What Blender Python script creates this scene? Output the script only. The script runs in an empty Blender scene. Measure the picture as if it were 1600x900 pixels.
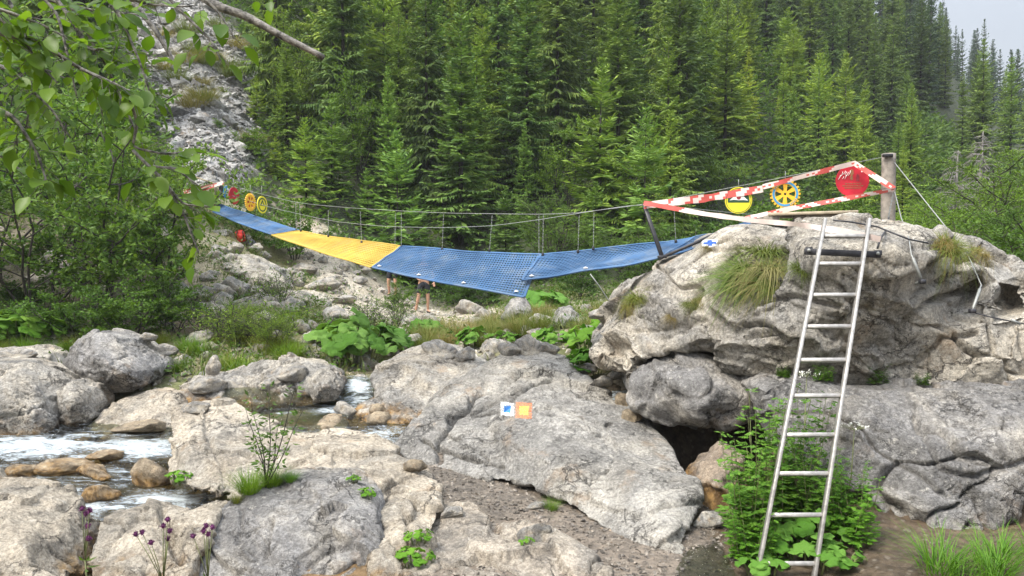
import bpy, bmesh, math, random
import numpy as np
from mathutils import Vector, Matrix, Euler
from mathutils.bvhtree import BVHTree
from mathutils.geometry import delaunay_2d_cdt

# ------------------------------------------------------------------ camera, world, sun, exposure
SC = bpy.context.scene
COL = SC.collection
CAMZ, PITCH, FPX = 2.2, math.radians(2.386), 1200.0
cam_d = bpy.data.cameras.new("camera")
cam = bpy.data.objects.new("camera", cam_d)
COL.objects.link(cam)
cam.location = (0, 0, CAMZ)
cam.rotation_euler = (math.radians(90) - PITCH, 0, 0)
cam_d.sensor_width = 36
cam_d.lens = 36 * FPX / 1600
cam_d.clip_start = 0.05
cam_d.clip_end = 3000
SC.camera = cam

SUN_EL = math.radians(52)
SUN_AZ = math.radians(-128)          # from +Y, clockwise; behind the viewer's left shoulder
SUN_DIR = Vector((math.sin(SUN_AZ) * math.cos(SUN_EL), math.cos(SUN_AZ) * math.cos(SUN_EL), math.sin(SUN_EL)))
world = bpy.data.worlds.new("World")
SC.world = world
world.use_nodes = True
wn = world.node_tree
bg = wn.nodes["Background"]
sky = wn.nodes.new("ShaderNodeTexSky")
sky.sky_type = 'NISHITA'
sky.sun_disc = False
sky.sun_elevation = SUN_EL
sky.sun_rotation = SUN_AZ
sky.air_density = 1.0
sky.dust_density = 3.0
tc = wn.nodes.new("ShaderNodeTexCoord")
cn = wn.nodes.new("ShaderNodeTexNoise")
cn.inputs["Scale"].default_value = 3.0
cn.inputs["Detail"].default_value = 6
wn.links.new(tc.outputs["Generated"], cn.inputs["Vector"])
cr = wn.nodes.new("ShaderNodeValToRGB")
cr.color_ramp.elements[0].position = 0.3
cr.color_ramp.elements[0].color = (4.3, 4.65, 5.2, 1)
cr.color_ramp.elements[1].position = 0.72
cr.color_ramp.elements[1].color = (6.3, 6.6, 7.0, 1)
wn.links.new(cn.outputs["Fac"], cr.inputs["Fac"])
mx = wn.nodes.new("ShaderNodeMix")
mx.data_type = 'RGBA'
mx.inputs["Factor"].default_value = 0.8          # thin bright overcast over the blue
wn.links.new(sky.outputs["Color"], mx.inputs["A"])
wn.links.new(cr.outputs["Color"], mx.inputs["B"])
# an overcast sky is brightest overhead and dimmer towards the horizon
ge_ = wn.nodes.new("ShaderNodeSeparateXYZ"); wn.links.new(tc.outputs["Generated"], ge_.inputs[0])
sq_ = wn.nodes.new("ShaderNodeMath"); sq_.operation = 'MULTIPLY'; wn.links.new(ge_.outputs["Z"], sq_.inputs[0]); wn.links.new(ge_.outputs["Z"], sq_.inputs[1])
ma_ = wn.nodes.new("ShaderNodeMath"); ma_.operation = 'MULTIPLY_ADD'; wn.links.new(sq_.outputs[0], ma_.inputs[0]); ma_.inputs[1].default_value = 1.9; ma_.inputs[2].default_value = .32
vs_ = wn.nodes.new("ShaderNodeVectorMath"); vs_.operation = 'SCALE'; wn.links.new(mx.outputs["Result"], vs_.inputs[0]); wn.links.new(ma_.outputs[0], vs_.inputs["Scale"])
wn.links.new(vs_.outputs[0], bg.inputs["Color"])
bg.inputs["Strength"].default_value = 0.135

sun_d = bpy.data.lights.new("sun", 'SUN')
sun_d.energy = 2.9
sun_d.angle = math.radians(20)
sun_d.color = (1.0, 0.94, 0.84)
sun = bpy.data.objects.new("sun", sun_d)
COL.objects.link(sun)
sun.location = (0, 0, 60)
sun.rotation_euler = SUN_DIR.to_track_quat('Z', 'Y').to_euler()

SC.view_settings.view_transform = 'Standard'
SC.view_settings.look = 'None'
SC.view_settings.exposure = 1.28
SC.view_settings.gamma = 1
SC.view_settings.use_curve_mapping = False
SC.cycles.max_bounces = 6
SC.cycles.diffuse_bounces = 3
SC.cycles.glossy_bounces = 3
SC.cycles.transmission_bounces = 4
SC.cycles.transparent_max_bounces = 8
SC.cycles.use_denoising = True

# ------------------------------------------------------------------ helpers
CP, SP = math.cos(PITCH), math.sin(PITCH)
CAM = np.array([0, 0, CAMZ])

def ray_dir(px, py):
    dx, dy = (px - 800) / FPX, (450 - py) / FPX
    return np.array([dx, dy * SP + CP, dy * CP - SP])

def P(px, py, Y):
    """World point seen at photo pixel (px, py) at distance Y in front of the camera."""
    d = ray_dir(px, py)
    return CAM + d * (Y / d[1])

def proj(v):
    """World points (N,3) -> photo pixels (N,2)."""
    r = v - CAM
    dep = r[:, 1] * CP - r[:, 2] * SP
    up = r[:, 1] * SP + r[:, 2] * CP
    dep = np.where(np.abs(dep) < 1e-4, 1e-4, dep)
    return np.stack([800 + FPX * r[:, 0] / dep, 450 - FPX * up / dep], 1)

def tag(o, label=None, cat=None, group=None, kind=None):
    if label: o["label"] = label
    if cat: o["category"] = cat
    if group: o["group"] = group
    if kind: o["kind"] = kind
    return o

def empty(name, loc, label=None, cat=None, group=None, rz=0.0):
    o = bpy.data.objects.new(name, None)
    o.empty_display_size = 0.1
    o.location = loc
    o.rotation_euler = (0, 0, rz)
    COL.objects.link(o)
    return tag(o, label, cat, group)

class MB:
    """Collects vertices and faces, builds one mesh object."""
    def __init__(s):
        s.v, s.f, s.n, s.m = [], [], 0, []
    def add(s, v, faces, mat=0):
        v = np.asarray(v, dtype=np.float64).reshape(-1, 3)
        if isinstance(faces, np.ndarray):
            faces = [faces]
        elif not (len(faces) and isinstance(faces[0], np.ndarray) and faces[0].ndim == 2):
            g = {}
            for fc in faces:
                g.setdefault(len(fc), []).append(fc)
            faces = [np.array(x) for x in g.values()]
        for fa in faces:
            if len(fa):
                s.f.append(np.asarray(fa, dtype=np.int64) + s.n)
                s.m.append((len(fa), mat))
        s.v.append(v)
        s.n += len(v)
        return s
    def tube(s, pts, radii, n=6, mat=0, cap=True):
        pts = np.asarray(pts, float)
        k = len(pts)
        radii = np.broadcast_to(np.asarray(radii, float), (k,))
        t = np.gradient(pts, axis=0)
        t /= np.linalg.norm(t, axis=1)[:, None] + 1e-12
        ref = np.array([0, 0, 1.0]) if abs(t[0][2]) < 0.9 else np.array([1.0, 0, 0])
        a = np.cross(t, ref); a /= np.linalg.norm(a, axis=1)[:, None] + 1e-12
        b = np.cross(t, a)
        th = np.arange(n) * 2 * math.pi / n
        ring = (a[:, None, :] * np.cos(th)[None, :, None] + b[:, None, :] * np.sin(th)[None, :, None]) * radii[:, None, None] + pts[:, None, :]
        i = np.arange(k - 1)[:, None] * n; j = np.arange(n)[None, :]; j2 = (j + 1) % n
        q = np.stack([i + j, i + j2, i + n + j2, i + n + j], -1).reshape(-1, 4)
        s.add(ring.reshape(-1, 3), q, mat)
        if cap:
            base = s.n - k * n
            s.f.append(np.arange(n)[None, ::-1] + base); s.m.append((1, mat))
            s.f.append(np.arange(n)[None, :] + base + (k - 1) * n); s.m.append((1, mat))
        return s
    def box(s, c, size, rot=None, mat=0, bevel=0.0):
        x, y, z = np.asarray(size, float) / 2
        if bevel > 0:
            b = min(bevel, x * .9, y * .9, z * .9)
            v = []
            for sx in (-1, 1):
                for sy in (-1, 1):
                    for sz in (-1, 1):
                        v += [(sx * (x - b), sy * (y - b), sz * z), (sx * (x - b), sy * y, sz * (z - b)), (sx * x, sy * (y - b), sz * (z - b))]
            bm = bmesh.new()
            for p in v: bm.verts.new(p)
            bmesh.ops.convex_hull(bm, input=bm.verts)
            bm.verts.index_update()
            v = np.array([w.co[:] for w in bm.verts]); f = [[w.index for w in fc.verts] for fc in bm.faces]
            bm.free()
        else:
            v = np.array([(sx * x, sy * y, sz * z) for sx in (-1, 1) for sy in (-1, 1) for sz in (-1, 1)])
            f = [[0, 1, 3, 2], [4, 6, 7, 5], [0, 4, 5, 1], [2, 3, 7, 6], [0, 2, 6, 4], [1, 5, 7, 3]]
        if rot is not None:
            v = v @ np.array(rot.to_3x3()).T
        return s.add(v + np.asarray(c, float), f, mat)
    def beam(s, p0, p1, w, h, mat=0, up=(0, 0, 1), bevel=0.003):
        p0, p1 = Vector(p0), Vector(p1)
        d = (p1 - p0); L = d.length; d.normalize()
        sd = d.cross(Vector(up)).normalized(); u2 = sd.cross(d)
        R = Matrix((sd, d, u2)).transposed()
        return s.box((p0 + p1) / 2, (w, L, h), R, mat, bevel)
    def build(s, name, mats, parent=None, loc=None, smooth=True, world=True):
        v = np.concatenate(s.v) if s.v else np.zeros((0, 3))
        me = mesh_from(name, v, s.f, s.m, mats, smooth, loc if loc is not None else ((parent.location if parent is not None and world else None)))
        o = bpy.data.objects.new(name, me)
        COL.objects.link(o)
        if loc is not None:
            o.location = loc
        if parent is not None:
            o.parent = parent
        return o

def mesh_from(name, v, faces, mi, mats, smooth=True, origin=None):
    me = bpy.data.meshes.new(name)
    v = np.asarray(v, float)
    if origin is not None:
        v = v - np.array(origin)[:3]
    nf = sum(len(f) for f in faces)
    tot = np.concatenate([np.full(len(f), f.shape[1]) for f in faces]) if nf else np.zeros(0, int)
    lv = np.concatenate([f.reshape(-1) for f in faces]) if nf else np.zeros(0, int)
    me.vertices.add(len(v)); me.vertices.foreach_set("co", v.astype(np.float32).reshape(-1))
    me.loops.add(len(lv)); me.loops.foreach_set("vertex_index", lv.astype(np.int32))
    me.polygons.add(nf)
    st = np.concatenate([[0], np.cumsum(tot)[:-1]]) if nf else np.zeros(0, int)
    me.polygons.foreach_set("loop_start", st.astype(np.int32))
    me.polygons.foreach_set("loop_total", tot.astype(np.int32))
    if not isinstance(mats, (list, tuple)):
        mats = [mats]
    for m in mats: me.materials.append(m)
    if mi:
        me.polygons.foreach_set("material_index", np.concatenate([np.full(n, m) for n, m in mi]).astype(np.int32))
    me.polygons.foreach_set("use_smooth", np.full(nf, smooth))
    me.update(calc_edges=True)
    return me

def set_color_attr(me, name, rgb):
    a = me.color_attributes.new(name, 'FLOAT_COLOR', 'POINT')
    c = np.ones((len(me.vertices), 4), np.float32)
    c[:, :rgb.shape[1]] = rgb
    a.data.foreach_set("color", c.reshape(-1))

# ------------------------------------------------------------------ numpy noise
def _h(ix, iy, iz, seed):
    h = (ix.astype(np.uint32) * np.uint32(374761393) + iy.astype(np.uint32) * np.uint32(668265263)
         + iz.astype(np.uint32) * np.uint32(2147483647) + np.uint32((seed * 974711 + 77) & 0xffffffff))
    h = (h ^ (h >> np.uint32(13))) * np.uint32(1274126177)
    h = (h ^ (h >> np.uint32(16))) * np.uint32(2246822519)
    return h ^ (h >> np.uint32(15))

_G = np.array([(1, 1, 0), (-1, 1, 0), (1, -1, 0), (-1, -1, 0), (1, 0, 1), (-1, 0, 1), (1, 0, -1), (-1, 0, -1), (0, 1, 1), (0, -1, 1), (0, 1, -1), (0, -1, -1),
               (1, 1, 0), (-1, 1, 0), (0, -1, 1), (0, -1, -1)], float)

def noise3(p, seed=0):
    p = np.asarray(p, float)
    i = np.floor(p).astype(np.int64); f = p - i
    u = f * f * f * (f * (f * 6 - 15) + 10)
    out = 0
    for dx in (0, 1):
        for dy in (0, 1):
            for dz in (0, 1):
                g = _G[(_h(i[:, 0] + dx, i[:, 1] + dy, i[:, 2] + dz, seed) & np.uint32(15)).astype(int)]
                d = g[:, 0] * (f[:, 0] - dx) + g[:, 1] * (f[:, 1] - dy) + g[:, 2] * (f[:, 2] - dz)
                w = (u[:, 0] if dx else 1 - u[:, 0]) * (u[:, 1] if dy else 1 - u[:, 1]) * (u[:, 2] if dz else 1 - u[:, 2])
                out = out + d * w
    return out

def fbm(p, freq=1.0, octv=4, seed=0, gain=0.5, ridged=False):
    out, a, tot = 0, 1.0, 0
    for k in range(octv):
        n = noise3(p * freq * 2.03 ** k + 17.3 * k, seed + k)
        out = out + a * ((1 - 2 * np.abs(n)) if ridged else n)
        tot += a; a *= gain
    return out / tot

def worley(p, seed=0, plane=False):
    p = np.asarray(p, float)
    i = np.floor(p).astype(np.int64)
    f1 = np.full(len(p), 9.0); f2 = np.full(len(p), 9.0)
    idc = np.zeros(len(p)); pl = np.zeros(len(p))
    for dx in (-1, 0, 1):
        for dy in (-1, 0, 1):
            for dz in (-1, 0, 1):
                c = i + np.array([dx, dy, dz])
                h = _h(c[:, 0], c[:, 1], c[:, 2], seed)
                o = np.stack([(h & np.uint32(1023)), (h >> np.uint32(10)) & np.uint32(1023), (h >> np.uint32(20)) & np.uint32(1023)], 1) / 1023.0
                d = np.linalg.norm(c + o - p, axis=1)
                n1 = d < f1
                f2 = np.where(n1, f1, np.minimum(f2, d))
                idc = np.where(n1, (h & np.uint32(4095)) / 4095.0, idc)
                if plane:
                    g = (np.stack([(h >> np.uint32(3)) & np.uint32(255), (h >> np.uint32(9)) & np.uint32(255), (h >> np.uint32(17)) & np.uint32(255)], 1) / 127.5 - 1)
                    pl = np.where(n1, ((p - c - o) * g).sum(1), pl)
                f1 = np.where(n1, d, f1)
    return (f1, f2, idc, pl) if plane else (f1, f2, idc)

def sstep(a, b, x):
    t = np.clip((x - a) / (b - a), 0, 1)
    return t * t * (3 - 2 * t)

# ------------------------------------------------------------------ materials
def new_mat(name):
    m = bpy.data.materials.new(name)
    m.use_nodes = True
    nt = m.node_tree
    return m, nt, nt.nodes["Principled BSDF"]

def N(nt, t, **kw):
    n = nt.nodes.new(t)
    for k, v in kw.items():
        if k in n.inputs: n.inputs[k].default_value = v
        else: setattr(n, k, v)
    return n

def mixc(nt, fac, a, b, blend='MIX'):
    n = nt.nodes.new("ShaderNodeMix"); n.data_type = 'RGBA'; n.blend_type = blend
    for k, v in (("Factor", fac), ("A", a), ("B", b)):
        if isinstance(v, bpy.types.NodeSocket): nt.links.new(v, n.inputs[k])
        else: n.inputs[k].default_value = v if k == "Factor" else (tuple(v) + (1,))[:4]
    return n.outputs["Result"]

def mathn(nt, op, a, b=0.0, clamp=False):
    n = nt.nodes.new("ShaderNodeMath"); n.operation = op; n.use_clamp = clamp
    for k, v in ((0, a), (1, b)):
        if isinstance(v, bpy.types.NodeSocket): nt.links.new(v, n.inputs[k])
        else: n.inputs[k].default_value = v
    return n.outputs[0]

def maprange(nt, v, a, b, c=0.0, d=1.0):
    n = nt.nodes.new("ShaderNodeMapRange"); n.interpolation_type = 'SMOOTHSTEP'
    nt.links.new(v, n.inputs["Value"])
    n.inputs["From Min"].default_value = a; n.inputs["From Max"].default_value = b
    n.inputs["To Min"].default_value = c; n.inputs["To Max"].default_value = d
    return n.outputs["Result"]

def tnoise(nt, vec, scale, detail=6, rough=0.55, dist=0.0):
    n = nt.nodes.new("ShaderNodeTexNoise")
    n.inputs["Scale"].default_value = scale; n.inputs["Detail"].default_value = detail
    n.inputs["Roughness"].default_value = rough; n.inputs["Distortion"].default_value = dist
    nt.links.new(vec, n.inputs["Vector"])
    return n.outputs["Fac"]

def plain_mat(name, col, rough=0.6, metal=0.0, var=0.15, nscale=8.0, bump=0.0):
    m, nt, b = new_mat(name)
    t = N(nt, "ShaderNodeTexCoord").outputs["Object"]
    f = tnoise(nt, t, nscale, 6, 0.6)
    lo = tuple(c * (1 - var) for c in col); hi = tuple(min(1, c * (1 + var)) for c in col)
    nt.links.new(mixc(nt, maprange(nt, f, .3, .7), lo, hi), b.inputs["Base Color"])
    b.inputs["Roughness"].default_value = rough
    b.inputs["Metallic"].default_value = metal
    if bump:
        bp = N(nt, "ShaderNodeBump", Strength=bump, Distance=0.01)
        nt.links.new(tnoise(nt, t, nscale * 4, 8, .6), bp.inputs["Height"])
        nt.links.new(bp.outputs[0], b.inputs["Normal"])
    return m

def rock_mat(name, warm, grey, dark, greyness=0.5, wet_z=None, scale=1.0, speck=0.6, each=False):
    """Weathered limestone: warm fresh stone, grey weathered skin, black lichen, drip stains; ochre algae below wet_z."""
    m, nt, b = new_mat(name)
    t = N(nt, "ShaderNodeTexCoord").outputs["Object"]
    oi = N(nt, "ShaderNodeObjectInfo")
    def gain(c, v, lo, hi, a, d):
        g = maprange(nt, v, lo, hi, a, d)
        cc = nt.nodes.new("ShaderNodeCombineColor")
        for k in range(3): nt.links.new(g, cc.inputs[k])
        return mixc(nt, 1.0, c, cc.outputs[0], 'MULTIPLY')
    big = tnoise(nt, t, 0.9 * scale, 8, 0.66, 0.5)
    c = mixc(nt, maprange(nt, big, greyness - .10, greyness + .10), grey, warm)
    c = gain(c, tnoise(nt, t, 4.0 * scale, 9, 0.7, 0.3), .34, .66, .74, 1.15)
    c = gain(c, tnoise(nt, t, 34 * scale, 7, 0.75), .34, .66, .62, 1.28)
    c = gain(c, tnoise(nt, t, 130 * scale, 3, 0.7), .35, .65, .82, 1.14)
    c = gain(c, tnoise(nt, t, .55 * scale, 5, .6, .6), .40, .60, .72, 1.14)
    # pale calcite freckles
    v2 = tnoise(nt, t, 17 * scale, 6, .7)
    c = mixc(nt, mathn(nt, 'MULTIPLY', maprange(nt, v2, .58, .68), .6), c, (.62, .585, .52))
    # black lichen crust in clusters
    l1 = maprange(nt, tnoise(nt, t, 2.3 * scale, 5, .6), .50, .62)
    l2 = maprange(nt, tnoise(nt, t, 24 * scale, 5, .8), .52, .60)
    c = mixc(nt, mathn(nt, 'MULTIPLY', mathn(nt, 'MULTIPLY', l1, l2), speck * 1.2, True), c, dark)
    # vertical drip stains
    mp = N(nt, "ShaderNodeMapping"); mp.inputs["Scale"].default_value = (5 * scale, 5 * scale, .45 * scale)
    nt.links.new(t, mp.inputs["Vector"])
    ds = maprange(nt, tnoise(nt, mp.outputs[0], 1.0, 7, .65), .54, .68)
    c = mixc(nt, mathn(nt, 'MULTIPLY', ds, .5), c, tuple(x * 2 for x in dark))
    # rusty tint
    ru = maprange(nt, tnoise(nt, t, 1.7 * scale, 5, .65), .57, .72)
    c = mixc(nt, mathn(nt, 'MULTIPLY', ru, .5), c, (.43, .30, .185))
    # thin natural joints, wandering
    wn_ = N(nt, "ShaderNodeTexNoise", Scale=2.2 * scale, Detail=6.0, Roughness=.65); nt.links.new(t, wn_.inputs["Vector"])
    wv = N(nt, "ShaderNodeVectorMath", operation='SCALE'); nt.links.new(wn_.outputs["Color"], wv.inputs[0]); wv.inputs["Scale"].default_value = .55 / scale
    wa = N(nt, "ShaderNodeVectorMath", operation='ADD'); nt.links.new(t, wa.inputs[0]); nt.links.new(wv.outputs[0], wa.inputs[1])
    st = N(nt, "ShaderNodeMapping"); st.inputs["Scale"].default_value = (1, 1, 2.2); st.inputs["Rotation"].default_value = (.35, .3, 0); nt.links.new(wa.outputs[0], st.inputs["Vector"])
    vo = N(nt, "ShaderNodeTexVoronoi", feature='DISTANCE_TO_EDGE', Scale=1.5 * scale); nt.links.new(st.outputs[0], vo.inputs["Vector"])
    gate = maprange(nt, tnoise(nt, t, 1.3 * scale, 4, .6), .46, .58)
    vo2 = N(nt, "ShaderNodeTexVoronoi", feature='DISTANCE_TO_EDGE', Scale=5.2 * scale); nt.links.new(st.outputs[0], vo2.inputs["Vector"])
    gate2 = maprange(nt, tnoise(nt, t, 2.6 * scale, 5, .65), .52, .62)
    ck = mathn(nt, 'MAXIMUM', mathn(nt, 'MULTIPLY', maprange(nt, vo.outputs["Distance"], .024, .004), gate),
               mathn(nt, 'MULTIPLY', maprange(nt, vo2.outputs["Distance"], .05, .008), mathn(nt, 'MULTIPLY', gate2, .8)))
    c = mixc(nt, mathn(nt, 'MULTIPLY', ck, .7), c, dark)
    if each:                                              # heaps of stones: every stone its own tone
        c = gain(c, N(nt, "ShaderNodeNewGeometry").outputs["Random Per Island"], 0, 1, .45, 1.2)
    c = mixc(nt, 1.0, c, oi.outputs["Color"], 'MULTIPLY')
    if wet_z is not None:
        gp = N(nt, "ShaderNodeNewGeometry")
        sx = N(nt, "ShaderNodeSeparateXYZ"); nt.links.new(gp.outputs["Position"], sx.inputs[0])
        h = mathn(nt, 'ADD', sx.outputs["Z"], mathn(nt, 'MULTIPLY', mathn(nt, 'SUBTRACT', tnoise(nt, t, 4, 6, .65), .5), .5))
        wf = maprange(nt, h, wet_z + .10, wet_z - .05)
        oc = mixc(nt, maprange(nt, tnoise(nt, t, 9, 6, .65), .38, .62), (.12, .065, .022), (.42, .25, .085))
        c = mixc(nt, mathn(nt, 'MULTIPLY', wf, .85), c, oc)
        rr = N(nt, "ShaderNodeMix"); rr.data_type = 'FLOAT'
        nt.links.new(wf, rr.inputs["Factor"]); rr.inputs["A"].default_value = .88; rr.inputs["B"].default_value = .22
        nt.links.new(rr.outputs["Result"], b.inputs["Roughness"])
    else:
        b.inputs["Roughness"].default_value = .88
    nt.links.new(c, b.inputs["Base Color"])
    b.inputs["Specular IOR Level"].default_value = 0.3
    h1 = tnoise(nt, t, 7 * scale, 14, .72, .4)
    h2 = tnoise(nt, t, 40 * scale, 8, .75)
    # small pits
    pv = N(nt, "ShaderNodeTexVoronoi", Scale=22 * scale); nt.links.new(wa.outputs[0], pv.inputs["Vector"])
    pit = mathn(nt, 'MULTIPLY', maprange(nt, pv.outputs["Distance"], .30, .12), maprange(nt, tnoise(nt, t, 3 * scale, 3), .48, .6))
    hh = mathn(nt, 'ADD', h1, mathn(nt, 'MULTIPLY', h2, .35))
    hh = mathn(nt, 'SUBTRACT', hh, mathn(nt, 'MULTIPLY', ck, .35))
    hh = mathn(nt, 'SUBTRACT', hh, mathn(nt, 'MULTIPLY', pit, .16))
    bp = N(nt, "ShaderNodeBump", Strength=1.0, Distance=0.09 / scale)
    nt.links.new(hh, bp.inputs["Height"])
    nt.links.new(bp.outputs[0], b.inputs["Normal"])
    return m

def leaf_mat(name, col, col2, trans=0.35, rough=0.5, spec=0.25, nvar=0.35):
    """Leaves: two greens mixed per leaf and per plant, with light coming through."""
    m, nt, b = new_mat(name)
    out = nt.nodes["Material Output"]
    oi = N(nt, "ShaderNodeObjectInfo")
    ge = N(nt, "ShaderNodeNewGeometry")
    t = N(nt, "ShaderNodeTexCoord").outputs["Object"]
    r = mathn(nt, 'ADD', mathn(nt, 'MULTIPLY', ge.outputs["Random Per Island"], .6), mathn(nt, 'MULTIPLY', tnoise(nt, t, 1.3, 3), .5))
    c = mixc(nt, maprange(nt, r, .2, .9), col, col2)
    c = mixc(nt, 1.0, c, oi.outputs["Color"], 'MULTIPLY')
    nt.links.new(c, b.inputs["Base Color"])
    b.inputs["Roughness"].default_value = rough
    b.inputs["Specular IOR Level"].default_value = spec
    tr = N(nt, "ShaderNodeBsdfTranslucent")
    c2 = mixc(nt, 1.0, c, (1.0, 1.0, .5), 'MULTIPLY')
    nt.links.new(c2, tr.inputs["Color"])
    ms = N(nt, "ShaderNodeMixShader"); ms.inputs[0].default_value = trans
    nt.links.new(b.outputs[0], ms.inputs[1]); nt.links.new(tr.outputs[0], ms.inputs[2])
    nt.links.new(ms.outputs[0], out.inputs["Surface"])
    return m

M = {}
WARM, GREY, DARK = (.55, .495, .41), (.395, .38, .352), (.04, .038, .035)
M["rock"] = rock_mat("limestone", WARM, GREY, DARK, .5)
M["rock_big"] = rock_mat("pale_boulder_limestone", (.60, .545, .455), (.45, .43, .395), DARK, .48)
M["rock_slab"] = rock_mat("slab_limestone", (.49, .46, .405), GREY, DARK, .54)
M["rock_rust"] = rock_mat("rusty_limestone", (.42, .33, .24), (.34, .28, .22), DARK, .5, .15)
M["rock_grey"] = rock_mat("grey_limestone", (.47, .435, .38), (.345, .335, .325), DARK, .53)
M["rock_pale"] = rock_mat("pale_limestone", (.57, .495, .40), (.45, .41, .355), DARK, .45, None, 1.0, .35)
M["rock_wet"] = rock_mat("stream_limestone", WARM, GREY, DARK, .5, 0.06)
M["rock_wet_pale"] = rock_mat("pale_stream_limestone", (.59, .515, .41), (.48, .44, .375), DARK, .45, -0.02, 1.0, .3)
M["rock_pool"] = rock_mat("pool_limestone", WARM, GREY, DARK, .5, 0.22)
M["rock_bank"] = rock_mat("bank_limestone", (.50, .455, .375), (.40, .385, .355), DARK, .45, None, 1.5, .4)
M["ochre"] = rock_mat("algae_stained_stone", (.50, .40, .27), (.38, .31, .22), (.08, .06, .04), .5, -0.04, 2.0, .3)
M["stone"] = rock_mat("loose_limestone", (.50, .45, .37), (.40, .385, .36), DARK, .5, None, 3.0, .3)
M["rubble"] = rock_mat("rubble_stone", (.50, .45, .37), (.40, .385, .36), DARK, .5, None, 3.0, .3, True)
M["spruce"] = leaf_mat("spruce_needles", (.080, .138, .040), (.185, .255, .064), .26, .55, .2)
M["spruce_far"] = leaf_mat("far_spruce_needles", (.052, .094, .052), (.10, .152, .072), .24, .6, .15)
M["leaf"] = leaf_mat("broad_leaves", (.055, .115, .018), (.11, .19, .035), .38)
M["leaf_dark"] = leaf_mat("shade_leaves", (.06, .125, .022), (.13, .21, .04), .42)
M["leaf_fg"] = leaf_mat("alder_leaves", (.065, .14, .012), (.15, .26, .025), .55, .42, .35)
M["butterbur"] = leaf_mat("butterbur_leaves", (.065, .155, .022), (.15, .27, .06), .32, .65, .08)
M["grass"] = leaf_mat("grass_blades", (.085, .13, .025), (.18, .20, .06), .3, .6)
M["grass_lush"] = leaf_mat("lush_grass_blades", (.06, .14, .018), (.13, .23, .035), .35, .55)
M["dry_grass"] = leaf_mat("dry_grass_blades", (.20, .17, .075), (.30, .25, .13), .3, .7)
M["bark"] = plain_mat("bark", (.038, .032, .027), .9, 0, .4, 12, .6)
M["bark_pale"] = plain_mat("mottled_bark", (.15, .14, .125), .85, 0, .85, 55, .5)
M["dead_wood"] = plain_mat("dead_wood", (.22, .205, .19), .9, 0, .3, 20, .5)
M["wood_grey"] = plain_mat("weathered_wood", (.24, .215, .185), .85, 0, .3, 14, .6)
M["wood_pale"] = plain_mat("pale_boards", (.42, .35, .25), .8, 0, .2, 10, .4)
M["alu"] = plain_mat("weathered_steel", (.36, .345, .325), .5, .6, .25, 18, .25)
M["black_steel"] = plain_mat("black_steel", (.03, .03, .035), .5, .3, .3, 12, .2)
M["steel_cable"] = plain_mat("steel_cable", (.27, .28, .27), .5, .4, .15, 60, .3)
M["red"] = plain_mat("red_paint", (.44, .012, .028), .5, 0, .3, 5)
M["white"] = plain_mat("white_paint", (.80, .78, .75), .6, 0, .08, 10)
M["blue_paint"] = plain_mat("blue_paint", (.025, .20, .55), .6, 0, .2, 40)
M["cross_blue"] = plain_mat("dark_blue_paint", (.02, .09, .42), .6, 0, .2, 40)
M["rim_blue"] = plain_mat("blue_enamel", (.06, .27, .50), .5, 0, .12, 12)
M["yellow"] = plain_mat("yellow_paint", (.72, .62, .03), .55, 0, .2, 7)
M["gold"] = plain_mat("golden_paint", (.80, .45, .03), .5, 0, .1, 6)
M["orange_paint"] = plain_mat("orange_paint", (.42, .15, .07), .85, 0, .45, 50)
M["mark_yellow"] = plain_mat("mark_yellow_paint", (.72, .42, .07), .85, 0, .3, 50)
M["mark_white"] = plain_mat("chalky_white_paint", (.78, .78, .76), .8, 0, .12, 40)
M["dark_green"] = plain_mat("dark_green_paint", (.02, .07, .035), .5, 0, .2, 6)
M["black"] = plain_mat("black_paint", (.015, .015, .015), .6, 0, .2, 6)
M["net_blue"] = plain_mat("blue_net", (.042, .105, .225), .75, 0, .35, 2.2)
M["net_yellow"] = plain_mat("yellow_net", (.56, .385, .06), .75, 0, .22, 2.2)
M["tape_red"] = plain_mat("tape_red", (.55, .10, .085), .4, 0, .15, 8)
M["tape_white"] = plain_mat("tape_white", (.70, .58, .54), .4, 0, .08, 8)
M["skin"] = plain_mat("skin", (.42, .24, .16), .55, 0, .08, 12)
M["cloth_dark"] = plain_mat("dark_cloth", (.018, .02, .026), .9, 0, .3, 30, .3)
M["cloth_maroon"] = plain_mat("maroon_cloth", (.16, .05, .04), .9, 0, .3, 30, .3)
M["hair"] = plain_mat("brown_hair", (.05, .032, .02), .7, 0, .3, 40)
M["pack_red"] = plain_mat("red_nylon", (.62, .035, .02), .6, 0, .15, 14, .3)
M["pack_grey"] = plain_mat("charcoal_nylon", (.05, .052, .06), .7, 0, .3, 14, .3)
M["thistle"] = plain_mat("purple_florets", (.11, .02, .09), .8, 0, .4, 60)
M["white_flower"] = plain_mat("white_florets", (.72, .72, .66), .8, 0, .1, 60)

def net_mat(name, col, dust):
    m, nt, b = new_mat(name); t = N(nt, "ShaderNodeTexCoord").outputs["Object"]
    c = mixc(nt, maprange(nt, tnoise(nt, t, 1.6, 6, .65), .32, .70), tuple(x * .72 for x in col), tuple(x * 1.15 for x in col))
    c = mixc(nt, mathn(nt, 'MULTIPLY', maprange(nt, tnoise(nt, t, 3.1, 7, .7), .45, .72), .55), c, dust)
    nt.links.new(c, b.inputs["Base Color"]); b.inputs["Roughness"].default_value = .8; b.inputs["Specular IOR Level"].default_value = .2
    return m
M["net_blue"] = net_mat("weathered_blue_net", (.048, .108, .215), (.16, .185, .20))
M["net_yellow"] = net_mat("weathered_yellow_net", (.48, .335, .065), (.32, .25, .11))
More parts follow.
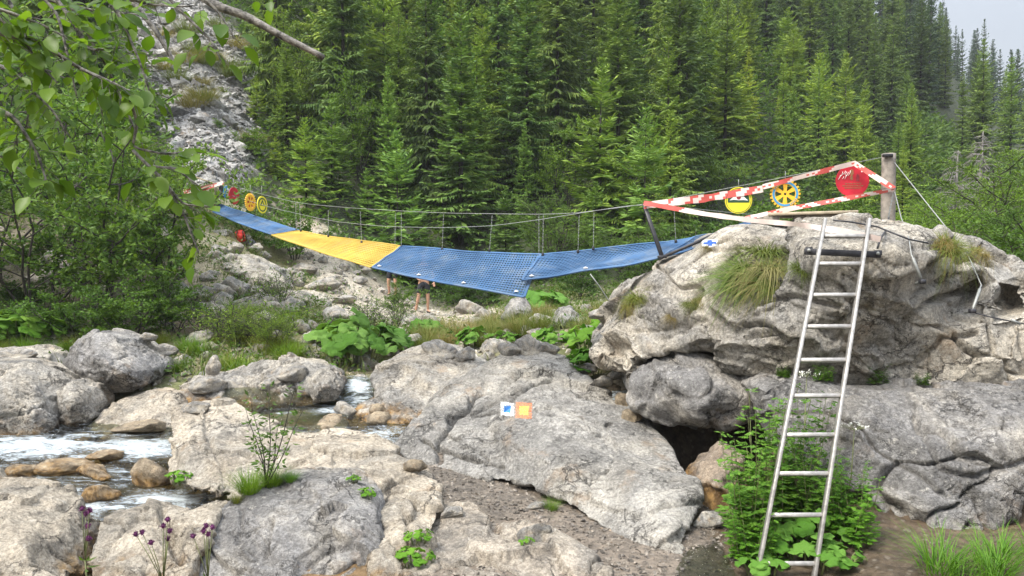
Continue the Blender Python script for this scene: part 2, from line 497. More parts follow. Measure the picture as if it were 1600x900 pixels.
# ------------------------------------------------------------------ terrain
PROF = [
 (-400, [(3,0),(5.5,-.3),(6.5,-.5),(8.5,-.45),(9.5,-.2),(11,.4),(13,.7),(16,1.3),(20,3),(30,9),(45,18),(80,40),(200,110),(600,260)]),
 (0,    [(3,-.1),(5,-.2),(6,-.5),(7.5,-.55),(9,-.4),(10.2,-.1),(11.5,.5),(13,.68),(16,1.3),(20,3),(30,9),(45,18),(80,40),(200,110),(600,260)]),
 (300,  [(3,0),(4.5,0),(5.5,-.3),(7,-.5),(8.5,-.4),(9.5,-.15),(10.5,0),(11,.3),(13,.55),(15,.75),(17.5,1.2),(18.5,1.9),(21,3),(25,4.9),(37,12),(45,17.5),(60,27),(100,52),(250,140),(600,260)]),
 (480,  [(3,0),(5,0),(6.5,0),(8,-.3),(9.5,-.1),(10.5,.05),(11.5,.35),(13,.6),(16,.8),(18,1.1),(22,1.6),(26,3.2),(35,8),(60,25),(100,55),(250,150),(600,260)]),
 (700,  [(3,-.05),(5,0),(7,.02),(8.5,.1),(10,.1),(12,.25),(13,.35),(14,.55),(17,.45),(22,.32),(24,.45),(27,1.3),(30,3),(60,24),(100,55),(250,150),(600,260)]),
 (900,  [(3,-.05),(5,0),(7,0),(9,.2),(10,.5),(11,.8),(13,.9),(18,1.0),(24,1.2),(30,3),(60,23),(110,60),(250,150),(600,260)]),
 (1150, [(3,-.03),(5,0),(6.5,.0),(7.5,.1),(8.5,.5),(10,1.0),(14,1.2),(24,1.5),(34,3),(45,9),(80,33),(140,74),(250,140),(600,260)]),
 (1400, [(3,0),(5,.02),(6,.15),(8,.4),(10,1.0),(14,1.4),(26,2),(45,3.5),(80,20),(150,46),(220,60),(300,70),(600,70)]),
 (1600, [(3,0),(5,.05),(6.5,.2),(8,.4),(12,1.2),(26,2),(50,4),(90,14),(160,27),(220,34),(300,37),(600,30)]),
 (2000, [(3,0),(5,.05),(6.5,.25),(8,.5),(12,1.2),(26,2),(50,3),(90,7),(160,11),(220,13),(300,14),(600,10)]),
]
PC = np.array([p[0] for p in PROF], float)

def ground_z(px, Y):
    """Height of the smooth ground at bearing px, distance Y (arrays)."""
    px = np.clip(np.asarray(px, float), PC[0], PC[-1]); Y = np.maximum(np.asarray(Y, float), 3.0)
    Z = np.stack([np.interp(Y, [a for a, _ in pr], [b for _, b in pr]) for _, pr in PROF])
    k = np.clip(np.searchsorted(PC, px, side='right') - 1, 0, len(PC) - 2)
    f = (px - PC[k]) / (PC[k + 1] - PC[k]); f = f * f * (3 - 2 * f)
    ii = np.arange(len(px))
    return Z[k, ii] * (1 - f) + Z[k + 1, ii] * f

def poly_mask(px, Y, pts, soft):
    """1 inside the strip around a (px, Y, half-width px) centre line."""
    out = np.zeros(len(px))
    pts = sorted(pts, key=lambda a: a[1])
    ys = [a[1] for a in pts]
    c = np.interp(Y, ys, [a[0] for a in pts]); w = np.interp(Y, ys, [a[2] for a in pts])
    d = np.abs(px - c) / w
    out = 1 - sstep(1 - soft, 1 + soft, d)
    return out * sstep(ys[0] - .8, ys[0] + .2, Y) * (1 - sstep(ys[-1] - .2, ys[-1] + 1.5, Y))

SCREE = [(335, 24, 40), (330, 29, 66), (322, 34, 88), (308, 38, 95), (290, 43, 70), (275, 50, 50), (262, 62, 34)]
def scree_mask(px, Y): return poly_mask(px, Y, SCREE, .25)
def trail_mask(px, Y):
    a = poly_mask(px, Y, [(600, 17, 70), (580, 19, 80), (530, 22, 55), (490, 24.5, 45), (470, 27, 30)], .3)
    b = poly_mask(px, Y, [(700, 17, 130), (690, 20, 110), (670, 23.5, 100)], .3)
    c = poly_mask(px, Y, [(770, 13.5, 120), (800, 16.0, 120), (800, 19, 110)], .4) * .7
    return np.maximum(np.maximum(a, b), c)

def xy2(px, Y):
    return (np.asarray(px, float) - 800) / FPX * np.asarray(Y, float)

def ground_full(px, Y):
    x = xy2(px, Y)
    z = ground_z(px, Y)
    p = np.stack([x, Y, np.zeros_like(x)], 1)
    amp = np.interp(Y, [3, 8, 10, 14, 25, 60, 200], [.02, .025, .05, .07, .08, .8, 2.5])
    z = z - 1.2 * np.exp(-((px - 1125) / 62) ** 4 - ((Y - 7.85) / .75) ** 4)      # the hollow under the boulders
    z = z - .13 * np.exp(-((px - 1225) / 130) ** 4 - ((Y - 4.9) / .62) ** 4)      # trodden soil at the ladder's foot
    gv = (sstep(560, 660, px) * (1 - sstep(1080, 1200, px))) * (1 - sstep(7.5, 9, Y))
    amp = amp * (1 - .6 * gv)
    return z + amp * fbm(p, .35, 3, 5) * 1.6 + np.minimum(amp, .06) * fbm(p, 1.8, 4, 9) * 1.5

def ground_at(px, Y):
    return float(ground_full(np.array([px], float), np.array([Y], float))[0])

def G(px, Y):
    """World point on the ground at bearing px and distance Y."""
    return np.array([(px - 800) / FPX * Y, Y, ground_at(px, Y)])

def build_ground():
    th = np.concatenate([np.linspace(-180, -62, 60)[:-1], np.linspace(-62, -40, 45)[:-1], np.linspace(-40, 40, 480), np.linspace(40, 62, 45)[1:], np.linspace(62, 180, 60)[1:-1]])
    r = np.concatenate([[0.01], np.geomspace(.8, 4, 14)[:-1], np.geomspace(4, 40, 300), np.geomspace(40, 330, 100)[1:]])
    T, R = np.meshgrid(np.radians(th), r)
    nt, nr = len(th), len(r)
    x = (R * np.sin(T)).ravel(); y = (R * np.cos(T)).ravel()
    Y = np.maximum(y, R.ravel() * .35)
    px = 800 + FPX * x / Y
    z = ground_full(px, Y)
    v = np.stack([x, y, z], 1)
    i = np.arange(nr - 1)[:, None] * nt; j = np.arange(nt)[None, :]; j2 = (j + 1) % nt
    q = np.stack([i + j, i + j2, i + nt + j2, i + nt + j], -1).reshape(-1, 4)[:, ::-1]
    # ground colours
    p3 = np.stack([x, Y, z], 1)
    n1 = fbm(p3, .6, 5, 31); n2 = fbm(p3, 2.5, 4, 37)
    def C(*c): return np.array(c, float)[None, :]
    col = np.repeat(C(.032, .042, .017), len(x), 0)                         # forest floor
    def lay(mask, c1, c2=None):
        nonlocal col
        c = C(*c1) if c2 is None else C(*c1) + (C(*c2) - C(*c1)) * sstep(-.25, .25, n1 + .6 * n2)[:, None]
        m = np.clip(mask, 0, 1)[:, None]
        col = col * (1 - m) + c * m
    bank = (1 - sstep(21, 25, Y)) * sstep(9, 10, Y)
    lay(bank, (.11, .12, .045), (.23, .20, .13))
    lay((1 - sstep(9.4, 10.6, Y)), (.14, .095, .05), (.085, .065, .045))
    lay((1 - sstep(600, 690, px + 60 * n1)) * (1 - sstep(9.5, 10.5, Y)), (.17, .105, .045), (.09, .07, .04))     # stream bed
    grv = sstep(560, 640, px) * (1 - sstep(1090, 1180, px + 200 * n1)) * (1 - sstep(8.2, 9.2, Y))
    lay(grv, (.175, .145, .115), (.115, .098, .08))
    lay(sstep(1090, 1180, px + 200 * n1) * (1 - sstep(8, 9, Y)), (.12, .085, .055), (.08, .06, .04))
    lay(scree_mask(px + 40 * n2, Y), (.33, .32, .31), (.25, .245, .24))
    lay(trail_mask(px + 60 * n2, Y), (.42, .38, .31), (.33, .29, .23))
    lay(poly_mask(px, Y, [(250, 14.2, 60), (290, 15, 70), (330, 16, 40)], .4), (.19, .14, .09))
    lay(poly_mask(px + 30 * n1, Y, [(370, 18, 110), (400, 19.5, 100), (400, 22, 80), (370, 24, 50)], .4), (.30, .27, .20), (.16, .15, .06))
    lay(sstep(13.8, 14.6, Y) * (1 - sstep(21, 26, Y)) * (1 - sstep(230, 330, px + 60 * n1)), (.085, .075, .05), (.14, .125, .09))  # ground under the hazels painted darker, their shade put into the colour
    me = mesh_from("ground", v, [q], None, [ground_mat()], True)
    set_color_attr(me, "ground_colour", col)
    o = bpy.data.objects.new("ground", me); COL.objects.link(o)
    tag(o, kind="structure")
    return o, v, q

def ground_mat():
    m, nt, b = new_mat("gorge_ground")
    at = N(nt, "ShaderNodeVertexColor", layer_name="ground_colour")
    t = N(nt, "ShaderNodeTexCoord").outputs["Object"]
    f = tnoise(nt, t, 14, 8, .7)
    c = mixc(nt, 1.0, at.outputs["Color"], mixc(nt, maprange(nt, f, .32, .68), (.55, .55, .55), (1.35, 1.33, 1.3)), 'MULTIPLY')
    vo = N(nt, "ShaderNodeTexVoronoi", Scale=16.0); nt.links.new(t, vo.inputs["Vector"])
    sp = mathn(nt, 'MULTIPLY', maprange(nt, vo.outputs["Distance"], .32, .22), maprange(nt, tnoise(nt, t, 3, 3), .45, .6))
    c = mixc(nt, mathn(nt, 'MULTIPLY', sp, .45), c, mixc(nt, .5, c, (.42, .38, .32)))
    nt.links.new(c, b.inputs["Base Color"])
    gp = N(nt, "ShaderNodeSeparateXYZ"); nt.links.new(N(nt, "ShaderNodeNewGeometry").outputs["Position"], gp.inputs[0])
    rr = maprange(nt, mathn(nt, 'ADD', gp.outputs["Y"], mathn(nt, 'MULTIPLY', f, 2.0)), 8.0, 11.0, .42, .95)
    nt.links.new(rr, b.inputs["Roughness"])
    b.inputs["Specular IOR Level"].default_value = .4
    bp = N(nt, "ShaderNodeBump", Strength=.9, Distance=.03)
    hh = mathn(nt, 'SUBTRACT', f, mathn(nt, 'MULTIPLY', vo.outputs["Distance"], .5))
    nt.links.new(hh, bp.inputs["Height"]); nt.links.new(bp.outputs[0], b.inputs["Normal"])
    return m

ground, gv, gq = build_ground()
BVHS = {"ground": BVHTree.FromPolygons([tuple(a) for a in gv], [tuple(a) for a in gq.tolist()])}

def hit(px, py, only=None, skip=()):
    """First surface met through photo pixel (px, py): point, normal, name."""
    d = Vector(ray_dir(px, py)).normalized(); best = None
    for k, b in BVHS.items():
        if (only and k not in only) or k in skip: continue
        loc, nor, idx, dist = b.ray_cast(Vector(CAM), d)
        if loc is not None and (best is None or dist < best[3]):
            best = (loc, nor if nor.dot(d) < 0 else -nor, k, dist)
    return best

# ------------------------------------------------------------------ boulders
def laplace(v, edges, it, w=.5):
    n = len(v)
    deg = np.bincount(edges.ravel(), minlength=n).astype(float)[:, None]
    for _ in range(it):
        a = np.zeros_like(v)
        for c in range(3):
            a[:, c] = np.bincount(edges[:, 0], v[edges[:, 1], c], n) + np.bincount(edges[:, 1], v[edges[:, 0], c], n)
        v = v * (1 - w) + w * a / np.maximum(deg, 1)
    return v

def get_mesh(me):
    n = len(me.vertices)
    v = np.empty(n * 3, np.float32); me.vertices.foreach_get("co", v)
    no = np.empty(n * 3, np.float32); me.vertices.foreach_get("normal", no)
    e = np.empty(len(me.edges) * 2, np.int32); me.edges.foreach_get("vertices", e)
    return v.reshape(-1, 3).astype(float), no.reshape(-1, 3).astype(float), e.reshape(-1, 2)

def weather(v, no, A, seed, strata=(0.25, 0.2, 0.95), rough=1.0, crack=1.0, terr=1.0):
    """Natural relief: broad swelling, chipped facets, bedding steps, fissures, pits."""
    off = np.array([seed * 3.7, seed * 1.3, seed * 2.1])
    p = v + off
    w = np.stack([fbm(p, 1.1 / A, 3, seed + 50 + k) for k in range(3)], 1)
    d = .10 * A * fbm(p, .8 / A, 3, seed) * rough
    q = p + w * .38 * A
    st = np.array(strata) / np.linalg.norm(strata)
    # broken faces: every block is cut by a plane of its own, large and small
    f1, f2, idc, pl = worley((q + st * (q @ st)[:, None] * .6) * (1.0 / A), seed + 3, True)
    d += (.13 * A * np.clip(pl, -.6, .6) + .06 * A * (idc - .5) * sstep(.0, .10, f2 - f1)) * rough
    gate = sstep(-.08, .18, fbm(p, .9 / A, 2, seed + 8))
    d -= .075 * A * (1 - sstep(.0, .05, f2 - f1)) * gate * crack               # joints
    g1, g2, idd, pm = worley((q + st * (q @ st)[:, None] * .9) * (3.6 / A), seed + 5, True)
    gate2 = sstep(-.12, .12, fbm(p, 1.3 / A, 3, seed + 9))
    d += (.030 * A * np.clip(pm, -.6, .6) + .016 * A * (idd - .5)) * gate2 * rough
    d -= .022 * A * (1 - sstep(.0, .06, g2 - g1)) * gate2 * crack
    tt = (q @ st) * (3.2 / A) + .5 * w[:, 0]
    fr = tt - np.floor(tt)
    d += .038 * A * (sstep(0, .85, fr) - sstep(.9, 1.0, fr)) * terr * sstep(-.25, .2, fbm(p, .7 / A, 2, seed + 12))
    rid = fbm(q, 2.6 / A, 4, seed + 20, .55, True)
    d += .018 * A * (rid - .5) * rough
    d += .015 * rough * min(A, 1) * fbm(p, 6.5, 4, seed + 30, .6)
    pit = fbm(p, 9.0, 3, seed + 40)
    d -= .018 * min(A, 1) * sstep(.22, .42, pit) * rough
    return v + no * d[:, None]

def boulder(name, outline, inner, thick, mat, label, cat="boulder", voxel=.025, A=1.0, seed=1, smooth=5, cracks=(), group=None, back=.72, drop=.0, tint=(1, 1, 1),
            rough=1.0, crack=1.0, terr=1.0, strata=(.25, .2, .95)):
    """A boulder modelled from its silhouette and facet points, each at its own distance, closed behind, then weathered."""
    pts = [Vector((a[0], a[1])) for a in outline] + [Vector((a[0], a[1])) for a in inner]
    n = len(outline)
    vo, _, fo, orig, _, _ = delaunay_2d_cdt(pts, [(i, (i + 1) % n) for i in range(n)], [], 1, 1e-4)
    src = outline + inner
    V = []
    for k, q in enumerate(vo):
        if orig[k]:
            Y = src[orig[k][0]][2]
        else:
            Y = min(src, key=lambda a: (a[0] - q.x) ** 2 + (a[1] - q.y) ** 2)[2]
        V.append(P(q.x, q.y, Y))
    F = [list(f) for f in fo]
    # boundary loop of the triangulation
    cnt = {}
    for f in F:
        for a, b in zip(f, f[1:] + f[:1]): cnt[(a, b)] = 1
    bd = [(a, b) for (a, b) in cnt if (b, a) not in cnt]
    nxt = dict(bd); loop = [bd[0][0]]
    while nxt[loop[-1]] != loop[0]: loop.append(nxt[loop[-1]])
    V = np.array(V)
    cen = V[loop].mean(0)
    nb = len(loop); base = len(V)
    ring1 = V[loop] * 1.0; ring1[:, 1] += thick * .5
    ring2 = cen + (V[loop] - cen) * back; ring2[:, 1] = ring2[:, 1] * .5 + cen[1] * .5 + thick; ring2[:, 2] -= drop
    # keep the sides from spreading wider than the front as seen, so the outline stays the boulder's own
    s1 = (ring1[:, 1] / V[loop][:, 1])
    ring1[:, 0] = V[loop][:, 0]; ring1[:, 2] = V[loop][:, 2]
    ring1 = cen + (ring1 - cen) * np.array([.95, 1, .95]); 
    allv = np.concatenate([V, ring1, ring2, [ring2.mean(0) + np.array([0, thick * .15, 0])]])
    for k in range(nb):
        a, b = loop[k], loop[(k + 1) % nb]
        r1, r1b = base + k, base + (k + 1) % nb
        r2, r2b = base + nb + k, base + nb + (k + 1) % nb
        F += [[b, a, r1, r1b], [r1b, r1, r2, r2b], [r2b, r2, base + 2 * nb]]
    org = np.array([cen[0], cen[1], allv[:, 2].min()])
    bm = bmesh.new()
    bv = [bm.verts.new(a) for a in allv]
    for f in F:
        try: bm.faces.new([bv[i] for i in f])
        except ValueError: pass
    bmesh.ops.recalc_face_normals(bm, faces=bm.faces)
    bmesh.ops.triangulate(bm, faces=bm.faces)
    me = bpy.data.meshes.new("t"); bm.to_mesh(me); bm.free()
    o = bpy.data.objects.new("t", me); COL.objects.link(o)
    md = o.modifiers.new("r", 'REMESH'); md.mode = 'VOXEL'; md.voxel_size = voxel
    dg = bpy.context.evaluated_depsgraph_get()
    me2 = bpy.data.meshes.new_from_object(o.evaluated_get(dg))
    bpy.data.objects.remove(o); bpy.data.meshes.remove(me)
    v, no, e = get_mesh(me2)
    v = laplace(v, e, smooth)
    me2.vertices.foreach_set("co", v.astype(np.float32).ravel()); me2.update()
    v, no, e = get_mesh(me2)
    v2 = weather(v, no, A, seed, strata, rough, crack, terr)
    if cracks:
        pp = proj(v); fr = (no * (CAM - v)).sum(1) > 0
        for poly, wd, dep in cracks:
            q = np.array(poly, float)
            wob = pp + 5 * np.stack([fbm(v, 2.2, 3, 61), fbm(v, 2.2, 3, 67)], 1) * 2
            dm = np.full(len(v), 1e9)
            for a, b in zip(q[:-1], q[1:]):
                ab = b - a; t = np.clip(((wob - a) @ ab) / (ab @ ab), 0, 1)
                dm = np.minimum(dm, np.linalg.norm(wob - (a + t[:, None] * ab), axis=1))
            v2 -= no * (np.where(fr, np.exp(-(dm / wd) ** 2), 0) * dep)[:, None]
    v2 = v2 - org
    me2.vertices.foreach_set("co", v2.astype(np.float32).ravel())
    me2.polygons.foreach_set("use_smooth", np.ones(len(me2.polygons), bool))
    me2.materials.clear(); me2.materials.append(mat)
    me2.name = name; me2.update()
    ob = bpy.data.objects.new(name, me2); ob.location = org; COL.objects.link(ob)
    ob.color = tuple(tint) + (1,)
    tag(ob, label, cat, group)
    BVHS[ob.name] = BVHTree.FromPolygons([tuple(a) for a in (v2 + org)], [tuple(p.vertices) for p in me2.polygons])
    return ob

B = {}
B["slab"] = boulder("boulder",
    [(612,700,8.2),(640,668,8.5),(660,640,8.9),(700,610,9.3),(740,588,9.7),(780,564,10.1),(822,546,10.5),(850,548,10.5),(885,562,10.3),(912,588,9.9),(950,622,9.2),(1000,655,8.5),
     (1030,690,7.9),(1060,720,7.3),(1092,755,6.7),(1092,785,6.4),(1072,835,5.9),(1062,872,5.6),(1020,862,5.72),(960,838,6.0),(920,812,6.3),(870,778,6.75),(840,765,6.9),(800,752,7.15),(740,748,7.4),(690,735,7.7),(640,722,8.0)],
    [(760,640,8.7),(830,620,8.75),(900,660,8.0),(960,720,7.1),(1020,780,6.25),(800,690,7.6),(700,670,8.3),(880,735,6.85),(1042,840,5.72),(850,580,9.65),(930,640,8.5),(1075,775,6.35),(700,712,7.9),(780,728,7.45)],
    2.2, M["rock_slab"], "huge tilted slab boulder with a blue and an orange trail mark", voxel=.013, A=1.05, seed=3, smooth=3, drop=.8, rough=.55, crack=.45,
    cracks=[([(690,725),(682,690),(715,655),(760,640),(800,622),(840,600),(860,592)], 3.2, .14), ([(740,655),(800,650),(860,640)], 2.6, .09), ([(660,690),(720,715),(780,725)], 3, .10),
            ([(700,660),(730,640),(745,620),(780,605),(830,580)], 3, .12), ([(880,640),(930,655),(960,665)], 2, .03), ([(990,815),(1040,790),(1090,790)], 4, .05), ([(745,620),(760,600)], 3, .05)])
B["slab2"] = boulder("boulder",
    [(578,585,10.6),(600,566,10.9),(640,550,11.2),(672,543,11.4),(720,556,11.2),(770,572,10.6),(745,605,10.1),(700,630,9.6),(660,655,9.3),(640,678,9.0),(600,698,9.1),(545,690,9.3),(538,658,9.7),(560,640,9.9),(588,625,10.2),(583,605,10.4)],
    [(650,600,10.15),(600,655,9.3),(690,582,10.7),(620,640,9.45),(565,662,9.35)], 1.4, M["rock_pool"],
    "rounded pale boulder with a brown wet foot, left of the slab with trail marks", A=.8, seed=5, voxel=.022, drop=.3, rough=.8)
B["big"] = boulder("boulder",
    [(930,562,8.8),(936,540,8.9),(972,500,8.9),(982,470,8.9),(1008,440,8.9),(1058,417,8.8),(1092,397,8.7),(1108,374,8.6),(1130,360,8.5),(1160,356,8.3),(1240,359,8.0),(1320,355,7.8),(1400,353,7.7),(1442,360,7.6),(1470,370,7.6),(1495,378,7.8),
     (1530,386,8.0),(1570,408,8.0),(1610,416,7.9),(1720,440,7.9),(1760,520,7.6),(1740,640,7.2),(1600,640,7.05),(1500,625,7.05),(1440,612,7.1),(1380,604,7.2),(1300,604,7.4),(1240,602,7.6),(1200,600,7.75),(1180,586,7.7),(1130,570,7.9),(1090,552,8.0),(1050,545,8.1),(1010,560,8.3),(985,592,8.3),(955,582,8.6)],
    [(1260,392,7.3),(1330,395,6.72),(1290,400,6.8),(1390,395,6.78),(1440,380,7.2),(1150,378,8.0),(1080,440,8.25),(1020,500,8.4),(1180,480,7.5),(1250,500,7.05),(1320,480,6.8),(1400,455,6.85),(1450,430,7.1),(1240,440,7.2),
     (1100,530,7.75),(1180,545,7.3),(1260,548,7.0),(1330,540,7.0),(1400,540,7.25),(1470,520,7.2),(1540,500,7.1),(1610,480,7.15),(1490,425,7.45),(1560,440,7.3),(1540,418,7.5),(1600,440,7.3),(1515,458,7.8),(1580,468,7.75),(1640,480,7.5),(1430,580,7.35),(1520,570,7.0),(1600,560,6.95),(1000,540,8.35),(965,545,8.6)],
    3.2, M["rock_big"], "great overhanging limestone boulder with the ladder leaning on it", voxel=.019, A=1.25, seed=11, smooth=2, drop=.35, back=.8, strata=(.35, .1, .9),
    cracks=[([(1400,530),(1440,490),(1480,462),(1520,445)], 5, .14), ([(1190,476),(1250,468),(1310,480)], 4, .08), ([(1060,520),(1075,490),(1090,470),(1120,430),(1150,395)], 4, .09),
            ([(1290,520),(1320,500),(1345,470)], 3, .07), ([(1430,470),(1500,420),(1470,380)], 4, .08), ([(1380,585),(1440,560),(1470,530),(1530,520)], 4, .08), ([(1000,520),(1040,515),(1100,500)], 4, .06), ([(1120,395),(1150,385),(1200,388)], 3, .05)])
B["under"] = boulder("boulder",
    [(985,592,8.2),(1008,562,8.3),(1060,550,8.2),(1110,558,8.1),(1160,576,8.0),(1207,600,7.9),(1202,628,7.8),(1170,657,7.7),(1110,675,7.75),(1050,668,7.9),(1008,652,8.0),(988,622,8.1)],
    [(1060,600,7.65),(1120,610,7.55),(1090,640,7.5),(1160,620,7.6),(1030,590,7.95)], 1.6, M["rock_grey"],
    "grey rounded boulder wedged under the great boulder above the dark hollow", A=.7, seed=14, drop=.1)
B["lower"] = boulder("boulder",
    [(1193,612,7.0),(1210,598,7.1),(1260,593,7.0),(1300,597,6.95),(1340,606,6.9),(1440,612,6.7),(1520,608,6.6),(1600,605,6.5),(1760,612,6.5),(1780,700,6.2),(1720,760,6.1),(1600,752,6.0),(1570,800,5.9),(1510,835,5.8),(1450,866,5.7),(1405,866,5.75),(1392,830,5.9),(1378,795,6.05),(1340,760,6.25),(1290,745,6.4),(1240,720,6.6),(1208,655,6.9)],
    [(1350,660,6.4),(1450,700,6.05),(1540,700,6.0),(1450,780,5.88),(1400,640,6.5),(1550,640,6.3),(1270,640,6.7),(1640,680,6.1),(1500,640,6.45),(1320,620,6.75)],
    1.9, M["rock_grey"], "long flat-topped grey boulder right of the ladder foot", voxel=.017, A=1.0, seed=17, smooth=2, drop=.1, rough=.8,
    cracks=[([(1430,650),(1445,690),(1470,730),(1520,745),(1590,720)], 4, .06), ([(1380,720),(1440,745),(1480,780)], 3, .04)])
B["back_right"] = boulder("boulder",
    [(1470,740,7.6),(1600,720,7.4),(1800,720,7.2),(1820,900,6.6),(1700,930,6.5),(1520,880,7.0),(1460,820,7.3)], [(1600,800,7.0)], 1.2, M["rock_grey"],
    "shaded boulder in the dark gap at the lower right corner", A=.7, seed=19, voxel=.03)
B["front"] = boulder("boulder",
    [(296,915,5.3),(328,855,5.5),(343,800,5.85),(378,772,6.05),(440,762,6.15),(500,755,6.2),(545,752,6.2),(577,770,6.05),(589,800,5.8),(592,850,5.5),(594,930,5.15),(450,960,4.95),(310,950,5.1)],
    [(360,835,5.6),(420,800,5.75),(500,785,5.85),(550,808,5.68),(450,860,5.38),(530,880,5.28),(400,880,5.38)], 1.0, M["rock_grey"],
    "rounded grey boulder in front with grass and a sapling on its edge", voxel=.013, A=.75, seed=23, smooth=3, drop=.2, rough=.75,
    cracks=[([(425,815),(422,845),(412,870)], 4, .06), ([(380,800),(370,850)], 3, .04), ([(480,880),(520,850),(560,845)], 4, .05), ([(520,900),(560,870)], 3, .05)])
B["shelf"] = boulder("boulder",
    [(258,745,7.5),(264,690,7.9),(270,638,8.5),(322,638,8.6),(380,663,8.2),(440,688,7.9),(520,688,7.9),(580,700,7.75),(622,728,7.3),(662,748,7.0),(684,768,6.75),(684,805,6.35),(640,840,6.05),(600,862,5.9),(560,815,6.1),(450,795,6.2),(380,795,6.3),(345,775,6.6),(300,768,6.9),(268,758,7.2)],
    [(330,690,7.65),(420,730,7.2),(520,740,6.9),(600,770,6.5),(300,700,7.5),(305,660,8.1),(285,720,7.3),(640,790,6.35)], 1.0, M["rock_wet_pale"],
    "long pale beige rock shelf between the rapid and the gravel", voxel=.016, A=.75, seed=29, smooth=3, drop=.45, rough=.7, crack=.7,
    cracks=[([(318,640),(325,690),(345,730),(360,760)], 4, .04), ([(480,745),(540,742),(590,748),(640,752)], 3, .05), ([(560,760),(600,770),(640,765)], 3, .05)])
B["column"] = boulder("boulder",
    [(583,805,5.95),(640,780,6.15),(684,775,6.25),(684,810,5.9),(668,855,5.55),(658,940,5.0),(590,950,4.9),(581,865,5.45)], [(630,830,5.68),(625,880,5.32)], .6, M["rock_wet_pale"],
    "narrow whitish split rock beside the grey front boulder", voxel=.016, A=.5, seed=31, drop=.2, cracks=[([(632,800),(638,830),(640,850)], 3, .05)])
B["low"] = boulder("boulder",
    [(636,915,5.15),(658,842,5.7),(690,812,6.0),(730,807,6.0),(762,823,5.8),(770,842,5.7),(800,850,5.62),(850,850,5.55),(890,855,5.5),(930,870,5.4),(955,900,5.2),(955,960,4.9),(640,970,4.85)],
    [(700,840,5.72),(750,870,5.42),(850,885,5.25),(740,828,5.72),(700,900,5.25)], .7, M["rock_pale"],
    "low rough rock at the bottom centre of the gravel", voxel=.016, A=.55, seed=37, drop=.25)
B["corner"] = boulder("boulder",
    [(-80,752,5.85),(0,760,5.85),(40,780,5.7),(62,806,5.5),(74,850,5.25),(74,890,5.1),(62,950,4.8),(-80,960,4.8)], [(0,800,5.42),(40,850,5.1),(-40,860,5.05)], .9, M["rock_wet_pale"],
    "flat pale rock in the lower left corner beside the water", voxel=.018, A=.7, seed=41, drop=.3, rough=.8)
B["thistle_rock"] = boulder("boulder",
    [(140,852,5.5),(156,814,5.75),(190,802,5.8),(230,810,5.75),(262,824,5.65),(300,806,5.75),(336,806,5.7),(322,842,5.45),(300,880,5.3),(282,950,4.95),(138,950,4.95),(130,882,5.3)],
    [(190,850,5.42),(240,875,5.2),(290,845,5.5),(200,905,5.05),(262,842,5.6)], .7, M["rock_wet_pale"],
    "rough brown boulder behind the purple thistles", voxel=.016, A=.55, seed=43, drop=.2, cracks=[([(255,800),(262,840),(285,880)], 6, .08), ([(160,850),(200,820),(230,800)], 3, .04)])
B["tilted"] = boulder("boulder",
    [(98,570,11.0),(110,545,11.1),(130,528,11.2),(148,516,11.2),(170,524,11.1),(196,540,11.0),(216,560,10.9),(233,580,10.8),(229,600,10.7),(200,613,10.6),(165,617,10.6),(130,606,10.7),(108,592,10.8)],
    [(150,560,10.35),(190,580,10.25),(160,600,10.4),(125,575,10.6)], 1.1, M["rock_grey"], "leaning grey boulder perched on the far bank of the rapid", voxel=.018, A=.55, seed=47, smooth=3, rough=.8)
B["edge"] = boulder("boulder",
    [(-80,568,10),(0,564,10),(30,567,9.9),(60,600,9.7),(73,632,9.5),(76,660,9.4),(62,682,9.3),(0,690,9.2),(-80,690,9.2)], [(10,610,9.3),(40,640,9.2),(-30,640,9.15)], 1.1, M["rock_wet"],
    "big dark-topped boulder at the left edge of the rapid", voxel=.02, A=.65, seed=53)
B["round"] = boulder("boulder",
    [(70,622,10),(90,600,10.1),(110,594,10.1),(135,607,10),(149,635,9.9),(142,655,9.8),(115,667,9.7),(85,657,9.8),(72,642,9.9)], [(110,630,9.55)], .7, M["rock_wet"],
    "small round brown boulder below the leaning grey one", voxel=.018, A=.45, seed=59)
B["behind_edge"] = boulder("boulder",
    [(-60,560,11.6),(0,547,11.6),(50,545,11.6),(82,558,11.5),(92,580,11.4),(72,604,11.2),(-60,608,11.2)], [(30,572,11.15)], .8, M["rock_bank"],
    "pale boulder behind the dark-topped one at the left edge", A=.5, seed=61)
B["flat"] = boulder("boulder",
    [(134,668,9.8),(178,626,10.3),(230,612,10.5),(275,617,10.4),(284,642,10.1),(284,698,9.2),(220,700,9.1),(160,690,9.3)], [(210,640,9.95),(245,652,9.7),(220,672,9.4)], .8, M["rock_wet_pale"],
    "flat pale slab dipping into the far side of the rapid", voxel=.018, A=.5, seed=67, rough=.7, terr=1.5)
B["ledge"] = boulder("rock_ledge",
    [(272,622,10.6),(298,590,11.0),(345,584,11.1),(400,574,11.2),(440,562,11.3),(500,572,11.2),(532,590,11.0),(530,618,10.7),(490,634,10.5),(430,632,10.5),(380,644,10.4),(330,655,10.3),(282,652,10.3)],
    [(340,612,10.65),(430,598,10.75),(490,602,10.65),(310,610,10.7),(385,600,10.85),(460,615,10.6)], .9, M["rock_pool"], "broken pale rock ledge along the far side of the pool", "rock ledge",
    voxel=.018, A=.5, seed=71, rough=1.4, crack=1.6, terr=1.4)
B["pitted"] = boulder("boulder",
    [(472,606,10.4),(479,585,10.5),(500,577,10.5),(523,585,10.4),(533,606,10.3),(521,628,10.2),(490,631,10.2)], [(503,605,9.95)], .5, M["rock_pool"],
    "round pitted boulder standing at the edge of the pool", voxel=.016, A=.35, seed=73)
